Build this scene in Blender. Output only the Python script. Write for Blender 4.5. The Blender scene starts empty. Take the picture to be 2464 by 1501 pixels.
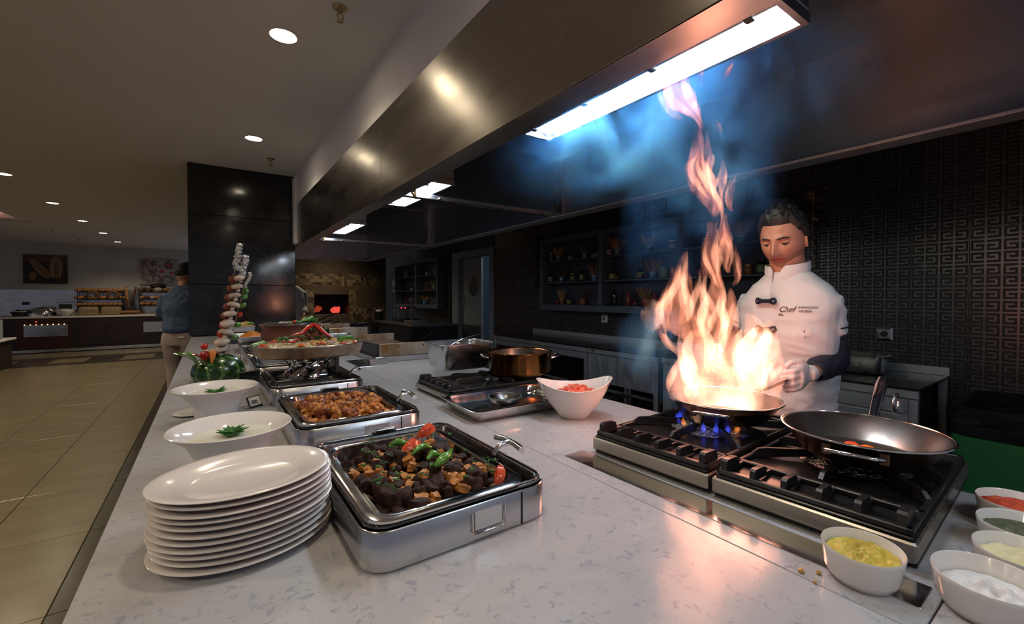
import bpy, bmesh, math, random
from mathutils import Vector, Matrix, Euler, noise as mnoise
random.seed(7)
SC = bpy.context.scene
COL = SC.collection
PI = math.pi

# ------------------------------------------------------------------ camera
cam_d = bpy.data.cameras.new('camera'); cam = bpy.data.objects.new('camera', cam_d); COL.objects.link(cam)
cam_d.sensor_width = 36.0; cam_d.sensor_fit = 'HORIZONTAL'
cam_d.lens = 1045.0 / 2464.0 * 36.0
cam_d.shift_y = -19.26 / 2464.0
cam_d.clip_start = 0.02; cam_d.clip_end = 100
cam.location = (0, 0, 1.44)
cam.rotation_euler = Euler((math.radians(90 - 1.0), 0, -math.atan(728 / 1045)), 'XYZ')
SC.camera = cam

# ------------------------------------------------------------------ view and world
SC.view_settings.view_transform = 'Standard'; SC.view_settings.look = 'None'
SC.view_settings.gamma = 1.0; SC.view_settings.use_curve_mapping = False
SC.view_settings.exposure = 0.0
wd = bpy.data.worlds.new('dim_hall'); SC.world = wd; wd.use_nodes = True
wd.node_tree.nodes['Background'].inputs[0].default_value = (0.80, 0.82, 1.0, 1)
wd.node_tree.nodes['Background'].inputs[1].default_value = 0.17
cy = SC.cycles
cy.use_denoising = True
cy.max_bounces = 4; cy.diffuse_bounces = 2; cy.glossy_bounces = 3; cy.transmission_bounces = 4
cy.volume_bounces = 0; cy.transparent_max_bounces = 24
cy.sample_clamp_indirect = 4.0; cy.sample_clamp_direct = 0.0
cy.caustics_reflective = False; cy.caustics_refractive = False
cy.volume_step_rate = 3.0; cy.volume_max_steps = 64
cy.use_adaptive_sampling = True; cy.adaptive_threshold = .03

# light levels, all in one place
L_TUBE = 80.0          # hood fluorescent tubes
L_DOWN = 30.0          # downlight lens emission
L_SPOT = 110.0          # downlight beam
L_FLAME = 8.0         # light given off by the pan fire (W)

# ------------------------------------------------------------------ scene helpers
def link(o, parent=None):
    COL.objects.link(o)
    if parent is not None: o.parent = parent
    return o
def tag(o, label=None, cat=None, group=None, kind=None):
    if label: o['label'] = label
    if cat: o['category'] = cat
    if group: o['group'] = group
    if kind: o['kind'] = kind
    return o
def thing(name, label, cat, loc=(0, 0, 0), rz=0.0, group=None):
    o = bpy.data.objects.new(name, None); o.empty_display_size = 0.05
    COL.objects.link(o); o.location = loc; o.rotation_euler = (0, 0, rz)
    return tag(o, label, cat, group)
def copy_tree(o, parent=None, loc=None, rot=None):
    c = o.copy(); COL.objects.link(c)
    if parent is not None: c.parent = parent
    if loc is not None: c.location = loc
    if rot is not None: c.rotation_euler = rot
    for ch in list(o.children):
        k = copy_tree(ch, c); k.matrix_parent_inverse = ch.matrix_parent_inverse
    return c

class MB:
    """collects faces, builds one mesh object"""
    def __init__(s): s.v = []; s.f = []; s.m = []; s.mi = 0
    def add(s, vs, fs):
        b = len(s.v); s.v += [tuple(p) for p in vs]
        for f in fs: s.f.append(tuple(i + b for i in f)); s.m.append(s.mi)
        return s
    def box(s, x0, x1, y0, y1, z0, z1):
        return s.add([(x0,y0,z0),(x1,y0,z0),(x1,y1,z0),(x0,y1,z0),(x0,y0,z1),(x1,y0,z1),(x1,y1,z1),(x0,y1,z1)],
                     [(0,3,2,1),(4,5,6,7),(0,1,5,4),(1,2,6,5),(2,3,7,6),(3,0,4,7)])
    def rbox(s, x0, x1, y0, y1, z0, z1, c=0.004):
        # box with chamfered edges
        cx, cyy, hx, hy = (x0+x1)/2, (y0+y1)/2, (x1-x0)/2, (y1-y0)/2
        c = min(c, hx*.9, hy*.9, (z1-z0)*.45)
        def ring(i, z): return rrect(cx, cyy, hx-i, hy-i, c, z, 1)
        return s.loft([ring(c, z0), ring(0, z0+c), ring(0, z1-c), ring(c, z1)], cap0=True, cap1=True)
    def loft(s, rings, cap0=False, cap1=False, closed=True):
        n = len(rings[0]); vs = [p for r in rings for p in r]; fs = []
        for k in range(len(rings)-1):
            for i in range(n if closed else n-1):
                j = (i+1) % n
                fs.append((k*n+i, k*n+j, (k+1)*n+j, (k+1)*n+i))
        if cap0: fs.append(tuple(range(n-1, -1, -1)))
        if cap1: fs.append(tuple((len(rings)-1)*n+i for i in range(n)))
        return s.add(vs, fs)
    def lathe(s, prof, n=32, c=(0, 0, 0), sx=1.0, sy=1.0, cap0=False, cap1=False):
        rings = [[(c[0]+r*sx*math.cos(2*PI*i/n), c[1]+r*sy*math.sin(2*PI*i/n), c[2]+z) for i in range(n)] for r, z in prof]
        return s.loft(rings, cap0, cap1)
    def tube(s, pts, rad, n=10, caps=True, flat=1.0):
        pts = [Vector(p) for p in pts]; rings = []
        rad = rad if isinstance(rad, (list, tuple)) else [rad]*len(pts)
        up = None
        for i, p in enumerate(pts):
            t = (pts[min(i+1, len(pts)-1)] - pts[max(i-1, 0)])
            if t.length < 1e-9: t = Vector((0, 0, 1))
            t.normalize()
            if up is None:
                a = Vector((0, 0, 1)) if abs(t.z) < .9 else Vector((1, 0, 0))
                up = (a - t*a.dot(t)).normalized()
            else:
                up = (up - t*up.dot(t))
                up = up.normalized() if up.length > 1e-6 else t.orthogonal().normalized()
            sd = t.cross(up)
            rings.append([tuple(p + (sd*math.cos(2*PI*k/n) + up*flat*math.sin(2*PI*k/n))*rad[i]) for k in range(n)])
        return s.loft(rings, caps, caps)
    def ball(s, c, r, nu=12, nv=8, jit=0.0, seed=0, sc=(1, 1, 1), freq=1.0, rot=None):
        vs = [(0, 0, -1)]; fs = []
        for j in range(1, nv):
            a = -PI/2 + PI*j/nv
            for i in range(nu): vs.append((math.cos(a)*math.cos(2*PI*i/nu), math.cos(a)*math.sin(2*PI*i/nu), math.sin(a)))
        vs.append((0, 0, 1)); T = len(vs)-1
        for i in range(nu): fs.append((0, 1+(i+1) % nu, 1+i))
        for j in range(nv-2):
            for i in range(nu):
                a = 1+j*nu+i; b = 1+j*nu+(i+1) % nu
                fs.append((a, b, b+nu, a+nu))
        for i in range(nu): fs.append((T, T-nu+i, T-nu+(i+1) % nu))
        out = []
        M = rot.to_matrix() if rot is not None else None
        for p in vs:
            q = Vector(p); k = 1.0
            if jit: k += jit*mnoise.noise(q*1.7*freq + Vector((seed*3.1, seed*1.7, seed*.9)))
            q = Vector((q.x*sc[0]*r*k, q.y*sc[1]*r*k, q.z*sc[2]*r*k))
            if M is not None: q = M @ q
            out.append((c[0]+q.x, c[1]+q.y, c[2]+q.z))
        return s.add(out, fs)
    def mesh(s, name):
        me = bpy.data.meshes.new(name); me.from_pydata(s.v, [], s.f); me.update()
        return me
    def build(s, name, mats, parent=None, smooth=None, loc=None, rot=None):
        me = s.mesh(name)
        mats = mats if isinstance(mats, (list, tuple)) else [mats]
        for m in mats: me.materials.append(m)
        if any(s.m): me.polygons.foreach_set('material_index', s.m)
        bm = bmesh.new(); bm.from_mesh(me); bmesh.ops.recalc_face_normals(bm, faces=bm.faces); bm.to_mesh(me); bm.free()
        if smooth:
            me.polygons.foreach_set('use_smooth', [True]*len(me.polygons))
            if smooth < 179: me.set_sharp_from_angle(angle=math.radians(smooth))
        o = bpy.data.objects.new(name, me); link(o, parent)
        if loc is not None: o.location = loc
        if rot is not None: o.rotation_euler = rot
        return o

def rrect(cx, cyy, hx, hy, r, z, n=5):
    r = max(min(r, hx*.999, hy*.999), 1e-5); out = []
    for sx, sy, a0 in ((1, 1, 0), (-1, 1, 90), (-1, -1, 180), (1, -1, 270)):
        for k in range(n+1):
            a = math.radians(a0 + 90*k/n)
            out.append((cx + sx*(hx-r) + r*math.cos(a), cyy + sy*(hy-r) + r*math.sin(a), z))
    return out
def oval(cx, cyy, a, b, z, n=40): return [(cx+a*math.cos(2*PI*i/n), cyy+b*math.sin(2*PI*i/n), z) for i in range(n)]
def arc(c, r, a0, a1, n, ax='xz'):
    out = []
    for k in range(n+1):
        a = math.radians(a0 + (a1-a0)*k/n); u, w = r*math.cos(a), r*math.sin(a)
        out.append((c[0]+u, c[1], c[2]+w) if ax == 'xz' else (c[0]+u, c[1]+w, c[2]) if ax == 'xy' else (c[0], c[1]+u, c[2]+w))
    return out

# ------------------------------------------------------------------ materials
def nt(m): return m.node_tree.nodes, m.node_tree.links
def mat(name, col, rough=.5, metal=0.0, spec=.5, coat=0.0, trans=0.0, emis=None, estr=0.0, sss=0.0):
    m = bpy.data.materials.new(name); m.use_nodes = True
    b = m.node_tree.nodes['Principled BSDF']
    b.inputs['Base Color'].default_value = (*col, 1); b.inputs['Roughness'].default_value = rough
    b.inputs['Metallic'].default_value = metal; b.inputs['Specular IOR Level'].default_value = spec
    b.inputs['Coat Weight'].default_value = coat; b.inputs['Transmission Weight'].default_value = trans
    if emis: b.inputs['Emission Color'].default_value = (*emis, 1); b.inputs['Emission Strength'].default_value = estr
    if sss:
        b.inputs['Subsurface Weight'].default_value = sss; b.inputs['Subsurface Scale'].default_value = .01
        b.inputs['Subsurface Radius'].default_value = (1, .35, .2)
    return m
def tex(m, kind='noise', scale=(1, 1, 1), nscale=5.0, detail=4.0, rough=.55, dist=0.0, coord='Object'):
    N, L = nt(m)
    tc = N.new('ShaderNodeTexCoord'); mp = N.new('ShaderNodeMapping'); mp.inputs['Scale'].default_value = scale
    L.new(tc.outputs[coord], mp.inputs[0])
    if kind == 'noise':
        t = N.new('ShaderNodeTexNoise'); t.inputs['Scale'].default_value = nscale; t.inputs['Detail'].default_value = detail
        t.inputs['Roughness'].default_value = rough; t.inputs['Distortion'].default_value = dist
    elif kind == 'voronoi':
        t = N.new('ShaderNodeTexVoronoi'); t.inputs['Scale'].default_value = nscale
    elif kind == 'wave':
        t = N.new('ShaderNodeTexWave'); t.inputs['Scale'].default_value = nscale; t.inputs['Distortion'].default_value = dist
        t.inputs['Detail'].default_value = detail
    L.new(mp.outputs[0], t.inputs['Vector'])
    return t
def ramp(m, src, stops, inp='Base Color', out=0):
    N, L = nt(m); r = N.new('ShaderNodeValToRGB')
    els = r.color_ramp.elements
    while len(els) < len(stops): els.new(.5)
    for e, (p, c) in zip(els, stops):
        e.position = p; e.color = (*c, 1) if isinstance(c, tuple) else (c, c, c, 1)
    L.new(src.outputs[out], r.inputs[0])
    if inp: L.new(r.outputs[0], N['Principled BSDF'].inputs[inp])
    return r
def bump(m, src, strength=.2, dist=.01, out=0):
    N, L = nt(m); b = N.new('ShaderNodeBump'); b.inputs['Strength'].default_value = strength; b.inputs['Distance'].default_value = dist
    L.new(src.outputs[out], b.inputs['Height']); L.new(b.outputs[0], N['Principled BSDF'].inputs['Normal'])
    return b
def ncol(name, stops, rough=.5, nscale=5.0, metal=0.0, scale=(1, 1, 1), detail=4.0, bmp=0.0, bd=.005, spec=.5, coat=0.0, sss=0.0, dist=0.0):
    m = mat(name, stops[0][1] if isinstance(stops[0][1], tuple) else (stops[0][1],)*3, rough, metal, spec, coat, sss=sss)
    t = tex(m, 'noise', scale, nscale, detail, dist=dist); ramp(m, t, stops)
    if bmp: bump(m, t, bmp, bd)
    return m
def steel(name, col=(.62, .62, .64), r0=.20, r1=.32, sc=(2, 9, 9), ns=3.0):
    m = mat(name, col, .28, 1.0)
    t = tex(m, 'noise', sc, ns, 3.0); ramp(m, t, [(.3, r0), (.75, r1)], 'Roughness')
    return m
M = {}
M['steel'] = steel('brushed_steel')
def aniso(m, t=(0, 0, 1), a=.85):
    N, L = nt(m); c = N.new('ShaderNodeCombineXYZ')
    for i in range(3): c.inputs[i].default_value = t[i]
    N['Principled BSDF'].inputs['Anisotropic'].default_value = a; L.new(c.outputs[0], N['Principled BSDF'].inputs['Tangent']); return m
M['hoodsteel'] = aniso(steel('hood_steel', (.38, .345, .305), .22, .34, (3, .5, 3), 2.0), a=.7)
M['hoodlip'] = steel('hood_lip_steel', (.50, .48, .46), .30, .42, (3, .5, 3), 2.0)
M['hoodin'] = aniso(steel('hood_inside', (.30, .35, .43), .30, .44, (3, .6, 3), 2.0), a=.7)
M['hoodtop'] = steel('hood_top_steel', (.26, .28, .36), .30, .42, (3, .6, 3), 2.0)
M['chrome'] = steel('polished_steel', (.74, .74, .76), .07, .2, (6, 6, 6), 4.0)
M['darksteel'] = steel('dull_steel', (.30, .31, .32), .3, .5)
M['tablesteel'] = steel('table_steel', (.60, .62, .65), .42, .58, (2, 6, 2))
M['iron'] = ncol('cast_iron', [(.3, (.006, .006, .007)), (.8, (.02, .02, .022))], .34, 40, bmp=.25, bd=.002)
M['porcelain'] = mat('white_porcelain', (.80, .77, .76), .16, coat=.4)
M['plate'] = mat('plate_glaze', (.76, .70, .68), .15, coat=.5)
M['white'] = mat('white_plaster', (.84, .80, .82), .75)
M['ceil'] = ncol('ceiling_paint', [(.3, (.74, .71, .66)), (.7, (.78, .75, .70))], .8, 1.5)
M['wallpaint'] = ncol('wall_paint', [(.3, (.52, .50, .47)), (.7, (.60, .57, .54))], .8, 2.0)
# quartz worktop: pale with small blue-grey flecks and soft veins
m = mat('quartz', (.8, .8, .8), .17, spec=.4, coat=.15); M['quartz'] = m
t1 = tex(m, 'noise', (1, 1, 1), 62, 5, .62, .8); t2 = tex(m, 'noise', (1, 2.2, 1), 4, 5, .6, .6)
r1 = ramp(m, t1, [(.56, (.485, .48, .505)), (.68, (.33, .352, .41))], None); r2 = ramp(m, t2, [(.35, (.86, .86, .88)), (.7, (1, .99, .97))], None)
N, L = nt(m); mx = N.new('ShaderNodeMix'); mx.data_type = 'RGBA'; mx.blend_type = 'MULTIPLY'; mx.inputs[0].default_value = 1
L.new(r1.outputs[0], mx.inputs[6]); L.new(r2.outputs[0], mx.inputs[7]); L.new(mx.outputs[2], N['Principled BSDF'].inputs['Base Color'])
# black marble
m = mat('black_marble', (.012, .011, .012), .11); M['marble'] = m
t = tex(m, 'noise', (1, 1, 1.3), 2.3, 9, .62, 1.6)
r_ = ramp(m, t, [(.485, (.010, .0095, .011)), (.50, (.032, .030, .030)), (.515, (.010, .0095, .011))]); 
t_ = tex(m, 'noise', (1, 1, 1), 7, 4); ramp(m, t_, [(.3, .08), (.7, .17)], 'Roughness')
M['floortile'] = ncol('floor_tile', [(.25, (.145, .115, .066)), (.75, (.195, .158, .094))], .24, 2.2, scale=(1, 3, 1), detail=6)
M['floordark'] = ncol('dark_floor_tile', [(.3, (.028, .022, .016)), (.75, (.055, .043, .030))], .22, 3.0, detail=6)
M['grout'] = mat('grout', (.08, .065, .045), .9)
M['kitchenfloor'] = mat('kitchen_floor', (.02, .02, .022), .35)
M['key'] = ncol('raised_black_glaze', [(.3, (.085, .072, .063)), (.7, (.125, .108, .096))], .28, 9, metal=.25, spec=.9)
M['keyback'] = mat('recessed_black_glaze', (.005, .005, .0055), .5)
M['blackwood'] = ncol('dark_wood', [(.3, (.012, .007, .006)), (.7, (.03, .017, .013))], .35, 3, scale=(1, 1, 14))
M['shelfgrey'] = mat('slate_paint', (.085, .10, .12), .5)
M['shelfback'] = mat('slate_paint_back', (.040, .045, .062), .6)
M['black'] = mat('matt_black', (.008, .008, .009), .5)
M['blackgloss'] = mat('gloss_black', (.008, .008, .010), .15)
M['glass'] = mat('clear_glass', (.9, .95, .95), .03, trans=1.0)
M['gold'] = mat('gold_paint', (.72, .42, .17), .5, .1)
M['brass'] = mat('brass', (.45, .33, .16), .35, 1.0)
M['tubelight'] = mat('lit_diffuser', (.9, .95, 1), .4, emis=(.72, .86, 1.0), estr=L_TUBE)
M['reflector'] = mat('white_reflector', (.88, .90, .92), .35)
M['downlens'] = mat('lit_lens', (1, .95, .85), .4, emis=(1.0, .86, .62), estr=L_DOWN)
# ================================================================== THE ROOM
CT = 1.02                     # worktop height
CEIL = 2.82
WR = 3.80                     # tiled wall of the kitchen (plane x = WR)
def struct(name, b, m, parent=None, smooth=None):
    o = b.build(name, m, parent, smooth)
    if parent is None: o['kind'] = 'structure'
    return o
# floor, tile by tile
fl = struct('floor', MB().box(-9, -.205, -3, 16.4, -.05, -.006), M['grout'])
xs = [-.62, -1.10, -1.69, -2.28, -2.87, -3.46, -4.05, -4.64, -5.23]
ys = [-.703 + .872*k for k in range(20)]
def floor_tile(x0, x1, y0, y1, m, nm='floor_tile'):
    return MB().rbox(x0+.002, x1-.002, y0+.002, y1-.002, -.012, 0, .0015).build(nm, m, fl)
for i in range(len(ys)-1):
    for j in range(len(xs)-1):
        if i < 2 and j > 2: continue
        if i < 4 and j > 5: continue
        y0, y1 = ys[i], ys[i+1]
        if y0 > 16.2: continue
        if y0 > 12.3:       # checker border in front of the bread counter: four small tiles
            for a in range(2):
                for b in range(2):
                    d = (i*2+b) in (31, 34) or ((i*2+b) in (32, 33) and (j*2+a) % 4 < 2)
                    xx1, xx0 = xs[j] - a*(xs[j]-xs[j+1])/2, xs[j] - (a+1)*(xs[j]-xs[j+1])/2
                    floor_tile(xx0, xx1, y0+b*.436, y0+b*.436+.436, M['floordark'] if d else M['floortile'])
        else:
            floor_tile(xs[j+1], xs[j], y0, y1, M['floortile'])
    floor_tile(-.62, -.205, ys[i], ys[i+1], M['floordark'], 'border_tile')
struct('floor_kitchen', MB().box(-.2, 5.2, -3, 12, -.05, 0), M['kitchenfloor'])
# dining ceiling with a raised recess on the left
b = MB()
b.box(-2.78, .822, -3, 16.5, CEIL, CEIL+.08); b.box(-9, -2.78, 11.4, 16.5, CEIL, CEIL+.08); b.box(-9, -2.78, -3, 6.0, CEIL, CEIL+.08)
b.box(-9, -6.2, 6.0, 11.4, CEIL, CEIL+.08)
b.box(-6.2, -2.78, 11.4, 11.45, CEIL+.08, CEIL+.40); b.box(-2.78, -2.73, 6.0, 11.45, CEIL+.08, CEIL+.40); b.box(-6.2, -2.78, 6.0, 11.4, CEIL+.40, CEIL+.45)
struct('ceiling', b, M['ceil'])
struct('trim_1', MB().rbox(-6.2, -2.66, 11.72, 11.80, CEIL-.025, CEIL, .005), M['ceil'])
M['cove'] = mat('pink_cove_lens', (1, .8, .75), .5, emis=(1, .42, .33), estr=3.2)
cv = MB().rbox(-6.1, -2.95, 11.30, 11.36, CEIL+.16, CEIL+.19, .004).build('cove_strip_light', M['cove'])
tag(cv, 'pink strip light inside the raised ceiling recess far left', 'light')
struct('ceiling_kitchen', MB().box(.95, 5.2, -3, 12, CEIL, CEIL+.08), M['white'])
struct('wall_back', MB().box(-9, 1.3, 16.42, 16.6, 0, CEIL), M['wallpaint'])
# white downstand beam above the hood, with its short pilaster at the marble column
struct('trim_2', MB().box(.822, .95, -1.2, 5.47, 2.48, CEIL), M['white'])
struct('trim_3', MB().rbox(.79, .84, 5.40, 5.56, 2.03, 2.79, .012), M['white'])
# black marble column in three slabs a side
col = thing('marble_column', 'black veined marble column rising from the end of the counter', 'column', (.3235, 5.9, CT+.012))
zz = [CT+.012, 1.565, 2.30, CEIL-.002]
for k in range(3):
    MB().rbox(-.4985, .4985, -.324, .30, zz[k]-CT-.012+(.002 if k else 0), zz[k+1]-CT-.012, .003).build('marble_slab', M['marble'], col)

# ------------------------------------------------------------------ tiled wall
wall = struct('wall_right', MB().box(WR, WR+.15, -1.2, 5.95, 0, CEIL).box(WR, WR+.15, 7.41, 12, 0, CEIL).box(WR, WR+.15, 5.95, 7.41, 2.25, CEIL), M['keyback'])
TW, TH = .267, .2905
b = MB(); b.mi = 1; b.box(-.007, 0, .001, TW-.001, .001, TH-.001); b.mi = 0
cw, ch_ = TW/4, TH/4; R0, R1 = -.0105, -.0065
def kb(u0, u1, v0, v1): b.box(R0, R1, u0, u1, v0, v1)
for k in range(5):
    kb(max(k*cw-.0048, .0015), min(k*cw+.0048, TW-.0015), .0015, TH-.0015)
    for j in range(4): kb(j*cw+.0048, (j+1)*cw-.0048, max(k*ch_-.0048, .0015), min(k*ch_+.0048, TH-.0015))
for i in range(4):
    for j in range(4):
        o0, o1 = i*cw, j*ch_
        def q(u0, u1, v0, v1):
            if i % 2: u0, u1 = cw-u1, cw-u0
            if j % 2: v0, v1 = ch_-v1, ch_-v0
            kb(o0+u0, o0+u1, o1+v0, o1+v1)
        q(.0165, cw-.0048, .0435, .0535); q(.0165, .0265, .0185, .0435); q(.0265, .050, .0185, .0285)
tile0 = b.build('wall_tile', [M['key'], M['keyback']], wall)
tile_me = tile0.data; bpy.data.objects.remove(tile0)
SH = [(1.50, 4.52, 1.262, 2.19), (7.68, 10.1, 1.20, 2.20)]
for c in range(-4, 36):
    y = .58 + TW*c
    for k in range(-5, 5):
        z = 1.273 + TH*k
        if 5.80 < y < 7.41 or y > 9.3: continue
        if k < -2 and y > 1.0: continue
        if any(a - .02 < y and y+TW < bb + .02 and c0 - .02 < z and z+TH < c1 + .02 for a, bb, c0, c1 in SH): continue
        if (k == -2 and 2.5 > y > .7) or (y < -.1 and k > 2): continue
        o = bpy.data.objects.new('wall_tile', tile_me); link(o, wall); o.location = (WR-.001, y, z)

# ------------------------------------------------------------------ doorway and corridor
M['doorframe'] = mat('grey_blue_paint', (.24, .28, .31), .45)
M['doorleaf'] = mat('grey_door_paint', (.26, .28, .28), .5)
M['corridor'] = mat('pale_blue_corridor_tile', (.26, .33, .40), .3)
fr = MB().rbox(WR-.03, WR+.16, 7.16, 7.40, 0, 2.25, .006).rbox(WR-.03, WR+.16, 5.955, 6.07, 0, 2.25, .006).rbox(WR-.03, WR+.16, 6.07, 7.16, 2.14, 2.25, .006)
struct('trim_4', fr, M['doorframe'])
dl = struct('door_1', MB().rbox(WR+.06, WR+.10, 6.47, 7.15, .01, 2.13, .004), M['doorleaf'])
MB().lathe([(.17, -.012), (.185, -.012), (.185, .0), (.17, .0), (.17, -.012)], 32).build('porthole_ring', M['darksteel'], dl, 40, loc=(WR+.058, 6.74, 1.62), rot=(0, -PI/2, 0))
MB().lathe([(.0, .002), (.17, .002), (.17, -.004), (0, -.004)], 32).build('porthole_glass', mat('dark_porthole_glass', (.05, .07, .09), .1), dl, 40, loc=(WR+.058, 6.74, 1.62), rot=(0, -PI/2, 0))
MB().rbox(WR+.054, WR+.062, 6.48, 7.14, .02, .93, .001).build('kick_plate', M['darksteel'], dl)
MB().tube([(WR+.06, 7.08, 1.28), (WR+.03, 7.08, 1.29), (WR+.03, 7.08, 1.42), (WR+.06, 7.08, 1.43)], .011, 8).build('door_handle', M['chrome'], dl, 60)
wc = struct('wall_corridor', MB().box(5.1, 5.2, 4.4, 8.2, 0, 2.6).box(WR+.17, 5.1, 8.1, 8.2, 0, 2.6).box(WR+.17, 5.1, 4.4, 4.5, 0, 2.6), M['corridor'])
for y in range(7):
    for z in range(6): MB().rbox(5.085, 5.1, 4.62+y*.5, 5.11+y*.5, .02+z*.42, .43+z*.42, .003).build('corridor_tile', M['corridor'], wc)
pl = bpy.data.lights.new('corridor_light', 'POINT'); pl.energy = 12; pl.color = (.70, .85, 1); pl.shadow_soft_size = .12
po = bpy.data.objects.new('corridor_light', pl); COL.objects.link(po); po.location = (4.5, 5.4, 2.35)

# ------------------------------------------------------------------ oven front with mosaic
m = mat('mosaic', (.2, .15, .1), .35); M['mosaic'] = m
N, L = nt(m); tc = N.new('ShaderNodeTexCoord'); sep = N.new('ShaderNodeSeparateXYZ'); L.new(tc.outputs['Object'], sep.inputs[0])
cols = []
for s_, lo, hi in ((.026, (.085, .062, .040), (.17, .125, .08)), (.062, (.045, .026, .014), (.36, .27, .16))):
    sn = N.new('ShaderNodeVectorMath'); sn.operation = 'SNAP'; sn.inputs[1].default_value = (s_, 50, s_); L.new(tc.outputs['Object'], sn.inputs[0])
    wn = N.new('ShaderNodeTexWhiteNoise'); L.new(sn.outputs[0], wn.inputs['Vector'])
    r = N.new('ShaderNodeValToRGB'); r.color_ramp.elements[0].color = (*lo, 1); r.color_ramp.elements[1].color = (*hi, 1); L.new(wn.outputs['Value'], r.inputs[0]); cols.append(r)
def mth(op, a, bv):
    n = N.new('ShaderNodeMath'); n.operation = op
    for i, v in enumerate((a, bv)):
        if isinstance(v, (int, float)): n.inputs[i].default_value = v
        else: L.new(v, n.inputs[i])
    return n.outputs[0]
z = sep.outputs[2]; x = sep.outputs[0]
band1 = mth('MULTIPLY', mth('GREATER_THAN', z, 1.66), mth('LESS_THAN', z, 1.91))
band2 = mth('MULTIPLY', mth('MULTIPLY', mth('GREATER_THAN', z, .80), mth('LESS_THAN', z, 1.20)), mth('GREATER_THAN', x, 2.50))
side = mth('MULTIPLY', mth('MULTIPLY', mth('GREATER_THAN', x, 2.46), mth('LESS_THAN', x, 2.62)), mth('MULTIPLY', mth('GREATER_THAN', z, 1.0), mth('LESS_THAN', z, 1.58)))
side2 = mth('MULTIPLY', mth('MULTIPLY', mth('GREATER_THAN', x, 1.60), mth('LESS_THAN', x, 1.76)), mth('MULTIPLY', mth('GREATER_THAN', z, 1.0), mth('LESS_THAN', z, 1.58)))
fac = mth('MAXIMUM', mth('MAXIMUM', band1, band2), mth('MAXIMUM', side, side2))
mx = N.new('ShaderNodeMix'); mx.data_type = 'RGBA'; L.new(fac, mx.inputs[0]); L.new(cols[0].outputs[0], mx.inputs[6]); L.new(cols[1].outputs[0], mx.inputs[7])
L.new(mx.outputs[2], N['Principled BSDF'].inputs['Base Color'])
def ovy(x): return 9.60 + .45*((x-2.1)/1.3)**2      # bulging front
b = MB(); xsn = [.9 + .1*k for k in range(9)] + [1.766] + [1.85+.1*k for k in range(6)] + [2.445] + [2.5 + .1*k for k in range(10)]
def strip(xa, z0, z1):
    for a, c in zip(xa[:-1], xa[1:]): b.add([(a, ovy(a), z0), (c, ovy(c), z0), (c, ovy(c), z1), (a, ovy(a), z1)], [(0, 1, 2, 3)])
li = [v for v in xsn if v <= 1.767]; mi_ = [v for v in xsn if 1.765 < v < 2.446]; ri = [v for v in xsn if v > 2.444]
strip(li, 0, 2.8); strip(ri, 0, 2.8); strip(mi_, 0, 1.067); strip(mi_, 1.483, 2.8)
b.add([(1.766, ovy(1.766), 1.067), (2.445, ovy(2.445), 1.067), (2.445, ovy(2.445), 1.483), (1.766, ovy(1.766), 1.483),
       (1.766, 10.5, 1.067), (2.445, 10.5, 1.067), (2.445, 10.5, 1.483), (1.766, 10.5, 1.483)], [(0, 4, 5, 1), (1, 5, 6, 2), (2, 6, 7, 3), (3, 7, 4, 0), (4, 7, 6, 5)])
b.m = [0]*(len(b.f)-5) + [1]*5
wo = struct('wall_oven', b, [M['mosaic'], M['black']])
M['ember'] = ncol('glowing_embers', [(.3, (.05, .005, .003)), (.7, (.4, .05, .03))], .8, 25)
N, L = nt(M['ember']); N['Principled BSDF'].inputs['Emission Color'].default_value = (1, .10, .07, 1); N['Principled BSDF'].inputs['Emission Strength'].default_value = .8
e1 = MB()
for k in range(9): e1.ball((2.20+.16*random.random(), 9.85+.2*random.random(), 1.13+.04*random.random()), .05, 8, 6, .5, k)
tag(e1.build('ember_pile', M['ember'], None, 60), 'red glowing embers on right side of the oven mouth', 'embers', kind='stuff')
e2 = MB()
for k in range(7): e2.ball((1.85+.10*random.random(), 9.95+.2*random.random(), 1.13+.08*random.random()), .045, 8, 6, .5, k+20)
M['ember2'] = mat('dim_embers', (.2, .03, .02), .8, emis=(1, .12, .06), estr=.28)
tag(e2.build('ember_pile', M['ember2'], None, 60), 'dim red embers on left side of the oven mouth', 'embers', kind='stuff')
os_ = MB().rbox(1.45, 2.75, 9.15, 9.66, .86, .90, .01).build('oven_ledge', M['darksteel'], wo)
MB().rbox(1.4, 2.8, 9.2, 9.68, .0, .85, .01).build('oven_base', M['darksteel'], wo)

# ================================================================== EXHAUST HOOD
HX0, HX1, HZ, HT = .822, 2.16, 2.015, 2.455
hood = thing('exhaust_hood', 'long stainless steel exhaust hood above the cooking counter', 'hood', (1.49, 3.2, HZ))
def hp(nm, b_, m_='hoodin', sm=None): 
    o = b_.build(nm, M[m_], hood, sm); o.matrix_parent_inverse = Matrix.Translation((-1.49, -3.2, -HZ)); return o
hp('front_panel', MB().rbox(HX0-.004, HX0+.002, 2.502, 5.32, HZ, 2.48, .001), 'hoodsteel')
hp('front_panel', MB().rbox(HX0-.004, HX0+.002, -1.2, 2.498, HZ, 2.48, .001), 'hoodsteel')
hp('front_panel', MB().rbox(HX0-.004, HX0+.002, 5.34, 7.3, HZ, 2.48, .001), 'hoodsteel')
hp('front_lip', MB().rbox(HX0, HX0+.097, -1.2, 7.3, HZ, HZ+.010, .002), 'hoodlip')
hp('inner_front_panel', MB().box(HX0+.003, HX0+.006, -1.2, 7.3, HZ+.01, HT))
hp('rear_panel', MB().box(HX1-.006, HX1, -1.2, 2.42, HZ, 2.48))
hp('rear_panel', MB().box(HX1-.006, HX1, 2.46, 4.80, HZ, 2.48))
hp('rear_panel', MB().box(HX1-.006, HX1, 4.84, 7.3, HZ, 2.48))
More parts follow.
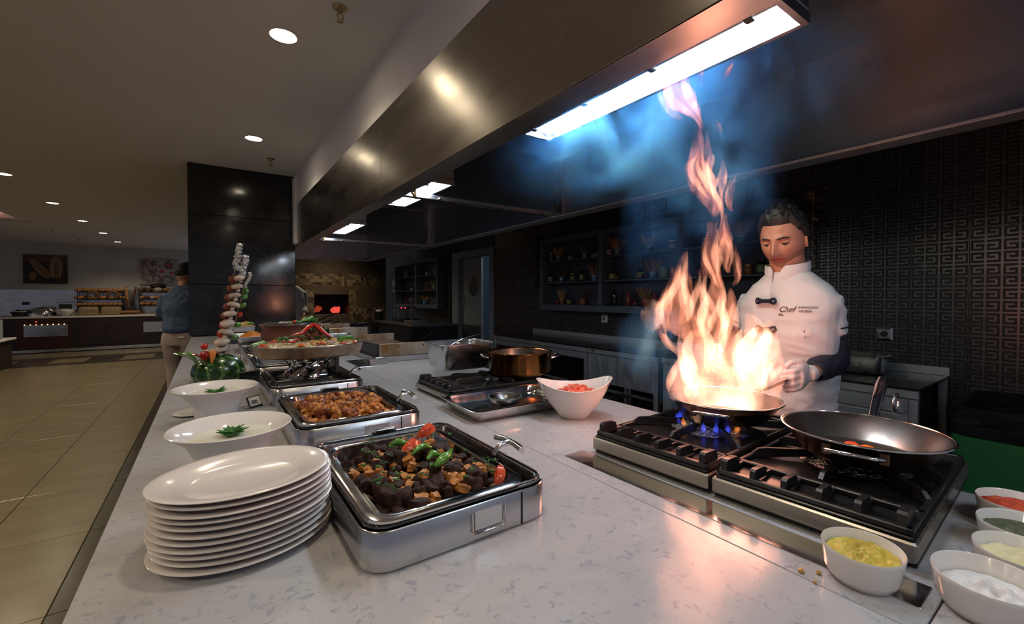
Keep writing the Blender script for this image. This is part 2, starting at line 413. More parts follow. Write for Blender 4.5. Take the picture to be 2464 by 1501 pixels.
hp('rear_lip', MB().rbox(HX1-.10, HX1, -1.2, 7.3, HZ-.004, HZ+.008, .002), 'tablesteel')
hp('top_panel', MB().box(HX0, HX1, -1.2, 2.42, HT, HT+.01), 'hoodtop'); hp('top_panel', MB().box(HX0, HX1, 2.46, 4.80, HT, HT+.01), 'hoodtop'); hp('top_panel', MB().box(HX0, HX1, 4.84, 7.3, HT, HT+.01), 'hoodtop')
hp('end_panel', MB().box(HX0, HX1, 7.3, 7.305, HZ, 2.48), 'tablesteel')
hp('end_lip', MB().rbox(HX0, HX1, 7.22, 7.3, HZ-.004, HZ+.004, .002), 'steel')
for y in (2.44, 4.82):
    hp('cross_bar', MB().rbox(HX0+.09, HX1-.02, y-.022, y+.022, HZ+.006, HZ+.036, .003), 'steel')
    hp('joint_post', MB().rbox(HX1-.045, HX1-.006, y-.045, y-.004, HZ+.01, HT, .002), 'steel')
    hp('joint_post', MB().rbox(HX1-.045, HX1-.006, y+.004, y+.045, HZ+.01, HT, .002), 'steel')
    hp('top_joint', MB().rbox(HX0+.01, HX1-.04, y-.03, y+.03, HT-.03, HT, .002), 'hoodtop')
    for xx in (1.15, 1.95): hp('bolt', MB().lathe([(0, 0), (.012, 0), (.012, -.008), (.006, -.012), (0, -.012)], 10, (xx, y-.024, HZ+.02)), 'chrome', 40)
    hp('spray_nozzle', MB().tube([(.96, y-.10, HZ+.07), (.96, y-.10, HZ-.012)], [.014, .012], 10).tube([(.955, y-.10, HZ+.0), (.93, y-.13, HZ+.004)], .008, 8), 'brass', 50)
hp('rivet', MB().ball((HX1-.02, .60, 2.35), .010, 8, 6).tube([(HX1-.01, .60, 2.35), (HX1-.05, .62, 2.335)], .004, 6), 'darksteel', 60)
# fluorescent fittings inside the hood
def fitting(y0, y1, label):
    t = thing('fluorescent_light', label, 'light', (1.07, (y0+y1)/2, 2.072), group='fluorescent fittings inside the hood')
    h = (y1-y0)/2
    MB().rbox(-.072, .072, -h-.012, h+.012, .022, .085, .006).build('housing', M['steel'], t)
    MB().box(-.06, .06, -h+.004, h-.004, .018, .0215).build('reflector', M['reflector'], t)
    for sx in (-.028, .028): MB().tube([(sx, -h+.03, .009), (sx, h-.03, .009)], .008, 10).build('tube', M['tubelight'], t, 60)
    f_ = MB(); f_.box(-.072, -.058, -h-.012, h+.012, -.004, .022); f_.box(.058, .072, -h-.012, h+.012, -.004, .022); f_.box(-.058, .058, -h-.012, -h+.002, -.004, .022); f_.box(-.058, .058, h-.002, h+.012, -.004, .022)
    f_.build('frame', M['steel'], t)
    n = max(2, int((y1-y0)/.22))
    for k in range(n): MB().rbox(-.078, -.05, -h+.06+k*(2*h-.12)/(n-1)-.010, -h+.06+k*(2*h-.12)/(n-1)+.010, -.010, -.004, .002).build('clip', M['black'], t)
    MB().rbox(-.19, -.07, -.06, .06, .045, .06, .003).build('bracket', M['steel'], t)
fitting(.45, 1.36, 'long bright fluorescent fitting above the burning pan')
fitting(2.22, 2.93, 'middle fluorescent fitting crossed by the first hood bar')
fitting(3.89, 4.57, 'small far fluorescent fitting at the second hood bar')
fitting(-1.05, -.35, 'fluorescent fitting at the near end of the hood')

# ------------------------------------------------------------------ ceiling downlights and sprinklers
dls = [(.334, 2.591, 'round recessed downlight nearest the steel hood'), (.33, 4.41, 'round recessed downlight in front of the marble column')]
names = ['nearest', 'second', 'third', 'fourth', 'farthest']
for k in range(5): dls.append((-1.885, 7.29 + 1.855*k, '%s downlight in the row above the dining floor' % names[k]))
for k, n_ in enumerate(['first', 'second', 'third', 'fourth']): dls.append((-1.885, 5.435 - 1.855*k, '%s downlight over the near dining floor, outside the picture' % n_))
for k, n_ in enumerate(['nearer', 'rearmost']): dls.append((.332, .77 - 1.82*k, '%s downlight above the near worktop, outside the picture' % n_))
dls.append((2.0, 8.45, 'kitchen downlight between the hood end and the oven'))
for x, y, lb in dls:
    t = thing('downlight', lb, 'light', (x, y, CEIL), group='ceiling downlights')
    MB().lathe([(.062, 0), (.072, 0), (.074, -.004), (.066, -.008), (.061, -.004), (.061, 0)], 28).build('trim_ring', M['white'], t, 50)
    MB().lathe([(0, -.0035), (.061, -.0035), (.061, -.001), (0, -.001)], 28).build('lens', M['downlens'], t)
    sp = bpy.data.lights.new('downlight_beam', 'SPOT'); sp.energy = L_SPOT*(1.0 if x < 0 else .6 if x > 1 else .2); sp.color = (1, .83, .58); sp.spot_size = math.radians(140); sp.spot_blend = .7; sp.shadow_soft_size = .06
    so = bpy.data.objects.new('downlight_beam', sp); COL.objects.link(so); so.parent = t; so.location = (0, 0, -.012)
for x, y, lb in [(.526, 2.193, 'brass sprinkler head nearest the camera'), (.516, 4.966, 'brass sprinkler head above the marble column front'), (-2.658, 12.8, 'small sprinkler head above the fern picture'), (-2.544, 14.45, 'farthest sprinkler head near the back wall')]:
    t = thing('sprinkler', lb, 'sprinkler', (x, y, CEIL), group='ceiling sprinklers')
    MB().lathe([(.0, 0), (.036, 0), (.034, -.005), (.014, -.008), (.012, -.02), (0, -.02)], 20).build('rosette', M['brass'], t, 50)
    s_ = MB(); s_.tube([(0, 0, -.018), (0, 0, -.03)], .009, 8); s_.tube([(-.008, 0, -.03), (-.016, 0, -.045), (-.004, 0, -.062)], .0035, 6); s_.tube([(.008, 0, -.03), (.016, 0, -.045), (.004, 0, -.062)], .0035, 6)
    s_.build('frame', M['brass'], t, 50)
    MB().lathe([(0, -.062), (.016, -.062), (.017, -.066), (0, -.068)], 12).build('deflector', M['brass'], t)

# ================================================================== COUNTER
ctr = thing('serving_counter', 'long counter body under the pale quartz worktop', 'counter', (.57, 3.5, 0))
b = MB(); b.box(-.70, .66, -4.3, 2.02, 0, CT-.04); b.build('carcass', M['blackwood'], ctr)
MB().box(.26, .66, 2.04, 3.86, 0, CT-.04).build('carcass', M['blackwood'], ctr)
MB().box(-.72, .30, 2.04, 3.0, 0, CT-.04).build('carcass', M['blackwood'], ctr)
wt = thing('quartz_worktop', 'pale flecked quartz worktop running along the cooking line', 'worktop', (.57, 3.5, CT-.04))
def wp(x0, x1, y0, y1): return MB().rbox(x0-.57, x1-.57, y0-3.5, y1-3.5, 0, .04, .0012).build('slab', M['quartz'], wt)
wp(-.16, .7235, -.9, 2.6); wp(-.16, .7235, 2.602, 6.3)
wp(.7255, 1.33, -.9, .145); wp(.7255, 1.33, .147, 2.6); wp(.7255, 1.33, 2.602, 7.40)
# ================================================================== BUFFET THINGS
def gnpan(b, cx, cyy, hx, hy, zt, depth, fl=.016, r=.03, th=.0015, taper=.006):
    """pressed steel pan: flange, inside and outside skins"""
    zb = zt - depth
    R = [rrect(cx, cyy, hx, hy, r+fl*.3, zt-.004), rrect(cx, cyy, hx, hy, r+fl*.3, zt-.001), rrect(cx, cyy, hx-.002, hy-.002, r+fl*.3, zt),
         rrect(cx, cyy, hx-fl+.003, hy-fl+.003, r, zt), rrect(cx, cyy, hx-fl, hy-fl, r, zt-.003),
         rrect(cx, cyy, hx-fl-taper*.7, hy-fl-taper*.7, r, zb+.014), rrect(cx, cyy, hx-fl-taper-.004, hy-fl-taper-.004, r, zb+.005), rrect(cx, cyy, hx-fl-taper-.014, hy-fl-taper-.014, r*.7, zb+.0015)]
    b.loft(R, cap1=True)
    o = th
    R2 = [R[0], rrect(cx, cyy, hx-fl+o, hy-fl+o, r, zt-.004), rrect(cx, cyy, hx-fl-taper*.7+o, hy-fl-taper*.7+o, r, zb+.014), rrect(cx, cyy, hx-fl-taper-.004+o, hy-fl-taper-.004+o, r, zb+.004), rrect(cx, cyy, hx-fl-taper-.014, hy-fl-taper-.014, r*.7, zb)]
    b.loft(R2, cap1=True)
    return b
M['welldark'] = steel('water_pan_steel', (.10, .10, .105), .22, .36)
def chafing(y0, label, pan=True):
    t = thing('chafing_dish', label, 'chafing dish', (.3625, y0+.233, CT), group='chafing dishes along the counter')
    hx, hy = .1775, .233
    b = MB(); z1 = .064
    b.loft([rrect(0, 0, hx-.004, hy-.004, .040, .0), rrect(0, 0, hx, hy, .044, .002), rrect(0, 0, hx, hy, .044, z1-.002), rrect(0, 0, hx-.002, hy-.002, .042, z1), rrect(0, 0, hx-.005, hy-.005, .04, z1-.002), rrect(0, 0, hx-.005, hy-.005, .04, .004)], cap0=True)
    b.build('base_band', M['steel'], t, 50)
    gnpan(MB(), 0, 0, hx-.006, hy-.006, z1+.006, .055, .010, .035).build('water_pan', M['welldark'], t, 50)
    rim = MB(); rim.tube(rrect(0, 0, hx-.010, hy-.010, .036, z1+.008, 6) + [rrect(0, 0, hx-.010, hy-.010, .036, z1+.008, 6)[0]], .0020, 6, False)
    rim.build('rim', M['chrome'], t, 60)
    for x in (-.150, -.140): MB().rbox(x-.003, x+.003, -.20, .19, z1-.004, z1+.004, .001).build('rail', M['chrome'], t)
    if pan: gnpan(MB(), -.021, -.028, .146, .203, z1+.014, .045, .021, .032).build('food_pan', M['chrome'], t, 28)
    b = MB(); hyy = -.055; hz = z1+.022
    b.tube([(hx-.02, hyy, z1), (hx-.005, hyy, hz-.004), (hx+.012, hyy, hz), (hx+.022, hyy, hz)], .0072, 10)
    b.tube([(hx+.020, hyy-.052, hz-.003), (hx+.023, hyy-.02, hz), (hx+.023, hyy+.02, hz), (hx+.020, hyy+.052, hz-.003)], [.0078, .0072, .0072, .0078], 10)
    b.build('lid_handle', M['chrome'], t, 60)
    b = MB(); b.tube([(.0, -hy-.004, .052), (.0, -hy-.004, .020), (.004, -hy-.004, .016), (.062, -hy-.004, .016), (.066, -hy-.004, .020), (.066, -hy-.004, .052)], .0016, 6)
    b.build('label_clip', M['chrome'], t, 60)
    MB().rbox(.005, .061, -hy-.003, -hy, .020, .052, .001).build('label_plate', M['steel'], t)
    MB().rbox(.104, .107, -hy-.0015, -hy+.001, .002, z1-.003, .0004).build('band_seam', M['black'], t)
    MB().rbox(-.03, .035, hy-.012, hy-.002, z1-.004, z1+.012, .002).build('hinge_bracket', M['welldark'], t)
    MB().tube([(-.02, hy-.014, z1+.016), (.025, hy-.014, z1+.016)], .004, 8).build('hinge_pin', M['chrome'], t, 60)
    for s_ in (-1, 1): MB().ball((-.155, s_*.205, z1+.006), .0045, 8, 6).build('stud', M['chrome'], t, 60)
    return t
chafing(.640, 'nearest chafing dish, filled with dark meat and potatoes')
chafing(1.250, 'second chafing dish, filled with fried cauliflower')
chafing(1.865, 'third chafing dish, carrying the stand with the rice tray', pan=False)
chafing(2.475, 'fourth chafing dish, just behind the rice tray', pan=False)
chafing(3.085, 'fifth chafing dish, under the brown clay pot', pan=False)
chafing(3.695, 'farthest chafing dish, under the tray of orange food', pan=False)

# ---- food in the nearest dish
M['meat'] = ncol('charred_meat', [(.25, (.012, .005, .004)), (.6, (.036, .015, .010)), (.9, (.10, .04, .022))], .62, 55, bmp=.7, bd=.004, detail=6, spec=.22)
M['potato'] = ncol('roast_potato', [(.3, (.26, .08, .014)), (.6, (.54, .22, .05)), (.9, (.66, .36, .12))], .42, 60, bmp=.2, bd=.002)
M['tomato'] = ncol('tomato', [(.3, (.52, .045, .018)), (.75, (.72, .13, .05))], .2, 25, coat=.4, sss=.1)
M['greenpep'] = ncol('green_pepper', [(.3, (.05, .17, .018)), (.75, (.14, .34, .05))], .2, 18, coat=.5)
M['parsley'] = ncol('parsley', [(.3, (.012, .075, .012)), (.7, (.05, .20, .03))], .5, 60)
def lump(r, kind, seed, fine=False):
    b = MB(); rnd = random.Random(seed)
    if kind == 'cube':
        n = 5; g = {}
        vs = []; fs = []
        def vid(p):
            k = tuple(round(c, 3) for c in p)
            if k not in g: g[k] = len(vs); vs.append(p)
            return g[k]
        for ax in range(3):
            for sgn in (-1, 1):
                for i in range(n):
                    for j in range(n):
                        qd = []
                        for a, c in ((0, 0), (1, 0), (1, 1), (0, 1)):
                            p = [0, 0, 0]; p[ax] = sgn; p[(ax+1) % 3] = -1+2*(i+a)/n; p[(ax+2) % 3] = -1+2*(j+c)/n
                            qd.append(vid(tuple(p)))
                        fs.append(tuple(qd))
        out = []
        sh = [.75+.5*rnd.random() for _ in range(3)]
        for p in vs:
            q_ = Vector(p); k = .80 + .20/ max(1.0, q_.length/1.15) + .30*mnoise.noise(q_*1.1+Vector((seed*2.3, 1.1*seed, 0))) + .12*mnoise.noise(q_*2.7+Vector((seed, 0, 2))) + (.10*mnoise.noise(q_*5.5+Vector((seed, 4, 2))) if fine else 0)
            l = q_.length; q_ = q_*(1.0 - .16*max(0, l-1.25))
            out.append((q_.x*k*r*sh[0], q_.y*k*r*sh[1], q_.z*k*r*sh[2]))
        b.add(out, fs)
    return b
def proto_meshes(nm, kinds, r, m, n, smooth=50, kind='cube'):
    out = []
    for k in range(n):
        o = lump(r, kind, k+kinds, m in (M['meat'],)).build(nm, m, None, smooth); out.append(o.data); bpy.data.objects.remove(o)
    return out
mm = proto_meshes('meat_cube', 3, .0105, M['meat'], 5, 60); pm = proto_meshes('potato_cube', 40, .0092, M['potato'], 5, 35)
rnd = random.Random(11)
def piece(nm, meshes, loc, label, cat, group, sc=1.0):
    o = bpy.data.objects.new(nm, rnd.choice(meshes)); link(o); o.location = loc
    o.rotation_euler = (rnd.random()*.8-.4, rnd.random()*.8-.4, rnd.random()*6.28); o.scale = (sc,)*3
    return tag(o, label, cat, group)
PZ = CT + .064 + .014 - .045      # pan floor
def meatorpot(x, y, z, p=.36):
    if rnd.random() < p: piece('potato_cube', pm, (x, y, z), 'roasted potato cube among the dark meat in nearest dish', 'potato', 'potato cubes in the nearest dish', .85+.4*rnd.random())
    else: piece('meat_cube', mm, (x, y, z), 'dark charred meat cube heaped in the nearest dish', 'meat', 'meat cubes in the nearest dish', .9+.45*rnd.random())
for i in range(10):
    for j in range(14):
        x = .236 + i*.0235 + rnd.uniform(-.003, .003); y = .678 + j*.0235 + rnd.uniform(-.003, .003)
        if (i < 2 and j > 11) or (i == 0 and j < 1): continue
        if i == 9 and 9 > j > 6: continue
        meatorpot(x, y, PZ+.013)
        d = math.hypot((x-.345)/.12, (y-.84)/.17)
        if d < 1.0 + rnd.uniform(-.12, .12): meatorpot(x+rnd.uniform(-.006, .006), y+rnd.uniform(-.006, .006), PZ+.033, .40)
        if d < .45 and rnd.random() < .45: meatorpot(x+rnd.uniform(-.006, .006), y+rnd.uniform(-.006, .006), PZ+.049, .45)
def wedge(nm, loc, rot, L_, W_, m_, label, cat, group=None):
    b = MB(); n = 9; rings = []
    for k in range(n):
        a = -1 + 2*k/(n-1); w = max(.06, math.sqrt(max(0, 1-a*a))); cx_ = a*L_; cz = -.35*L_*a*a
        rings.append([(cx_, W_*w*.75, cz), (cx_, W_*w*.4, cz+W_*w*.75), (cx_, -W_*w*.35, cz+W_*w*.8), (cx_, -W_*w*.8, cz+W_*w*.15), (cx_, -W_*w*.25, cz-W_*w*.12)])
    o = b.loft(rings, True, True).build(nm, m_, None, 50, loc=loc, rot=rot); return tag(o, label, cat, group)
wedge('tomato_wedge', (.352, .872, PZ+.072), (.3, .2, .5), .032, .016, M['tomato'], 'tomato wedge lying in the middle of the dark meat', 'tomato')
wedge('tomato_wedge', (.440, 1.000, PZ+.055), (.5, -.2, .3), .028, .020, M['tomato'], 'tomato wedge at the back corner of nearest dish', 'tomato')
wedge('tomato_wedge', (.452, .690, PZ+.050), (.2, -.3, .9), .028, .014, M['tomato'], 'tomato wedge at the right front corner of nearest dish', 'tomato')
def pod(nm, pts, rad, m_, label, cat='pepper', n=10, group=None):
    o = MB().tube(pts, rad, n).build(nm, m_, None, 60); return tag(o, label, cat, group)
zt = PZ+.066
pod('green_pepper', [(.318, .925, zt-.004), (.335, .918, zt+.003), (.352, .905, zt)], [.003, .0085, .005], M['greenpep'], 'green pepper half behind the middle tomato wedge')
pod('green_pepper', [(.336, .842, zt-.003), (.352, .846, zt+.006), (.368, .852, zt+.007), (.384, .852, zt)], [.002, .006, .0065, .003], M['greenpep'], 'slim green pepper just in front of the tomato wedge')
pod('green_pepper', [(.352, .800, zt-.003), (.366, .808, zt+.004), (.386, .806, zt-.003)], [.003, .0085, .003], M['greenpep'], 'short green pepper at the centre of nearest dish')
pod('green_pepper', [(.352, .765, zt-.006), (.368, .768, zt+.002), (.388, .778, zt+.006), (.402, .792, zt+.010)], [.004, .010, .0075, .002], M['greenpep'], 'curved glossy green pepper nearest the dish front')
def sprig(b, c, r, n, seed):
    q_ = random.Random(seed)
    for k in range(n):
        a = q_.random()*6.28; e = q_.random()*.8; L2 = r*(.5+q_.random()); d = Vector((math.cos(a)*math.cos(e), math.sin(a)*math.cos(e), math.sin(e)*.5+.15)); p = Vector(c)
        sd = d.cross(Vector((0, 0, 1))).normalized()*L2*.22; e2 = p + d*L2; md = p + d*L2*.55
        h = Vector((0, 0, .0006))
        b.add([p+h, md+sd+h*3, e2+h, md-sd+h*3, p-h, md+sd, e2-h, md-sd], [(0, 1, 2, 3), (4, 7, 6, 5), (0, 4, 5, 1), (1, 5, 6, 2), (2, 6, 7, 3), (3, 7, 4, 0)])
    return b
b = MB()
for k in range(46): sprig(b, (rnd.uniform(.235, .460), rnd.uniform(.68, 1.0), PZ+.056+rnd.uniform(-.004, .014)), .007, 5, k)
tag(b.build('chopped_parsley', M['parsley']), 'chopped parsley sprinkled over the dark meat and potatoes', 'parsley', kind='stuff')

# ---- fried cauliflower in the second dish
M['cauli'] = ncol('fried_cauliflower', [(.28, (.09, .018, .005)), (.45, (.34, .10, .016)), (.58, (.62, .26, .045)), (.8, (.78, .48, .14))], .45, 48, bmp=.6, bd=.004, detail=7)
M['caulidark'] = ncol('browned_cauliflower', [(.3, (.05, .010, .003)), (.55, (.24, .055, .010)), (.8, (.50, .17, .03))], .42, 48, bmp=.6, bd=.004, detail=7)
cm = []
for k in range(7):
    b = MB(); q_ = random.Random(k)
    b.tube([(0, 0, -.014), (0, 0, .004)], [.005, .009], 7)
    for s_ in range(8):
        a = s_*.8+q_.random(); b.ball((math.cos(a)*.010, math.sin(a)*.010, .004+.007*q_.random()), .0062+.003*q_.random(), 8, 6, .9, k*9+s_, freq=1.9)
    b.ball((0, 0, .012), .009, 8, 6, .45, k*7, freq=1.6)
    o = b.build('floret', M['cauli'] if k < 4 else M['caulidark'], None, 60); cm.append(o.data); bpy.data.objects.remove(o)
for i in range(8):
    for j in range(11):
        x = .242 + i*.029 + rnd.uniform(-.004, .004); y = 1.292 + j*.0295 + rnd.uniform(-.004, .004)
        for lay in range(2):
            d = math.hypot((x-.345)/.125, (y-1.44)/.175)
            if lay and d > .85: continue
            o = bpy.data.objects.new('cauliflower_floret', rnd.choice(cm)); link(o); o.location = (x+rnd.uniform(-.006, .006)*lay, y+rnd.uniform(-.006, .006)*lay, PZ+.018+lay*.022)
            o.rotation_euler = (rnd.uniform(-1.3, 1.3), rnd.uniform(-1.3, 1.3), rnd.random()*6); o.scale = (rnd.uniform(.9, 1.25),)*3
            tag(o, 'brown fried cauliflower floret in the second chafing dish', 'cauliflower', 'cauliflower florets in the second dish')

# ---- stand and tray on the third dish
st = thing('tray_stand', 'polished stand with curved ribs under the rice tray', 'stand', (.355, 2.09, CT+.071))
MB().lathe([(0, 0), (.115, 0), (.12, .003), (.115, .006), (0, .006)], 40).build('base_disc', M['chrome'], st, 50)
MB().lathe([(0, .088), (.105, .088), (.108, .09), (.105, .092), (0, .092)], 40).build('top_disc', M['chrome'], st, 50)
for k in range(7):
    a0 = k*2*PI/7; rings = []
    for s_ in range(11):
        u = s_/10; a = a0 + .55*math.sin((u-.5)*PI)*1.1; r_ = .088 + .010*math.cos(u*PI*2); z_ = .006+.082*u
        da = .21; rings.append([((r_+o)*math.cos(a+s2), (r_+o)*math.sin(a+s2), z_) for s2, o in ((-da, 0), (0, .004), (da, 0), (da, -.003), (0, .001), (-da, -.003))])
    MB().loft(rings, True, True).build('curved_rib', M['chrome'], st, 50)
MB().rbox(.10, .116, -.07, .03, .006, .088, .004).build('side_plate', M['welldark'], st)
M['oldpan'] = ncol('worn_tin', [(.3, (.22, .10, .045)), (.55, (.42, .32, .22)), (.8, (.55, .47, .38))], .42, 14, metal=.7, detail=7)
TC = (.365, 2.09, CT+.164)
tr = thing('oval_tray', 'worn oval tin tray of rice raised on the stand', 'tray', TC)
o_ = MB().lathe([(0, .003), (.200, .003), (.209, .012), (.222, .050), (.226, .051), (.2275, .048), (.224, .046), (.212, .008), (.203, 0), (0, 0)], 64, sx=1.0, sy=.86).build('dish', M['oldpan'], tr, 50)
rim_o = MB().tube([(.2255*math.cos(a*2*PI/64), .86*.2255*math.sin(a*2*PI/64), .0505) for a in range(65)], .0028, 6, False).build('rolled_rim', M['steel'], tr, 60)
M['rice'] = ncol('rice', [(.3, (.52, .40, .22)), (.7, (.78, .68, .48))], .6, 120, bmp=.9, bd=.004, detail=3)
b = MB(); rings = []
for k in range(12):
    u = 1 - k/11.0; rr = .212*u
    rings.append([(rr*math.cos(2*PI*i/48), .86*rr*math.sin(2*PI*i/48), .036 + .026*(1-u*u) + .006*mnoise.noise(Vector((rr*math.cos(2*PI*i/48)*40, rr*math.sin(2*PI*i/48)*40, 0)))) for i in range(48)])
o = b.loft(rings).build('rice_bed', M['rice'], None, 60, loc=TC); tag(o, 'bed of white rice filling the raised oval tray', 'rice', kind='stuff')
b = MB(); q_ = random.Random(5)
for k in range(420):
    a = q_.random()*6.28; rr = .2*math.sqrt(q_.random()); p = Vector((rr*math.cos(a), .86*rr*math.sin(a), .041+.026*(1-(rr/.212)**2)))
    d = Vector((q_.uniform(-1, 1), q_.uniform(-1, 1), q_.uniform(-.3, .3))).normalized()*.005
    b.tube([p-d, p, p+d], [.0008, .0022, .0008], 5)
o = b.build('rice_grains', M['rice'], None, 60, loc=TC); tag(o, 'loose rice grains on top of the raised tray', 'rice', kind='stuff')
def T(x, y, z=0): return (TC[0]+x, TC[1]+y, TC[2]+z+.040+.026*max(0, 1-(x/.212)**2-(y/.18)**2))
M['red'] = ncol('red_pepper', [(.3, (.42, .012, .008)), (.75, (.66, .04, .02))], .18, 20, coat=.5)
M['orangeveg'] = ncol('orange_veg', [(.3, (.62, .12, .015)), (.75, (.78, .26, .04))], .35, 22)
M['stew'] = ncol('stewed_meat', [(.3, (.07, .022, .010)), (.75, (.22, .08, .035))], .45, 50, bmp=.5, bd=.003)
sm = proto_meshes('stew_cube', 70, .013, M['stew'], 3, 50)
for k in range(15):
    a = k*2.4; rr = .018*math.sqrt(k); piece('stew_cube', sm, T(.02+rr*math.cos(a), -.0+rr*.7*math.sin(a), .008+.03*max(0, 1-rr/.05)), 'brown stewed meat cube piled mid tray under the chillies', 'meat', 'stewed meat on the rice tray', .8+.5*rnd.random())
cx, cy_, cz = T(.015, -.01, .066)
pod('red_chilli', [(cx, cy_, cz), (cx-.03, cy_-.018, cz-.012), (cx-.058, cy_-.036, cz-.034), (cx-.095, cy_-.055, cz-.040)], [.008, .0095, .007, .002], M['red'], 'long red chilli sloping left over the rice tray')
pod('red_chilli', [(cx+.004, cy_, cz), (cx+.018, cy_-.025, cz-.018), (cx+.036, cy_-.045, cz-.037), (cx+.056, cy_-.060, cz-.052)], [.008, .0095, .007, .002], M['red'], 'long red chilli sloping right over the rice tray')
pod('chilli_stalk', [(cx, cy_, cz), (cx+.012, cy_+.002, cz+.014), (cx+.018, cy_+.004, cz+.034)], [.003, .002, .0015], M['greenpep'], 'thin green stalk where the two red chillies meet', 'stalk')
veg = [('tomato_slice', -.185, -.05, 'tomato'), ('tomato_slice', .17, -.085, 'tomato'), ('tomato_slice', -.06, -.145, 'tomato'), ('tomato_slice', -.125, .065, 'tomato'), ('tomato_slice', .115, .10, 'tomato')]
for k, (nm, x, y, _) in enumerate(veg):
    wh = ['at the far left rim', 'at the right rim', 'at the front', 'at the back left', 'at the back right'][k]
    wedge(nm, T(x, y, .004), (.4, .3*(-1)**k, k*1.3), .022, .015, M['tomato'] if k < 2 else M['orangeveg'], 'tomato wedge %s of the rice tray' % wh, 'tomato')
for k, (x, y) in enumerate([(-.09, -.06), (-.105, -.045), (-.075, -.075), (-.055, -.03), (.02, -.135), (.11, -.12), (-.145, .02), (.10, .06)]):
    pts = arc(T(x, y, .006), .012, 20*k, 20*k+250, 8, 'xy')
    pod('red_pepper_ring', pts, .0035, M['red'], 'small red pepper ring scattered on the rice', 'pepper', 7, 'red pepper rings on the rice tray')
for k, (x, y) in enumerate([(-.205, .02), (-.19, .045), (.125, -.05), (.17, .02)]):
    c0 = T(x, y, .006); wh = ['leftmost on', 'second from left on', 'right of centre on', 'rightmost on'][k]
    pod('cucumber_piece', [(c0[0]-.018, c0[1], c0[2]), (c0[0]+.018, c0[1]+.012, c0[2]+.006)], .011, M['greenpep'], 'green cucumber piece %s the rice tray' % wh, 'cucumber')
M['chick'] = ncol('chickpea', [(.3, (.52, .26, .06)), (.7, (.72, .46, .16))], .4, 60)
b = MB()
for k in range(34): b.ball(T(.035+q_.uniform(-.05, .05), -.105+q_.uniform(-.035, .03), .004+.004*q_.random()), .006, 8, 6)
for k in range(16): b.ball(T(.11+q_.uniform(-.03, .04), -.04+q_.uniform(-.035, .03), .004), .006, 8, 6)
tag(b.build('chickpeas', M['chick'], None, 60), 'heap of chickpeas at front of the rice tray', 'chickpeas', kind='stuff')
b = MB()
for k in range(40): sprig(b, T(q_.choice([-.05, .15, -.11, 0.03, .19])+q_.uniform(-.025, .025), q_.uniform(-.11, .08), .012), .016, 6, 100+k)
for k in range(16): sprig(b, T(.02+q_.uniform(-.035, .035), q_.uniform(-.03, .03), .040), .02, 6, 200+k)
tag(b.build('herb_leaves', M['parsley']), 'green herb leaves scattered over the rice tray', 'herbs', kind='stuff')
M['purple'] = ncol('red_cabbage', [(.35, (.10, .03, .12)), (.65, (.55, .45, .52))], .5, 30)
b = MB()
for k in range(14):
    c0 = T(.055+q_.uniform(-.02, .02), -.125+q_.uniform(-.012, .012), .010); b.tube(arc(c0, .010, k*40, k*40+160, 5, 'xy'), .0018, 5)
tag(b.build('cabbage_shreds', M['purple'], None, 60), 'purple cabbage shreds at front of the rice tray', 'cabbage', kind='stuff')

# ---- plates
prof = [(0, .0035), (.070, .0035), (.082, .006), (.090, .0095), (.120, .0145), (.1285, .0155), (.1305, .0145), (.1295, .013), (.120, .0115), (.088, .0058), (.078, .001), (.074, 0), (.070, .0016), (0, .0016)]
pb = MB().lathe(prof, 64, sx=1.04, sy=.90); me0 = None
ords = ['bottom', 'second', 'third', 'fourth', 'fifth', 'sixth', 'seventh', 'eighth', 'ninth', 'tenth', 'eleventh']
for k in range(11):
    lb = 'top plate of the white oval stack, its well in full view' if k == 10 else ('bottom plate of the white oval plate stack' if k == 0 else '%s white oval plate from bottom of the stack' % ords[k])
    if me0 is None: o = pb.build('oval_plate', M['plate'], None, 60); me0 = o.data
    else: o = bpy.data.objects.new('oval_plate', me0); link(o)
    o.location = (.050+rnd.uniform(-.0025, .0025), .878+rnd.uniform(-.0025, .0025), CT+.0005+k*.0104); o.rotation_euler = (0, 0, .1+rnd.uniform(-.03, .03))
    tag(o, lb, 'plate', 'stack of oval plates')

# ---- yoghurt soup bowls
M['yog'] = ncol('yoghurt_soup', [(.5, (.74, .72, .62)), (.75, (.72, .62, .34))], .25, 14)
def cone_bowl(x, y, h, label, lab2, lab3, seed):
    t = thing('flared_bowl', label, 'bowl', (x, y, CT), group='flared white soup bowls')
    MB().lathe([(0, .004), (.050, .004), (.056, .012), (.064, h*.45), (.086, h*.80), (.117, h-.003), (.1235, h), (.1255, h-.0015), (.1225, h-.006), (.092, h*.76), (.070, h*.40), (.060, .006), (.057, 0), (0, 0)], 56).build('bowl', M['porcelain'], t, 60)
    o = MB().lathe([(0, h*.80), (.083, h*.80), (.0845, h*.785), (0, h*.785)], 40).build('soup', M['yog'], None, 50, loc=(x, y, CT)); tag(o, lab2, 'soup')
    b = MB(); sprig(b, (0, 0, h*.805), .026, 42, seed); b.tube([(0, 0, h*.805), (.01, .004, h*.805+.012), (.024, .0, h*.805+.02)], .0013, 5)
    o = b.build('parsley_sprig', M['parsley'], None, loc=(x, y, CT)); tag(o, lab3, 'parsley')
cone_bowl(.040, 1.205, .120, 'flared white bowl of yoghurt soup beside the plates', 'white yoghurt soup in the bowl beside the plates', 'parsley sprig floating in the bowl beside the plates', 3)
cone_bowl(.016, 1.800, .112, 'flared white bowl of yoghurt soup before the watermelon', 'white yoghurt soup in the bowl before the watermelon', 'parsley sprig floating in the bowl before the watermelon', 8)
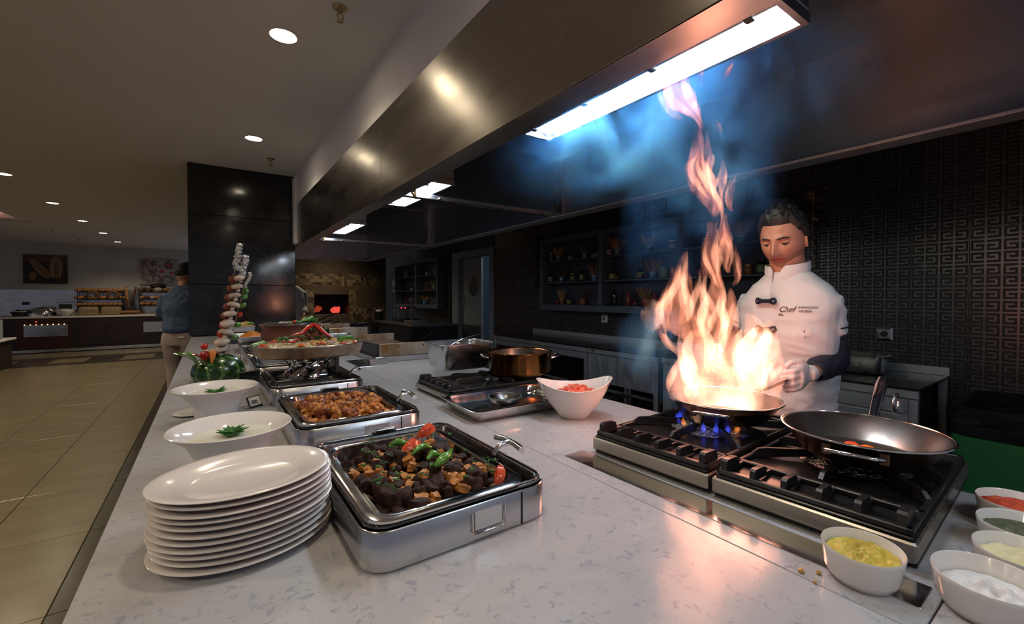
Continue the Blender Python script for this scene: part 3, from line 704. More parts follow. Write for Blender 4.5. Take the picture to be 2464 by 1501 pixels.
o = MB().lathe([(0, .002), (.040, .002), (.066, .007), (.068, .006), (.044, 0), (0, 0)], 36).build('saucer', M['porcelain'], None, 60, loc=(-.045, 1.93, CT)); tag(o, 'small white saucer peeking out behind the far soup bowl', 'saucer')

# ---- little cards on stands
M['card'] = mat('printed_card', (.66, .58, .50), .6)
def card(x, y, rz, tilt, w, h, label, lines=True, z=CT):
    t = thing('name_card', label, 'sign', (x, y, z), rz)
    e = (0, 0, 0)
    b = MB().rbox(-w/2, w/2, -.003, .003, .004, h, .001); o = b.build('frame', M['welldark'], t, rot=(tilt, 0, 0))
    MB().rbox(-w/2+.004, w/2-.004, -.0042, -.003, .008, h-.004, .0003).build('paper', M['card'], t, rot=(tilt, 0, 0))
    if lines:
        for k in range(4): MB().box(-w/2+.010, w/2-.012-.006*(k % 2), -.0048, -.0042, .014+k*(h-.03)/4, .017+k*(h-.03)/4).build('text_line', M['black'], t, rot=(tilt, 0, 0))
    MB().rbox(-w/2, w/2, -.004, .030, 0, .004, .001).build('foot', M['welldark'], t)
card(.142, 1.90, .62, -.5, .052, .045, 'small framed name card between far soup bowl and dishes')
card(.165, 2.52, .5, -.5, .055, .050, 'blank cream name card right of the watermelon', False)
card(.135, 3.30, .2, -.3, .060, .045, 'brown name card behind the mushroom skewer', False)
# ---- watermelon centrepiece
m = mat('watermelon_rind', (.02, .09, .015), .25, coat=.3); M['melon'] = m
N, L = nt(m); tc = N.new('ShaderNodeTexCoord'); sx = N.new('ShaderNodeSeparateXYZ'); L.new(tc.outputs['Object'], sx.inputs[0])
at = N.new('ShaderNodeMath'); at.operation = 'ARCTAN2'; L.new(sx.outputs[1], at.inputs[0]); L.new(sx.outputs[0], at.inputs[1])
nz = N.new('ShaderNodeTexNoise'); nz.inputs['Scale'].default_value = 28; nz.inputs['Detail'].default_value = 5; L.new(tc.outputs['Object'], nz.inputs['Vector'])
m1 = N.new('ShaderNodeMath'); m1.operation = 'MULTIPLY_ADD'; L.new(nz.outputs[0], m1.inputs[0]); m1.inputs[1].default_value = .8; L.new(at.outputs[0], m1.inputs[2])
m2 = N.new('ShaderNodeMath'); m2.operation = 'MULTIPLY'; L.new(m1.outputs[0], m2.inputs[0]); m2.inputs[1].default_value = 11.0
m3 = N.new('ShaderNodeMath'); m3.operation = 'SINE'; L.new(m2.outputs[0], m3.inputs[0])
ramp(m, m3, [(.30, (.008, .040, .008)), (.80, (.026, .10, .018)), (.97, (.12, .20, .045))])
t = thing('watermelon', 'carved half watermelon holding the decorative skewers', 'watermelon', (.035, 2.62, CT))
MB().lathe([(0, 0), (.100, 0), (.113, .022), (.116, .045), (.108, .078), (.085, .108), (.050, .126), (.02, .132), (0, .133)], 48).build('rind', M['melon'], t, 70)
o = MB().rbox(-.05, .05, -.004, .004, 0, .062, .002).build('folded_card', M['blackgloss'], None, loc=(.155, 2.43, CT), rot=(0, 0, .5)); tag(o, 'dark glossy card propped against the watermelon', 'card')
M['mush'] = ncol('mushroom', [(.3, (.44, .32, .25)), (.7, (.70, .57, .48))], .5, 30)
M['gill'] = mat('mushroom_gill', (.16, .10, .08), .7)
M['foil'] = ncol('crumpled_foil', [(.3, .55), (.7, .80)], .16, 90, metal=1.0, bmp=1.0, bd=.01, detail=3)
M['wood'] = mat('bamboo', (.45, .30, .15), .6)
def skew(p0, p1, label):
    o = MB().tube([p0, p1], .002, 6).build('skewer', M['wood'], None, 60); return tag(o, label, 'skewer')
P0, P1 = Vector((.034, 2.600, 1.12)), Vector((.132, 2.600, 1.535))
skew(P0, P1, 'bamboo skewer threaded with mushrooms above the watermelon')
q0 = Vector((.030, 2.635, 1.13)); q1 = Vector((.112, 2.635, 1.60)); skew(q0, q1, 'bamboo skewer threaded with red pieces above the watermelon')
r0 = Vector((.066, 2.625, 1.12)); r1 = Vector((.148, 2.610, 1.500)); skew(r0, r1, 'bamboo skewer threaded with peppers above the watermelon')
ax = (P1-P0).normalized(); rot = Vector((0, 0, 1)).rotation_difference(ax).to_euler()
names = ['lowest', 'second', 'third', 'fourth', 'fifth', 'sixth', 'seventh', 'eighth', 'topmost']
for k in range(9):
    u = .075 + k*.112; p = P0 + (P1-P0)*u; s_ = 1.38 - .055*k
    t = thing('mushroom', '%s mushroom on the skewer above the watermelon' % (names[k] if k in (0, 8) else names[k] + ' from bottom'), 'mushroom', p, 0, 'mushrooms on the skewer')
    t.rotation_euler = Euler((rot.x + rnd.uniform(-.2, .2), rot.y + rnd.uniform(-.2, .2), rnd.random()*6), 'XYZ'); t.scale = (s_,)*3
    MB().lathe([(.003, .012), (.012, .006), (.022, .004), (.0265, .010), (.0255, .017), (.018, .024), (.008, .027), (0, .0275)], 20).build('cap', M['mush'], t, 60)
    MB().lathe([(0, -.014), (.008, -.013), (.009, -.004), (.0085, .008), (.006, .012)], 12).build('stem', M['mush'], t, 60)
    MB().lathe([(.009, .0065), (.022, .0042), (.022, .006), (.009, .009)], 16).build('gills', M['gill'], t, 60)
for k in range(9):
    p = q0 + (q1-q0)*(.06+k*.098)
    b = MB().ball((0, 0, 0), .0245-.0006*k, 12, 8, .22, k, (1, 1, .95)); 
    o = b.build('cherry_tomato', M['red'] if k < 4 else ncol('dried_meat_%d' % k, [(.3, (.16, .03, .02)), (.7, (.34, .08, .05))], .6, 40, bmp=.6), None, 60, loc=p)
    tag(o, ('%s cherry tomato on the red skewer' % ['lowest', 'second lowest', 'third lowest', 'highest'][k]) if k < 4 else ('dark red chunk, %s above the cherry tomatoes on red skewer' % ['first', 'second', 'third', 'fourth', 'fifth'][k-4]), 'tomato' if k < 4 else 'meat', 'pieces on the red skewer')
for k, u in enumerate([.30, .46, .60, .72, .84, .92]):
    p = r0 + (r1-r0)*u + Vector((.012, 0, 0)); mm_ = [M['greenpep'], M['greenpep'], M['red'], M['greenpep'], M['greenpep'], M['greenpep']][k]
    o = MB().ball((0, 0, 0), .018, 12, 8, .35, k+4, (1.1, .8, .75)).build('pepper_chunk', mm_, None, 60, loc=p, rot=(.3*k, .4, k))
    tag(o, 'red pepper chunk between green ones on right skewer' if k == 2 else '%s green pepper chunk on the right skewer' % ['lowest', 'second lowest', '', 'middle', 'second highest', 'highest'][k], 'pepper', 'pepper chunks on the skewer')
def foil(p, q_, label, seed, r=.012):
    p, q_ = Vector(p), Vector(q_); n = 15; pts = []; rad = []
    for k in range(n):
        u = k/(n-1); pts.append(p + (q_-p)*u + Vector((mnoise.noise(Vector((u*6, seed, 0)))*.010, 0, mnoise.noise(Vector((u*6, seed, 5)))*.004))); rad.append(r*(.8+.55*abs(mnoise.noise(Vector((u*9, seed, 9))))+.3*(k % 2)))
    rad[-1] *= .8
    o = MB().tube(pts, rad, 9).build('foil_wrap', M['foil'], None, 25); tag(o, label, 'foil', 'crumpled foil skewer tips')
foil((.110, 2.635, 1.575), (.132, 2.62, 1.712), 'tallest crumpled foil tip on the left skewer', 1, .014)
foil((.132, 2.600, 1.525), (.158, 2.60, 1.650), 'thick crumpled foil tip on the mushroom skewer', 2, .015)
foil((.146, 2.612, 1.480), (.178, 2.60, 1.562), 'short bent foil tip on the pepper skewer', 3, .008)
# carved vegetable flowers on the left of the melon
def petals(c, n, L_, W_, m_, nm, label, cat, up=.6, a0=0, spread=6.28, seed=1):
    t = thing(nm, label, cat, c); q_ = random.Random(seed)
    for k in range(n):
        a = a0 + spread*k/n; b = MB(); rings = []
        for s_ in range(7):
            u = s_/6; w = W_*math.sin(PI*min(.98, .12+.86*u))**.7*(1 if u < .95 else .2); r_ = L_*u; z_ = L_*up*u - L_*.35*u*u
            ce = Vector((math.cos(a)*r_, math.sin(a)*r_, z_)); sd = Vector((-math.sin(a), math.cos(a), 0))*w
            rings.append([tuple(ce-sd), tuple(ce+Vector((0, 0, -.003))), tuple(ce+sd), tuple(ce+Vector((0, 0, .003)))])
        b.loft(rings, True, True).build('petal', m_, t, 60)
    return t
petals((-.022, 2.54, CT+.115), 7, .052, .013, M['red'], 'pepper_flower', 'red pepper carved into an open flower beside the melon', 'carved pepper', 1.0)
petals((-.055, 2.545, CT+.105), 6, .085, .011, M['greenpep'], 'cucumber_fan', 'green cucumber carved into curling leaves beside the melon', 'carved cucumber', .95, 2.0, 2.8)
petals((-.005, 2.57, CT+.135), 6, .030, .012, M['mush'], 'radish_flower', 'pale carved flower behind the red pepper flower', 'carved radish', 1.2)
o = MB().ball((-.022, 2.565, CT+.178), .016, 12, 8).build('cherry_tomato', M['red'], None, 60); tag(o, 'single cherry tomato on top of the carved flowers', 'tomato')
o = MB().lathe([(0, -.036), (.005, -.030), (.013, .004), (.014, .016), (.010, .024), (0, .026)], 16).build('carrot_drop', ncol('carrot', [(.3, (.65, .15, .02)), (.7, (.82, .28, .05))], .4, 30), None, 60, loc=(.010, 2.50, CT+.138), rot=(-.15, .1, 0)); tag(o, 'orange carrot drop leaning on the watermelon front', 'carrot')

# ---- brown clay pot with black griddle lid
M['clay'] = ncol('brown_clay', [(.3, (.10, .030, .016)), (.7, (.20, .065, .034))], .42, 6, detail=6)
t = thing('clay_pot', 'large brown clay pot behind the raised rice tray', 'pot', (.452, 3.26, CT+.072))
MB().lathe([(0, .004), (.158, .004), (.172, .02), (.180, .06), (.180, .10), (.170, .135), (.176, .150), (.190, .158), (.192, .162), (.186, .164), (.165, .150), (0, .150)], 56).build('body', M['clay'], t, 60)
MB().lathe([(0, .1605), (.165, .1605), (.170, .166), (.166, .172), (0, .168)], 48).build('lid', M['iron'], t, 50)
zz_ = CT+.072+.171
pod('green_pepper', [(.500, 3.20, zz_+.010), (.53, 3.21, zz_+.018), (.57, 3.22, zz_+.022), (.60, 3.225, zz_+.014)], [.006, .017, .022, .008], M['greenpep'], 'big green pepper lying on the clay pot lid')
pod('green_pepper', [(.42, 3.16, zz_+.006), (.47, 3.17, zz_+.010), (.50, 3.18, zz_+.006)], [.004, .010, .004], M['greenpep'], 'small green pepper beside big one on clay pot lid')
o = MB().ball((.455, 3.14, zz_+.010), .012, 10, 8).build('cherry_tomato', M['red'], None, 60); tag(o, 'cherry tomato on the clay pot lid', 'tomato')
b = MB()
for k in range(9): b.ball((.37+k*.011, 3.15+.01*(k % 3), zz_+.005), .008, 7, 5, .5, k)
tag(b.build('mushroom_bits', M['mush'], None, 60), 'small mushroom bits scattered on the clay pot lid', 'mushrooms', kind='stuff')
# ---- two trays of orange and shredded food behind
def slab_tray(x0, x1, y0, y1, z0, z1, label):
    b = MB(); gnpan(b, (x0+x1)/2, (y0+y1)/2, (x1-x0)/2, (y1-y0)/2, z1, z1-z0, .008, .02); o = b.build('serving_tray', M['tablesteel'], None, 50); return tag(o, label, 'tray')
slab_tray(.165, .375, 3.74, 4.10, CT+.071, CT+.120, 'steel tray of orange food left of the clay pot')
M['orangefood'] = ncol('orange_stew', [(.3, (.42, .10, .012)), (.6, (.62, .22, .03)), (.85, (.70, .38, .10))], .35, 30, bmp=.5, bd=.004)
b = MB(); b.loft([[(.27+.088*u*math.cos(2*PI*i/28), 3.92+.155*u*math.sin(2*PI*i/28), CT+.105+.045*(1-u*u)) for i in range(28)] for u in (1, .8, .6, .4, .2, .02)])
tag(b.build('orange_food', M['orangefood'], None, 60), 'mound of orange food in tray left of clay pot', 'food', kind='stuff')
o = MB().rbox(.10, .36, 4.55, 4.95, CT, CT+.09, .004).build('tray_plinth', M['welldark']); tag(o, 'dark plinth block under the tray of shredded food', 'plinth')
slab_tray(.11, .345, 4.56, 4.94, CT+.0905, CT+.150, 'steel tray of shredded yellow food before the marble column')
M['shred'] = ncol('shredded_potato', [(.3, (.55, .30, .06)), (.7, (.74, .52, .20))], .5, 20)
b = MB(); q_ = random.Random(3)
for k in range(160):
    c0 = Vector((.225+q_.uniform(-.09, .09), 4.73+q_.uniform(-.15, .15), CT+.142+q_.random()*.03)); a = q_.random()*6.28; d = Vector((math.cos(a), math.sin(a), q_.uniform(-.3, .5)))*.028
    b.tube([c0-d, c0+d*.1+Vector((0, 0, .004)), c0+d], .0032, 5)
tag(b.build('shredded_food', M['shred'], None, 60), 'shredded yellow food heaped before the marble column', 'food', kind='stuff')
pod('green_pepper', [(.275, 4.62, CT+.170), (.31, 4.62, CT+.176), (.335, 4.63, CT+.17)], [.005, .013, .006], M['greenpep'], 'green pepper on top of the shredded yellow food')

# ================================================================== COOKING LINE
M['foilb'] = ncol('burner_foil', [(.3, .35), (.7, .75)], .22, 120, metal=1.0, bmp=1.0, bd=.012, detail=3)
M['burnersteel'] = steel('range_steel', (.46, .43, .38), .25, .42, (30, 1, 30))
M['rtop'] = ncol('range_top_enamel', [(.3, (.006, .006, .007)), (.8, (.018, .017, .017))], .22, 30, bmp=.15, bd=.002)
M['copper'] = ncol('gas_flame_blue', [(.3, (.02, .03, .5)), (.7, (.1, .1, .8))], .5, 10)
def burner_module(t, y0, y1, x0, x1, foil_on, hb=.042):
    """one hob module inside thing t, local coordinates"""
    MB().rbox(x0+.012, x1, y0+.002, y1-.002, 0, .012, .001).build('plinth', M['black'], t)
    MB().rbox(x0, x1, y0+.001, y1-.001, .010, hb, .003).build('body', M['burnersteel'], t)
    MB().rbox(x0+.006, x1-.012, y0+.006, y1-.006, hb, hb+.006, .002).build('hob_top', M['rtop'], t)
    zc = hb+.006; yc = (y0+y1)/2; zt_ = hb+.030
    # cast grate: frame
    b = MB()
    xa, xb, ya, yb = x0+.010, x1-.022, y0+.007, y1-.007
    for (u0, u1, v0, v1) in ((xa, xa+.012, ya, yb), (xb-.012, xb, ya, yb), (xa, xb, ya, ya+.010), (xa, xb, yb-.010, yb), (xa+.088, xa+.100, ya, yb)): b.rbox(u0, u1, v0, v1, zc, zc+.011, .002)
    b.build('grate_frame', M['iron'], t)
    # fins in the front strip
    nf = 6
    for k in range(nf):
        yy = ya + .014 + k*(yb-ya-.028)/(nf-1); f = MB(); h = .029 + (.004 if k in (0, nf-1) else 0)
        prof_ = [(xa+.002, zc+.006), (xa+.004, zc+h-.004), (xa+.009, zc+h), (xa+.050, zc+h-.002), (xa+.056, zc+h-.006), (xa+.062, zc+.006)]
        w = .0065 if k in (0, nf-1) else .005
        yo = .012*(k-2.5)/2.5*0
        f.loft([[(p[0], yy-w, p[1]) for p in prof_], [(p[0], yy+w, p[1]) for p in prof_]], True, True); f.build('grate_fin', M['iron'], t, 40)
        MB().rbox(xa+.058, xa+.09, yy-.003, yy+.003, zc+.003, zc+.010, .001).build('grate_tie', M['iron'], t)
    # arms to the burner
    xm = (xa+.10+xb)/2
    for k in range(8):
        a = k*PI/4 + PI/8*0; ex = math.cos(a); ey = math.sin(a)
        r_out = min((xb-.006-xm)/max(abs(ex), 1e-3), (yb-.005-yc)/max(abs(ey), 1e-3)); r_in = .062
        if r_out < r_in+.02: continue
        f = MB(); sd = Vector((-ey, ex, 0))*.0052; rings = []
        for rr, z0, z1 in ((r_out, zc+.002, zc+.012), (r_out-.012, zc+.002, zt_-.002), (r_out-.03 if r_out > .12 else r_out-.015, zc+.003, zt_), (r_in+.006, zc+.010, zt_), (r_in, zc+.012, zt_-.005)):
            c0 = Vector((xm+ex*rr, yc+ey*rr, 0)); rings.append([tuple(c0-sd+Vector((0, 0, z0))), tuple(c0+sd+Vector((0, 0, z0))), tuple(c0+sd*.8+Vector((0, 0, z1))), tuple(c0-sd*.8+Vector((0, 0, z1)))])
        f.loft(rings, True, True).build('grate_arm', M['iron'], t, 30)
    MB().lathe([(.02, 0), (.052, 0), (.054, .004), (.044, .010), (.042, .016), (.030, .020), (.02, .018)], 28, (xm, yc, zc)).build('burner_head', M['iron'], t, 40)
    if foil_on:
        b = MB(); rings = []
        for rr, zz2 in ((.105, .001), (.092, .006), (.076, .017), (.062, .023), (.052, .0245)):
            rings.append([(xm+(rr*(1+.10*mnoise.noise(Vector((math.cos(2*PI*i/36)*4, math.sin(2*PI*i/36)*4, rr*40)))))*math.cos(2*PI*i/36), yc+rr*math.sin(2*PI*i/36), zc+zz2+.004*mnoise.noise(Vector((i*.9, rr*90, 2)))) for i in range(36)])
        b.loft(rings).build('foil_liner', M['foilb'], t, 30)
    return xm, yc, zc, zt_
rg = thing('gas_range', 'two-burner black gas range under the frying pans', 'stove', (1.130, .522, CT), math.radians(3.0))
c1 = burner_module(rg, .003, .325, -.270, .275, True); c2_ = burner_module(rg, -.325, -.003, -.270, .275, True)
o = MB().rbox(-.035, .035, -.36, .335, 0, .0012, .0004).build('steel_strip', M['chrome'], None, loc=(.806, .52, CT), rot=(0, 0, math.radians(1.4))); tag(o, 'flat steel strip let into worktop before the range', 'strip')
rg2 = thing('gas_range', 'black gas range under the deep steel pan and brass pot', 'stove', (1.065, 1.73, CT))
burner_module(rg2, -.205, .125, -.305, .255, False, .030)

# burning gas ring under the flaming pan
def emis_mat(name, col, s):
    m = bpy.data.materials.new(name); m.use_nodes = True; N, L = nt(m); N.remove(N['Principled BSDF']); v = N.new('ShaderNodeEmission'); v.inputs[0].default_value = (*col, 1); v.inputs[1].default_value = s
    L.new(v.outputs[0], N['Material Output'].inputs['Volume']); return m
M['gasblue'] = emis_mat('gas_flame_volume', (.06, .10, 1.0), 45.0)
M['gasorange'] = emis_mat('gas_flame_tip_volume', (1.0, .30, .06), 45.0)
def rloc(x, y, z): 
    a = math.radians(3.0); return (1.130 + x*math.cos(a) - y*math.sin(a), .522 + x*math.sin(a) + y*math.cos(a), CT+z)
gx, gy, gz, _ = c1
gf = thing('gas_flame', 'blue gas flame burning under the flaming pan', 'flame', rloc(gx, gy, gz))
for k in range(18):
    a = 2*PI*k/18; r_ = .080; h = .024+.010*rnd.random()
    MB().tube([(r_*math.cos(a), r_*math.sin(a), .004), (r_*1.1*math.cos(a), r_*1.1*math.sin(a), .004+h*.5), (r_*1.12*math.cos(a), r_*1.12*math.sin(a), .004+h)], [.005, .0075, .001], 8).build('jet', M['gasorange'] if k % 5 == 3 else M['gasblue'], gf, 60)

# ---- frying pans
M['panin'] = ncol('pan_steel', [(.25, (.10, .06, .04)), (.42, (.40, .36, .31)), (.8, (.58, .55, .50))], .27, 9, metal=1.0, scale=(1, 1, 1.5), detail=8)
M['panout'] = ncol('scorched_pan', [(.3, (.05, .030, .020)), (.7, (.20, .14, .10))], .35, 7, metal=.9, detail=7)
def fry_pan(name, label, loc, r, h, hand_dir, loop_dir, tilt=0, hl=.25, hup=.10):
    t = thing(name, label, 'pan', loc); t.rotation_euler = (0, tilt, 0)
    MB().lathe([(0, .003), (r*.66, .003), (r*.72, .008), (r*.96, h-.001), (r, h), (r*1.008, h-.0012)], 64).build('inside', M['panin'], t, 60)
    MB().lathe([(r*1.008, h-.0012), (r*1.0, h-.003), (r*.965, h-.006), (r*.735, .006), (r*.66, 0), (0, 0)], 64).build('outside', M['panout'], t, 60)
    MB().tube([(r*1.004*math.cos(2*PI*i/64), r*1.004*math.sin(2*PI*i/64), h-.0006) for i in range(65)], .0022, 6, False).build('rim', M['chrome'], t, 60)
    d = Vector((math.cos(hand_dir), math.sin(hand_dir), 0)); p0 = d*r*.93 + Vector((0, 0, h*.72))
    pts = [p0, p0+d*.03+Vector((0, 0, .012)), p0+d*hl*.4+Vector((0, 0, hup*.45)), p0+d*hl*.8+Vector((0, 0, hup*.85)), p0+d*hl+Vector((0, 0, hup))]
    MB().tube(pts, [.013, .010, .011, .013, .011], 12, True, .6).build('handle', M['chrome'], t, 60)
    e = Vector((math.cos(loop_dir), math.sin(loop_dir), 0)); s_ = Vector((-e.y, e.x, 0)); b0 = e*r*.90 + Vector((0, 0, h*.66))
    MB().tube([b0-s_*.045, b0-s_*.043+e*.022+Vector((0, 0, .004)), b0-s_*.030+e*.034+Vector((0, 0, .006)), b0+s_*.030+e*.034+Vector((0, 0, .006)), b0+s_*.043+e*.022+Vector((0, 0, .004)), b0+s_*.045], .0042, 8).build('loop_handle', M['chrome'], t, 60)
    for k in (-1, 1): MB().rbox(-.008, .008, -.003, .003, -.012, .012, .002).build('handle_bracket', M['panout'], t, loc=tuple(b0+s_*.045*k+e*.002), rot=(0, 0, loop_dir+PI/2))
    return t
GT = CT+.042+.006+.026
fry_pan('frying_pan', 'flaming steel frying pan gripped by the chef', (1.205, .672, GT), .150, .058, math.radians(-3), math.radians(180+18), 0, .28, .040)
fry_pan('frying_pan', 'tilting steel frying pan of tomatoes nearest the camera', (1.162, .338, GT), .147, .058, math.radians(8), math.radians(180+12), 0, .18, .085)
MB_ring = MB().tube([(.022*math.cos(a*PI/10), 0, .022*math.sin(a*PI/10)) for a in range(21)], .003, 6, False).build('hanging_ring', M['steel'], None, 60, loc=(1.495, .36, GT+.065)); tag(MB_ring, 'steel ring hanging at the near pan handle', 'ring')
for k, (x, y, s_) in enumerate([(1.10, .385, 1), (1.135, .375, 1.2), (1.155, .35, 1.15), (1.12, .345, 1), (1.175, .33, .9), (1.15, .31, 1), (1.185, .36, .8)]):
    wh = ['leftmost', 'largest', 'second largest', 'front', 'rightmost', 'lowest', 'farthest'][k]
    o = MB().ball((0, 0, 0), .018*s_, 10, 8, .4, k+60, (1.1, 1, .5)).build('tomato_piece', M['orangeveg'] if k % 3 else M['tomato'], None, 60, loc=(x, y, GT+.012)); tag(o, '%s cooked tomato piece in the near frying pan' % wh, 'tomato', 'cooked tomato pieces in the near pan')

# ---- pots on the second range
G2 = CT+.030+.006+.024
t = thing('deep_steel_pan', 'deep rectangular steel pan left of the brass pot', 'pan', (1.040, 1.955, G2+.001))
b = MB(); gnpan(b, 0, 0, .155, .125, .130, .130, .014, .035, taper=.016); b.build('body', M['steel'], t, 50)
MB().rbox(-.012, .012, -.02, .02, .120, .131, .002).build('inner_ledge', M['chrome'], t)
sp_ = thing('ladle', 'steel ladle handle resting across the deep steel pan', 'ladle', (1.10, 2.03, G2+.135))
MB().tube([(-.06, .02, -.03), (.0, .01, .0), (.08, -.0, .018), (.115, -.004, .024)], [.006, .005, .005, .007], 8, True, .5).build('handle', M['chrome'], sp_, 60)
M['tint'] = ncol('heat_tinted_steel', [(.28, (.05, .022, .014)), (.45, (.30, .11, .035)), (.62, (.42, .22, .07)), (.85, (.20, .07, .05))], .2, 5, metal=1.0, scale=(1, 1, 1.6), detail=7)
t = thing('saute_pot', 'wide heat-tinted steel pot on the second range', 'pot', (1.205, 1.665, G2+.001))
r_, h_ = .146, .100
MB().lathe([(0, 0), (r_-.012, 0), (r_-.003, .004), (r_, .014), (r_, h_-.006), (r_+.007, h_), (r_+.006, h_+.003), (r_-.001, h_), (r_-.0035, h_-.004)], 64).build('outside', M['tint'], t, 50)
MB().lathe([(r_-.0035, h_-.004), (r_-.0035, .016), (r_-.012, .004), (0, .004)], 64).build('inside', M['panin'], t, 50)
for a in (math.radians(-35), math.radians(145)):
    e = Vector((math.cos(a), math.sin(a), 0)); s_ = Vector((-e.y, e.x, 0)); b0 = e*r_ + Vector((0, 0, h_*.72))
    MB().tube([b0-s_*.035, b0-s_*.033+e*.022+Vector((0, 0, .006)), b0-s_*.02+e*.036+Vector((0, 0, .012)), b0+s_*.02+e*.036+Vector((0, 0, .012)), b0+s_*.033+e*.022+Vector((0, 0, .006)), b0+s_*.035], .0058, 8).build('side_handle', M['chrome'], t, 60)

# ---- perforated tray with skimmer
t = thing('perforated_tray', 'shallow steel tray with perforated base before the second range', 'tray', (.925, 1.355, CT), math.radians(-2))
b = MB(); gnpan(b, 0, 0, .220, .145, .042, .042, .016, .028); b.build('body', M['chrome'], t, 50)
b = MB()
for i in range(30):
    for j in range(18): b.lathe([(0, .0026), (.0022, .0026), (.0022, .002)], 6, (-.160+i*.011, -.095+j*.011, 0))
o = b.build('perforations', M['black'], t); o['kind'] = 'stuff'
t = thing('skimmer', 'round wire skimmer lying in the perforated tray', 'skimmer', (.905, 1.345, CT+.034))
M['wire'] = steel('wire_mesh', (.16, .16, .17), .2, .4)
b = MB().lathe([(.062, .012), (.054, -.004), (.038, -.016), (.016, -.022), (.0, -.023), (.0, -.0215), (.016, -.0205), (.038, -.0145), (.053, -.003), (.0605, .012)], 36); b.build('mesh_bowl', M['wire'], t, 60)
MB().tube([(.062*math.cos(2*PI*i/40), .062*math.sin(2*PI*i/40), .012) for i in range(41)], .0034, 6, False).build('hoop', M['darksteel'], t, 60)
MB().tube([(.060, -.006, .012), (.12, -.004, .020), (.24, .010, .030), (.30, .022, .036)], [.0045, .004, .004, .006], 8, True, .6).build('handle', M['chrome'], t, 60)
# ---- wavy white bowl of tomatoes
t = thing('wavy_bowl', 'white boat-shaped bowl of chopped tomato by the range', 'bowl', (1.040, 1.115, CT), math.radians(-34.9))
def wring(a, b_, z0, dz, inset=0, n=56):
    out = []
    for i in range(n):
        th = 2*PI*i/n; c_, s_ = math.cos(th), math.sin(th); out.append((c_*(a-inset), s_*(b_-inset), z0 + dz*(abs(c_)**2.2)*(.80 if c_ > 0 else .62)))
    return out
Rw = [wring(.046, .040, 0, 0), wring(.049, .043, .004, 0), wring(.062, .054, .020, .001), wring(.090, .074, .050, .006), wring(.113, .088, .080, .020), wring(.129, .095, .104, .042), wring(.132, .0965, .1065, .043), wring(.130, .0945, .1075, .043), wring(.1255, .091, .103, .041), wring(.108, .083, .080, .020), wring(.084, .068, .050, .006), wring(.055, .047, .022, 0), wring(.03, .025, .015, 0)]
MB().loft(Rw, True, True).build('bowl', M['porcelain'], t, 60)
M['choptom'] = ncol('chopped_tomato', [(.3, (.62, .07, .04)), (.7, (.80, .25, .17))], .25, 40, coat=.3)
tm = proto_meshes('tomato_dice', 90, .011, M['choptom'], 4, 35)
for k in range(34):
    a = k*2.4; rr = .0115*math.sqrt(k); xx, yy = 1.045+rr*math.cos(a)*1.15*.82+rr*math.sin(a)*.5, 1.115-rr*math.cos(a)*.6+rr*math.sin(a)*.7
    piece('tomato_dice', tm, (xx, yy, CT+.078+.022*max(0, 1-rr/.06)+rnd.uniform(-.002, .004)), 'pink chopped tomato piece in the boat-shaped bowl', 'tomato', 'chopped tomato in the boat-shaped bowl', .8+.5*rnd.random())

# ---- condiment bowls on the right
def dip_bowl(x, y, label, rz=0, r=.058):
    t = thing('condiment_bowl', label, 'bowl', (x, y, CT), rz, 'white condiment bowls')
    MB().lathe([(0, .005), (r*.74, .005), (r*.86, .014), (r*.95, .046), (r*.985, .0485), (r*1.0, .047), (r*.985, .042), (r*.92, .014), (r*.80, .001), (r*.76, 0), (0, 0)], 48, sx=1.0, sy=.92).build('bowl', M['porcelain'], t, 60)
def dip_fill(x, y, h, m_, nm, label, cat, seed, r=.050, amp=.010, fr=26):
    b = MB(); rings = []
    for k in range(18):
        u = 1-k/17.0; rings.append([(r*u*math.cos(2*PI*i/36), .92*r*u*math.sin(2*PI*i/36), h + amp*(1-u*.8)*mnoise.noise(Vector((r*u*math.cos(2*PI*i/36)*fr*1.6, r*u*math.sin(2*PI*i/36)*fr*1.6, seed))) + .006*(1-u)) for i in range(36)])
    o = b.loft(rings, False, True).build(nm, m_, None, 179, loc=(x, y, CT)); tag(o, label, cat, kind='stuff')
dip_bowl(.796, .228, 'white bowl of mustard-yellow paste nearest the strip', .3, .055)
dip_fill(.796, .228, .036, ncol('yellow_paste', [(.3, (.42, .30, .025)), (.7, (.68, .55, .10))], .45, 40, bmp=.6, bd=.006, detail=6), 'yellow_paste', 'lumpy mustard-yellow paste in the nearest bowl', 'paste', 1, .048, .020, 75)
dip_bowl(.848, .106, 'white bowl of coarse salt at bottom right', .2, .062)
M['salt'] = ncol('coarse_salt', [(.35, (.70, .70, .71)), (.7, (.84, .84, .84))], .5, 60, bmp=.8, bd=.004)
dip_fill(.848, .106, .026, M['salt'], 'salt', 'coarse white salt in the bottom right bowl', 'salt', 3, .052, .018, 50)
dip_bowl(.975, .088, 'white bowl of pale butter behind the salt', .1)
dip_fill(.975, .088, .032, ncol('pale_butter', [(.3, (.68, .62, .34)), (.7, (.78, .74, .50))], .4, 20, bmp=.4, bd=.006), 'butter', 'pale yellow butter in bowl behind the salt', 'butter', 5, .050, .020, 45)
dip_bowl(1.088, .100, 'white bowl of dark dried herbs at right edge', .0)
dip_fill(1.088, .100, .034, ncol('dried_herbs', [(.3, (.035, .045, .020)), (.7, (.12, .13, .065))], .8, 110, bmp=.8, bd=.004), 'dried_herbs', 'dark dried herbs in the bowl at right edge', 'herbs', 7, .050, .008, 60)
dip_bowl(1.205, .118, 'white bowl of red chilli flakes farthest right', .0)
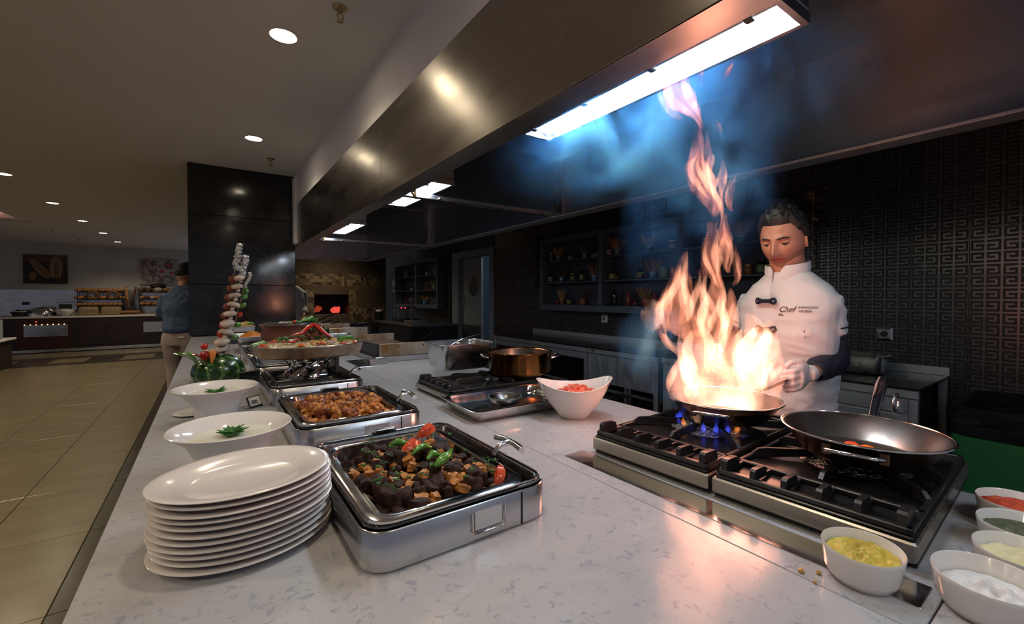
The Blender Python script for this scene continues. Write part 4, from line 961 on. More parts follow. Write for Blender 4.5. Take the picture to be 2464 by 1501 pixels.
dip_fill(1.205, .118, .036, ncol('chilli_flakes', [(.3, (.42, .030, .010)), (.7, (.66, .10, .03))], .6, 90, bmp=.7, bd=.004), 'chilli_flakes', 'red chilli flakes in the farthest right bowl', 'spice', 9, .050, .010, 40)
for k, (x, y) in enumerate([(.735, .285), (.752, .268), (.722, .262)]):
    o = MB().ball((0, 0, 0), .0042-.0008*k, 8, 6, .5, k).build('crumb', M['chick'], None, 60, loc=(x, y, CT+.0026)); tag(o, ['largest yellow crumb on the worktop by the paste bowl', 'middle yellow crumb on the worktop by the paste bowl', 'smallest yellow crumb on the worktop by the paste bowl'][k], 'crumb')

# ---- griddles and pans farther along
M['griddle'] = ncol('brown_griddle', [(.3, (.10, .055, .035)), (.7, (.26, .16, .11))], .35, 5, metal=.6, detail=6)
M['splash'] = ncol('stained_splash_guard', [(.35, (.28, .15, .055)), (.55, (.52, .45, .36)), (.8, (.62, .58, .52))], .4, 6, metal=.6, scale=(1, 1, .35), detail=7)
def griddle(x0, x1, y0, y1, label):
    t = thing('griddle', label, 'griddle', ((x0+x1)/2, (y0+y1)/2, CT)); hx, hy = (x1-x0)/2, (y1-y0)/2
    MB().rbox(-hx, hx, -hy, hy, 0, .035, .003).build('body', M['steel'], t)
    MB().rbox(-hx+.05, hx-.02, -hy+.03, hy-.01, .035, .062, .003).build('hot_plate', M['griddle'], t)
    MB().rbox(-hx+.03, hx-.01, -hy+.018, -hy+.028, .035, .116, .002).build('near_guard', M['splash'], t)
    MB().add([(-hx+.03, -hy+.028, .035), (-hx+.03, hy-.01, .035), (-hx+.03, hy-.01, .112), (-hx+.03, -hy+.028, .116), (-hx+.02, -hy+.028, .035), (-hx+.02, hy-.01, .035), (-hx+.02, hy-.01, .112), (-hx+.02, -hy+.028, .116)], [(0, 1, 2, 3), (4, 7, 6, 5), (0, 4, 5, 1), (2, 6, 7, 3), (0, 3, 7, 4), (1, 5, 6, 2)]).build('left_guard', M['iron'], t)
    MB().rbox(-hx+.03, hx-.01, hy-.02, hy-.01, .035, .116, .002).build('far_guard', M['splash'], t)
    for k in (-.05, .12): MB().lathe([(0, 0), (.005, 0), (.004, -.003), (0, -.004)], 8).build('screw', M['black'], t, loc=(k, -hy+.018, .095), rot=(-PI/2, 0, 0))
    # grease drawer
    b = MB(); b.box(-hx-.05, -hx+.06, -hy-.06, -hy-.045, .0, .035).box(-hx-.05, -hx-.04, -hy-.045, -hy+.12, .0, .035).box(-hx+.05, -hx+.06, -hy-.045, -hy+.0, .0, .035).box(-hx-.04, -hx+.05, -hy-.045, -hy+.12, 0, .004)
    b.build('grease_drawer', M['steel'], t)
griddle(.85, 1.27, 2.72, 3.55, 'nearest flat griddle with stained splash guard')
griddle(.90, 1.30, 4.35, 5.05, 'second flat griddle beyond the steel container')
o = MB().rbox(-.05, .05, -.16, .16, 0, .0015, .0005).build('steel_plate', M['chrome'], None, loc=(.775, 2.78, CT)); tag(o, 'flat blue-lit steel plate left of the grease drawer', 'plate')
def spatula(p, q_, label):
    p, q_ = Vector(p), Vector(q_); d = (q_-p); t = thing('spatula', label, 'spatula', tuple(p), group='spatulas on the griddles')
    MB().tube([d*.0, d*.28, d*.42], [.018, .016, .006], 8, True, .12).build('blade', M['chrome'], t, 60)
    MB().tube([d*.40, d*.7, d*1.0], [.006, .009, .008], 8, True, .6).build('handle', M['blackgloss'], t, 60)
spatula((1.10, 2.86, CT+.068), (1.34, 2.93, CT+.155), 'spatula leaning over the nearest griddle')
spatula((1.16, 4.62, CT+.068), (1.46, 4.72, CT+.15), 'spatula leaning over the second griddle')
spatula((1.10, 6.32, CT+.07), (1.46, 6.36, CT+.19), 'highest spatula among the far flat pans')
spatula((1.12, 5.42, CT+.05), (1.50, 5.48, CT+.10), 'lowest spatula among the far flat pans')
b = MB(); gnpan(b, .935, 4.02, .105, .085, CT+.088, .0875, .012, .025); tag(b.build('steel_container', M['steel'], None, 50), 'deep steel container standing behind the rice tray', 'container')
for k, (x, y, r_) in enumerate([(1.00, 5.55, .15), (1.02, 5.95, .17), (1.03, 6.50, .20), (1.04, 7.05, .20)]):
    wh = ['nearest', 'second', 'third', 'farthest'][k]
    t = thing('flat_pan', '%s round flat pan on the counter past the griddles' % wh, 'pan', (x, y, CT), group='round flat pans past the griddles')
    MB().lathe([(0, .004), (r_*.88, .004), (r_*.95, .020), (r_, .048), (r_*1.01, .047), (r_*.97, .016), (r_*.9, 0), (0, 0)], 40).build('pan', M['steel'], t, 50)
    MB().tube([(r_*.95, 0, .034), (r_+.10, .01, .06), (r_+.2, .015, .085)], [.010, .009, .011], 8, True, .6).build('handle', M['blackgloss'], t, 60)
o = MB().lathe([(0, .004), (.10, .004), (.12, .010), (.119, .006), (.10, 0), (0, 0)], 32).build('flat_bread', M['shred'], None, 60, loc=(1.13, 4.75, CT+.063)); tag(o, 'round flat bread on the second griddle', 'bread')
# ================================================================== BACK OF THE KITCHEN
# ---- steel worktables along the tiled wall
M['tabletop'] = steel('table_top_steel', (.20, .21, .21), .16, .3, (2, 10, 2))
def worktable(y0, y1, zt, label, front=True, gap_low=.35, apron_z=.62):
    t = thing('worktable', label, 'table', (3.44, (y0+y1)/2, 0)); h = (y1-y0)/2; x0, x1 = -.34, .348
    MB().rbox(x0, x1, -h, h, zt-.012, zt, .003).build('top', M['tabletop'], t)
    MB().rbox(x0, x0+.012, -h, h, zt-.055, zt-.013, .002).build('front_edge', M['tablesteel'], t)
    MB().rbox(x1-.016, x1, -h, h, zt, zt+.055, .002).build('backsplash', M['tablesteel'], t)
    if front: MB().rbox(x0+.02, x0+.028, -h+.045, h-.045, apron_z, zt-.057, .002).build('front_panel', M['tablesteel'], t)
    else: MB().rbox(x0+.02, x0+.026, -h+.045, h-.045, zt-.13, zt-.057, .002).build('apron', M['tablesteel'], t)
    for sx in (x0+.015, x1-.06):
        for sy in (-h+.003, h-.043): MB().rbox(sx, sx+.04, sy, sy+.04, 0, zt-.014, .003).build('leg', M['tablesteel'], t)
    for sy in (-h+.003, h-.043): MB().rbox(x0+.057, x1-.062, sy+.005, sy+.035, gap_low, gap_low+.03, .002).build('side_rail', M['tablesteel'], t)
    MB().rbox(x1-.055, x1-.025, -h+.045, h-.045, gap_low, gap_low+.03, .002).build('back_rail', M['tablesteel'], t)
    MB().rbox(x0+.02, x0+.05, -h+.045, h-.045, gap_low, gap_low+.03, .002).build('front_rail', M['tablesteel'], t)
    return t
worktable(3.155, 4.90, .935, 'long open steel worktable left of the flames', False)
ta = worktable(2.31, 3.150, .935, 'steel sink table with broad front panel', True, .35, .60)
MB().tube([(-.02, -.30, .60), (-.02, -.30, .42)], .022, 10).build('drain_pipe', M['white'], ta, 60)
MB().rbox(-.342, -.340, .30, .34, .90, .91, .0004).build('maker_badge', M['black'], ta); MB().rbox(-.342, -.340, -.36, -.33, .90, .91, .0004).build('maker_badge', M['black'], ta)
tb = worktable(.655, 2.26, .942, 'steel worktable with drawer front behind the chef', True, .30, .30)
MB().rbox(-.332, -.322, -.745, .745, .80, .875, .002).build('drawer_front', M['tablesteel'], tb); MB().rbox(-.330, -.318, -.70, .70, .32, .785, .002).build('door_panel', M['tablesteel'], tb)
t = thing('steel_pan', 'lidless steel pan on the worktable right of the chef', 'pan', (3.50, 1.045, .943), math.radians(4))
b = MB(); gnpan(b, 0, 0, .115, .155, .125, .124, .013, .03, taper=.012); b.build('body', M['steel'], t, 50)
for s_ in (-1, 1): MB().tube([(-.04, s_*.150, .118), (-.03, s_*.178, .125), (.03, s_*.178, .125), (.04, s_*.150, .118)], .004, 6).build('wire_handle', M['darksteel'], t, 60)
# ---- power outlets
for y, z, mm_, lb in ((3.541, 1.182, M['porcelain'], 'white power outlet on tiled wall below the big shelf'), (.977, 1.184, M['steel'], 'metal power outlet on tiled wall right of the chef')):
    t = thing('power_outlet', lb, 'outlet', (WR-.0115, y, z))
    MB().loft([[(0, s*.046, c*.046) for s, c in ((-1, -1), (1, -1), (1, 1), (-1, 1))], [(-.008, s*.046, c*.046) for s, c in ((-1, -1), (1, -1), (1, 1), (-1, 1))], [(-.014, s*.030, c*.030) for s, c in ((-1, -1), (1, -1), (1, 1), (-1, 1))]], True, True).build('plate', mm_, t)
    MB().lathe([(0, 0), (.021, 0), (.021, .002), (.016, .002), (.016, .0005), (0, .0005)], 20).build('socket', M['darksteel'] if mm_ is M['porcelain'] else M['black'], t, loc=(-.0142, 0, 0), rot=(0, -PI/2, 0))
    for s_ in (-1, 1): MB().lathe([(0, 0), (.003, 0), (.003, .0015), (0, .0015)], 8).build('pin_hole', M['black'], t, loc=(-.0165, s_*.008, 0), rot=(0, -PI/2, 0))
# ---- wall shelves
def shelf_unit(y0, y1, z0, z1, divs, shelves, label, depth=.19):
    t = thing('wall_shelf', label, 'shelf', (WR-.012, (y0+y1)/2, z0)); h = (y1-y0)/2; H = z1-z0
    MB().box(-.012, 0, -h, h, 0, H).build('back_board', M['shelfback'], t)
    for (a, c, zz0, zz1) in ((-h, h, 0, .075), (-h, h, H-.07, H)): MB().rbox(-depth, -.012, a, c, zz0, zz1, .002).build('board', M['shelfgrey'], t)
    for yy in [-h+.028, h-.028] + [d-(y0+y1)/2 for d in divs]: MB().rbox(-depth, -.012, yy-.028, yy+.028, .075, H-.07, .002).build('upright', M['shelfgrey'], t)
    ed = [-h+.056] + sum([[d-(y0+y1)/2-.028, d-(y0+y1)/2+.028] for d in sorted(divs)], []) + [h-.056]
    for k in range(0, len(ed), 2):
        for s_ in shelves: MB().rbox(-depth+.01, -.012, ed[k], ed[k+1], s_-z0-.012, s_-z0+.003, .002).build('shelf_board', M['shelfgrey'], t)
    return t
shelf_unit(1.52, 4.52, 1.263, 2.19, [3.44, 2.43], [1.617, 1.885], 'large slate-grey wall shelf of jars and pasta vases')
shelf_unit(7.68, 10.05, 1.20, 2.20, [8.75], [1.56, 1.86], 'far slate-grey wall shelf beyond the doorway')
S1, S2, S3 = 1.3385, 1.6205, 1.8885
M['spag'] = ncol('spaghetti', [(.3, (.40, .20, .05)), (.7, (.62, .38, .12))], .5, 8)
M['spaggreen'] = mat('green_spaghetti', (.10, .12, .05), .5); M['spagdark'] = mat('brown_spaghetti', (.09, .055, .03), .5)
M['potblue'] = ncol('blue_glaze', [(.40, (.03, .12, .26)), (.52, (.10, .30, .42)), (.60, (.62, .68, .70))], .2, 9, scale=(.4, .4, 4), coat=.4)
M['potred'] = ncol('terracotta_glaze', [(.35, (.22, .06, .03)), (.65, (.40, .13, .06))], .3, 9, scale=(.4, .4, 4))
def pasta(y, z, h, label, pm_='potblue', sm_='spag', spread=.13, tall=.155, seed=0, x=3.70, n=44):
    t = thing('pasta_vase', label, 'vase', (x, y, z), group='vases of spaghetti on the wall shelves'); q_ = random.Random(seed)
    MB().lathe([(0, .002), (h*.38, .002), (h*.42, .006), (h*.50, h*.45), (h*.46, h*.8), (h*.44, h*.92), (h*.48, h), (h*.45, h), (h*.41, h*.9), (h*.43, h*.45), (h*.36, .008), (0, .008)], 20).build('vase', M[pm_], t, 60)
    b = MB()
    for k in range(n):
        a = q_.random()*6.28; r0 = h*.34*math.sqrt(q_.random()); e = r0 + spread*.5*math.sqrt(q_.random())*1.0
        top = Vector((max(-.09, min(.07, math.cos(a)*e)), math.sin(a)*e*1.25, h*.4+tall*(.85+.25*q_.random())))
        b.tube([(math.cos(a)*r0*.5, math.sin(a)*r0*.5, h*.35), tuple(top)], .0018, 4)
    b.build('spaghetti', M[sm_], t)
P = 'pasta vase '
pasta(4.27, S3, .066, 'blue pasta vase at left end of the top shelf', seed=1)
pasta(3.78, S3, .075, 'blue vase of green pasta on top shelf left bay', sm_='spaggreen', spread=.20, seed=2)
pasta(4.20, S2, .070, 'blue vase of brown pasta on middle shelf left bay', sm_='spagdark', spread=.17, seed=3)
pasta(3.62, S2, .075, 'blue pasta vase beside the upright on middle shelf', spread=.14, seed=4)
pasta(4.19, S1, .060, 'terracotta pasta vase at bottom left of the shelf', 'potred', spread=.10, seed=5)
pasta(3.81, S1, .078, 'terracotta vase of dark pasta on bottom shelf left bay', 'potred', 'spagdark', .14, seed=6)
pasta(3.28, S3, .072, 'blue pasta vase on top shelf right of the upright', spread=.18, tall=.165, seed=7)
pasta(2.86, S3, .072, 'bright pasta vase on top shelf where smoke begins', spread=.16, seed=8)
pasta(2.81, S2, .078, 'glass-like pasta vase on middle shelf behind smoke', spread=.18, seed=9)
pasta(2.89, S1, .085, 'terracotta pasta vase on bottom shelf by the flames', 'potred', spread=.17, seed=10)
pasta(1.92, S3, .072, 'pasta vase on top shelf just left of the chef', spread=.16, seed=11)
pasta(9.60, 1.8635, .075, 'lit pasta vase on far shelf top left', spread=.16, seed=12, n=24)
pasta(7.98, 1.8635, .080, 'pasta vase on far shelf top right', spread=.18, seed=13, n=24)
pasta(8.02, 1.5635, .085, 'pasta vase on far shelf middle right', spread=.18, seed=14, n=24)
pasta(8.50, 1.2755, .08, 'pasta vase on far shelf bottom right', spread=.18, seed=15, n=24)
def jarlbl(name, rgb): return mat(name, rgb, .45)
M['lab_y'] = ncol('yellow_label', [(.45, (.36, .30, .06)), (.6, (.12, .14, .04))], .5, 40); M['lab_g'] = ncol('green_label', [(.45, (.10, .24, .06)), (.6, (.34, .30, .16))], .5, 30); M['lab_w'] = ncol('pale_label', [(.4, (.45, .43, .40)), (.65, (.2, .12, .1))], .5, 40); M['lab_r'] = mat('red_label', (.22, .03, .03), .4); M['lab_b'] = ncol('amber_content', [(.4, (.16, .07, .02)), (.7, (.30, .18, .07))], .3, 30)
M['dkglass'] = mat('dark_bottle_glass', (.015, .014, .012), .08); M['lidgold'] = mat('gold_lid', (.42, .30, .13), .3, .8); M['lidwhite'] = mat('pale_lid', (.5, .48, .46), .4); M['capred'] = mat('red_cap', (.40, .02, .02), .35)
def jar(y, z, r, h, label, lm='lab_y', lid='black', x=3.69, cat='jar'):
    t = thing('jar', label, cat, (x, y, z), group='jars on the wall shelves')
    MB().lathe([(0, 0), (r*.92, 0), (r, .004), (r, h*.78), (r*.82, h*.86), (0, h*.86)], 20).build('glass_body', M['dkglass'] if lm != 'lab_b' else M['lab_b'], t, 50)
    MB().lathe([(r*1.004, h*.12), (r*1.02, h*.13), (r*1.02, h*.66), (r*1.004, h*.67)], 20).build('paper_label', M[lm], t, 50)
    MB().lathe([(r*.84, h*.85), (r*.88, h*.86), (r*.88, h*.985), (r*.80, h), (0, h)], 20).build('lid', M[lid] if lid in M else lid, t, 50)
def bottle(y, z, r, h, label, lm='lab_w', cap='black', glass='dkglass', x=3.69, lying=None):
    t = thing('bottle', label, 'bottle', (x, y, z), group='bottles on the wall shelves')
    if lying is not None: t.rotation_euler = (0, PI/2, 0); t.rotation_euler = (PI/2*lying, 0, 0); t.location = (x, y, z+r+.001)
    MB().lathe([(0, 0), (r*.92, 0), (r, .005), (r, h*.52), (r*.85, h*.62), (r*.40, h*.74), (r*.34, h*.92), (0, h*.92)], 18).build('glass_body', M[glass], t, 60)
    MB().lathe([(r*1.005, h*.10), (r*1.02, h*.11), (r*1.02, h*.46), (r*1.005, h*.47)], 18).build('paper_label', M[lm], t, 50)
    MB().lathe([(r*.40, h*.88), (r*.42, h*.89), (r*.42, h*.99), (r*.3, h), (0, h)], 14).build('cap', M[cap], t, 50)
jar(4.39, S3, .028, .125, 'tall amber jar at far left of the top shelf', 'lab_b', 'lidwhite')
jar(4.02, S3, .032, .080, 'small dark jar on top shelf between two vases', 'lab_w')
t = tag(MB().lathe([(0, 0), (.026, 0), (.028, .003), (.028, .106), (.026, .109), (0, .109)], 18).build('tin_can', M['lab_w'], None, 50, loc=(3.69, 3.645, S3+.029), rot=(PI/2, 0, 0)), 'pale tin can lying against the upright on top shelf', 'can')
bottle(4.41, S2, .028, .165, 'small labelled bottle at left of the middle shelf', 'lab_w', 'capred')
jar(3.98, S2, .032, .100, 'green-labelled jar with gold lid on middle shelf', 'lab_g', 'lidgold')
bottle(3.82, S2, .030, .175, 'red-capped bottle on the middle shelf left bay', 'lab_g', 'capred')
jar(4.05, S1, .030, .092, 'yellow-labelled jar on bottom shelf left bay')
jar(3.575, S1, .030, .092, 'yellow-labelled jar half hidden by the shelf upright', 'lab_y', 'black', 3.74)
bottle(3.88, S1, .026, .10, 'small bottle lying beside the dark terracotta vase', 'lab_r', 'lidwhite', lying=1)
bottle(4.30, S1, .026, .16, 'dark bottle lying at bottom left of the shelf', 'lab_r', lying=1)
bottle(3.385, S3, .030, .165, 'dark red-topped bottle beside the top shelf upright', 'lab_w', 'capred')
jar(2.57, S3, .034, .095, 'white-labelled jar on top shelf in the smoke', 'lab_w', 'lidwhite')
jar(2.22, S3, .040, .075, 'low pale tin on top shelf behind the smoke', 'lab_w', 'lidwhite')
jar(3.34, S2, .036, .110, 'yellow-labelled jar at left of middle shelf right bay')
jar(2.955, S2, .036, .112, 'yellow-labelled jar in centre of middle shelf right bay')
bottle(3.26, S2, .026, .13, 'amber bottle lying beside the yellow-labelled jar', 'lab_b', 'lidgold', 'lab_b', lying=-1)
bottle(3.01, S2, .026, .14, 'pink-labelled bottle lying cap to left on middle shelf', 'lab_w', 'capred', lying=1)
t = tag(MB().lathe([(0, 0), (.042, 0), (.044, .003), (.044, .108), (.042, .111), (0, .111)], 22).build('tin_can', M['lab_g'], None, 50, loc=(3.69, 2.675, S2)), 'green tin can near the flames on middle shelf', 'can')
bottle(3.30, S1, .030, .21, 'tall black bottle on bottom shelf right bay', 'black')
bottle(3.11, S1, .030, .17, 'dark red sauce bottle on bottom shelf right bay', 'lab_r', glass='lab_r')
bottle(3.02, S1, .026, .12, 'small red-labelled bottle lying before the dark ones', 'lab_r', 'capred', lying=1, x=3.66)
bottle(2.77, S1, .030, .165, 'red sauce bottle beside the terracotta vase', 'lab_r', glass='lab_r')
jar(2.665, S1, .034, .130, 'pale-lidded jar on bottom shelf next to flames', 'lab_b', 'lidwhite')
jar(2.28, S2, .036, .10, 'dark jar behind the flames on middle shelf', 'lab_r')
jar(1.85, S2, .034, .085, 'amber jar on middle shelf left of the chef neck', 'lab_b', 'lidgold'); jar(1.745, S2, .036, .115, 'green-topped jar on middle shelf touching chef outline', 'lab_g', 'black')
bottle(9.42, 1.8635, .03, .15, 'shiny bottle beside the lit far vase', 'lab_b', 'lidgold'); bottle(8.35, 1.8635, .03, .17, 'bottle on far shelf top right bay', 'lab_w')
bottle(8.30, 1.5635, .03, .15, 'pale bottle on far shelf middle right bay', 'lab_b', 'lidgold'); jar(8.45, 1.5635, .03, .09, 'red jar on far shelf middle right bay', 'lab_r')
jar(9.2, 1.5635, .03, .09, 'dark jar on far shelf middle left bay', 'lab_w'); bottle(9.5, 1.2755, .03, .15, 'dark bottle on far shelf bottom left bay', 'lab_r')
# ---- garlands of dried vegetables
M['dried'] = ncol('dried_pod', [(.3, (.020, .012, .008)), (.7, (.07, .035, .018))], .6, 30); M['driedgold'] = mat('dried_gold_slice', (.30, .19, .07), .5)
def garland(y, z0, z1, label, gold, seed):
    t = thing('dried_garland', label, 'garland', (WR-.05, y, z0)); q_ = random.Random(seed)
    MB().tube([(0, 0, 0), (0, .004, (z1-z0)*.5), (0, 0, z1-z0)], .003, 5).build('string', M['wood'], t)
    n = 30
    for k in range(n):
        u = k/(n-1)
        if gold and u < .55: 
            r_ = .010; off = .012
        else: r_ = .034; off = .055
        a = q_.random()*6.28; c = (math.cos(a)*off*.6, math.sin(a)*off, (z1-z0)*u)
        g_ = gold and q_.random() < (.8 if u < .55 else .35)
        MB().ball(c, r_*(.7+.6*q_.random()), 8, 6, .5, k, (.7, 1, 1.3 if not g_ else .5), rot=Euler((q_.random()*2, q_.random()*2, 0))).build('dried_pod' if not g_ else 'dried_slice', M['driedgold'] if g_ else M['dried'], t, 60)
garland(4.73, 1.60, 2.24, 'dark dried garland hanging left of the big shelf', False, 3)
garland(1.40, 1.66, 2.24, 'dried garland with golden slices hanging behind the chef', True, 5)
# ---- bin with liner
M['bingreen'] = mat('green_plastic', (.022, .17, .05), .45)
m = mat('bin_liner', (.006, .006, .008), .16); M['liner'] = m; t_ = tex(m, 'noise', (1, 1, 3), 14, 6, .6, 1.5); bump(m, t_, 1.0, .03)
t = thing('waste_bin', 'green waste bin with black liner at right edge', 'bin', (3.38, .235, 0))
MB().loft([rrect(0, 0, .28, .26, .05, 0), rrect(0, 0, .30, .28, .05, .30), rrect(0, 0, .32, .30, .05, .84)], True, False).build('body', M['bingreen'], t, 40)
b = MB(); rings = []
for k, (o_, z) in enumerate(((.327, .745), (.332, .79), (.335, .83), (.338, .87), (.325, .895), (.30, .87), (.28, .78), (.20, .70))):
    rings.append([(p[0]*(1+.02*mnoise.noise(Vector((p[0]*22, p[1]*22, k*.7)))), p[1]*(1+.03*mnoise.noise(Vector((p[0]*20, p[1]*20, k*.9+4)))), p[2]+.018*mnoise.noise(Vector((p[0]*11, p[1]*11, k)))) for p in rrect(0, 0, o_, o_-.02, .07, z, 8)])
b.loft(rings, False, True).build('liner', M['liner'], t, 60)
# ---- far preparation corner
M['darkunit'] = mat('dark_unit', (.022, .022, .023), .35)
t = thing('fridge_counter', 'low dark refrigerated counter beyond the griddles', 'counter', (3.30, 8.15, 0))
MB().rbox(-.42, .46, -1.0, 1.0, 0, .90, .006).build('body', M['darkunit'], t); MB().rbox(-.44, .47, -1.02, 1.02, .902, .94, .004).build('top', M['darksteel'], t)
for k, (a, c) in enumerate(((-.96, -.05), (.02, .96))): MB().rbox(-.435, -.42, a, c, .08, .80, .003).build('door', M['blackgloss'] if k else M['darkunit'], t)
MB().rbox(-.40, .44, -1.012, -1.0, .08, .84, .003).build('end_panel', M['darkunit'], t)
MB().lathe([(0, 0), (.048, 0), (.048, .002), (0, .002)], 24).build('round_sticker', M['porcelain'], t, loc=(-.436, -.06, .66), rot=(0, -PI/2, 0)); MB().lathe([(0, 0), (.016, 0), (.016, .001), (0, .001)], 12).build('sticker_mark', M['capred'], t, loc=(-.4385, -.045, .66), rot=(0, -PI/2, 0)); MB().rbox(-.4395, -.4385, -.095, -.062, .648, .672, .0003).build('sticker_mark', mat('sticker_blue', (.03, .05, .25), .4), t)
t = thing('weighing_scale', 'platform scale with tall display post on dark counter', 'scale', (3.18, 7.75, .941))
MB().rbox(-.16, .16, -.20, .20, 0, .045, .006).build('platform', M['darksteel'], t); MB().rbox(-.02, .02, .155, .195, .045, .40, .004).build('post', M['darksteel'], t); MB().rbox(-.035, .03, .10, .25, .40, .47, .006).build('display', M['darksteel'], t)
t = thing('slicer', 'dark slicer with glowing red lamp on the far counter', 'slicer', (3.22, 8.35, .941))
MB().rbox(-.18, .20, -.24, .24, 0, .06, .01).build('base', M['darkunit'], t); MB().rbox(-.03, .03, -.03, .03, .06, .26, .005).build('post', M['darksteel'], t); MB().rbox(-.10, .10, -.30, .12, .26, .30, .01).build('hood_plate', M['darkunit'], t)
for yy in (-.26, -.05): MB().ball((-.105, yy, .275), .014, 8, 6).build('red_lamp', mat('red_lamp', (.6, .02, .05), .3, emis=(1, .04, .12), estr=2.5), t, 60)
t = thing('sink_faucet', 'curved chrome faucet on the far counter', 'faucet', (3.25, 8.85, .941))
MB().tube([(0, 0, 0), (0, 0, .16)] + arc((0, .10, .16), .10, 180, 20, 10, 'yz') + [(0, .205, .12)], .010, 8).build('spout', M['chrome'], t, 60)
MB().lathe([(0, 0), (.028, 0), (.026, .012), (.012, .02), (0, .02)], 16).build('collar', M['chrome'], t, 50)
t = thing('bucket', 'dark bucket with pale cloth by the mosaic oven', 'bucket', (3.02, 9.40, .90)); MB().lathe([(0, 0), (.085, 0), (.10, .21), (.104, .215), (.09, .21), (0, .16)], 24).build('body', M['darkunit'], t, 50); MB().ball((0, 0, .20), .075, 12, 8, .5, 3, (1, 1, .8)).build('cloth', M['lidwhite'], t, 60)
o = MB().rbox(2.82, 3.36, 9.22, 9.58, 0, .899, .005).build('side_cabinet', M['darkunit']); tag(o, 'dark cabinet under the bucket beside the oven', 'cabinet')
t = thing('switch_box', 'white electrical switch box on wall beside far shelf', 'switch box', (WR-.06, 10.25, 1.55)); MB().rbox(-.06, .045, -.16, .16, 0, .28, .006).build('case', M['lidwhite'], t); MB().lathe([(0, 0), (.03, 0), (.028, .02), (0, .02)], 14).build('knob', M['capred'], t, loc=(-.061, .08, .09), rot=(0, -PI/2, 0))

# ================================================================== DINING SIDE
# ---- pictures
def picture(x0, x1, z0, z1, label, bg):
    t = thing('canvas_picture', label, 'picture', ((x0+x1)/2, 16.39, (z0+z1)/2)); hx, hz = (x1-x0)/2, (z1-z0)/2
    MB().rbox(-hx, hx, -.02, .022, -hz, hz, .004).build('canvas', bg, t); return t, hx, hz
m = ncol('dark_painted_canvas', [(.4, (.010, .008, .008)), (.7, (.035, .018, .008))], .5, 3)
t, hx, hz = picture(-3.93, -3.12, 1.78, 2.53, 'dark canvas with golden fern leaves on back wall', m)
MB().rbox(-hx+.003, hx-.003, -.0215, -.0195, hz-.20, hz-.003, .0004).build('ochre_band', ncol('ochre_paint', [(.3, (.07, .035, .010)), (.7, (.12, .06, .016))], .5, 6), t)
def fern(t, base, tip, n, w, m_):
    base, tip = Vector(base), Vector(tip); ax_ = tip-base; pr_ = Vector((-ax_.y, ax_.x)).normalized(); b = MB()
    def lf(p, q_, wd):
        d = (q_-p); s_ = Vector((-d.y, d.x)).normalized()*wd; md = p+d*.5
        b.add([(p.x, -.0235, p.y), (md.x+s_.x, -.0245, md.y+s_.y), (q_.x, -.0235, q_.y), (md.x-s_.x, -.0245, md.y-s_.y), (md.x, -.021, md.y)], [(0, 1, 2, 3), (0, 4, 1), (1, 4, 2), (2, 4, 3), (3, 4, 0)])
    lf(base-ax_*.12, tip, .004)
    for k in range(n):
        u = .06+.90*k/(n-1); c = base+ax_*u; L_ = w*math.sin(PI*(.18+.78*u))
        for s_ in (-1, 1): lf(c, c+pr_*s_*L_+ax_.normalized()*L_*.55, .009*min(1, w/.12))
    b.build('fern_leaf', m_, t)
fern(t, (.20, -.28), (.20, .34), 17, .150, M['gold']); fern(t, (.10, -.26), (-.28, .25), 17, .115, M['gold']); fern(t, (-.245, -.31), (-.22, -.07), 9, .075, M['gold'])
m = ncol('silvery_relief_canvas', [(.35, (.16, .10, .085)), (.55, (.40, .35, .34)), (.75, (.62, .58, .58))], .45, 9, bmp=.4, detail=5)
t, hx, hz = picture(-1.64, -.76, 1.775, 2.525, 'pale canvas with pink lilies on back wall', m)
M['lily'] = mat('lily_petal', (.55, .50, .55), .5); M['lilypink'] = mat('lily_heart', (.55, .06, .12), .5); M['lilybrown'] = mat('lily_outline', (.16, .08, .06), .5)
for (cx_, cz_, r_, mm_) in ((.06, .02, .17, 'lily'), (.28, -.02, .13, 'lily'), (.22, .22, .14, 'lilybrown'), (-.13, .26, .12, 'lilybrown'), (-.36, .27, .10, 'lilybrown')):
    for k in range(6):
        a = k*PI/3+.3; b = MB(); d = Vector((math.cos(a), math.sin(a))); s_ = Vector((-d.y, d.x))*r_*.24
        b.add([(cx_, -.024, cz_), (cx_+d.x*r_*.55+s_.x, -.026, cz_+d.y*r_*.55+s_.y), (cx_+d.x*r_, -.024, cz_+d.y*r_), (cx_+d.x*r_*.55-s_.x, -.026, cz_+d.y*r_*.55-s_.y), (cx_+d.x*r_*.5, -.020, cz_+d.y*r_*.5)], [(0, 1, 2, 3), (0, 4, 1), (1, 4, 2), (2, 4, 3), (3, 4, 0)]); b.build('petal', M[mm_], t)
    if mm_ == 'lily' or cx_ > .2: MB().lathe([(0, -.003), (r_*.34, -.0015), (r_*.34, 0), (0, 0)], 14).build('flower_heart', M['lilypink'], t, loc=(cx_, -.0265, cz_), rot=(-PI/2, 0, 0))
MB().tube([(-.30, -.022, .18), (-.24, -.022, .05), (-.14, -.022, -.02), (.02, -.022, -.16), (.10, -.022, -.34)], .010, 6).build('stem', M['lilybrown'], t, 60)
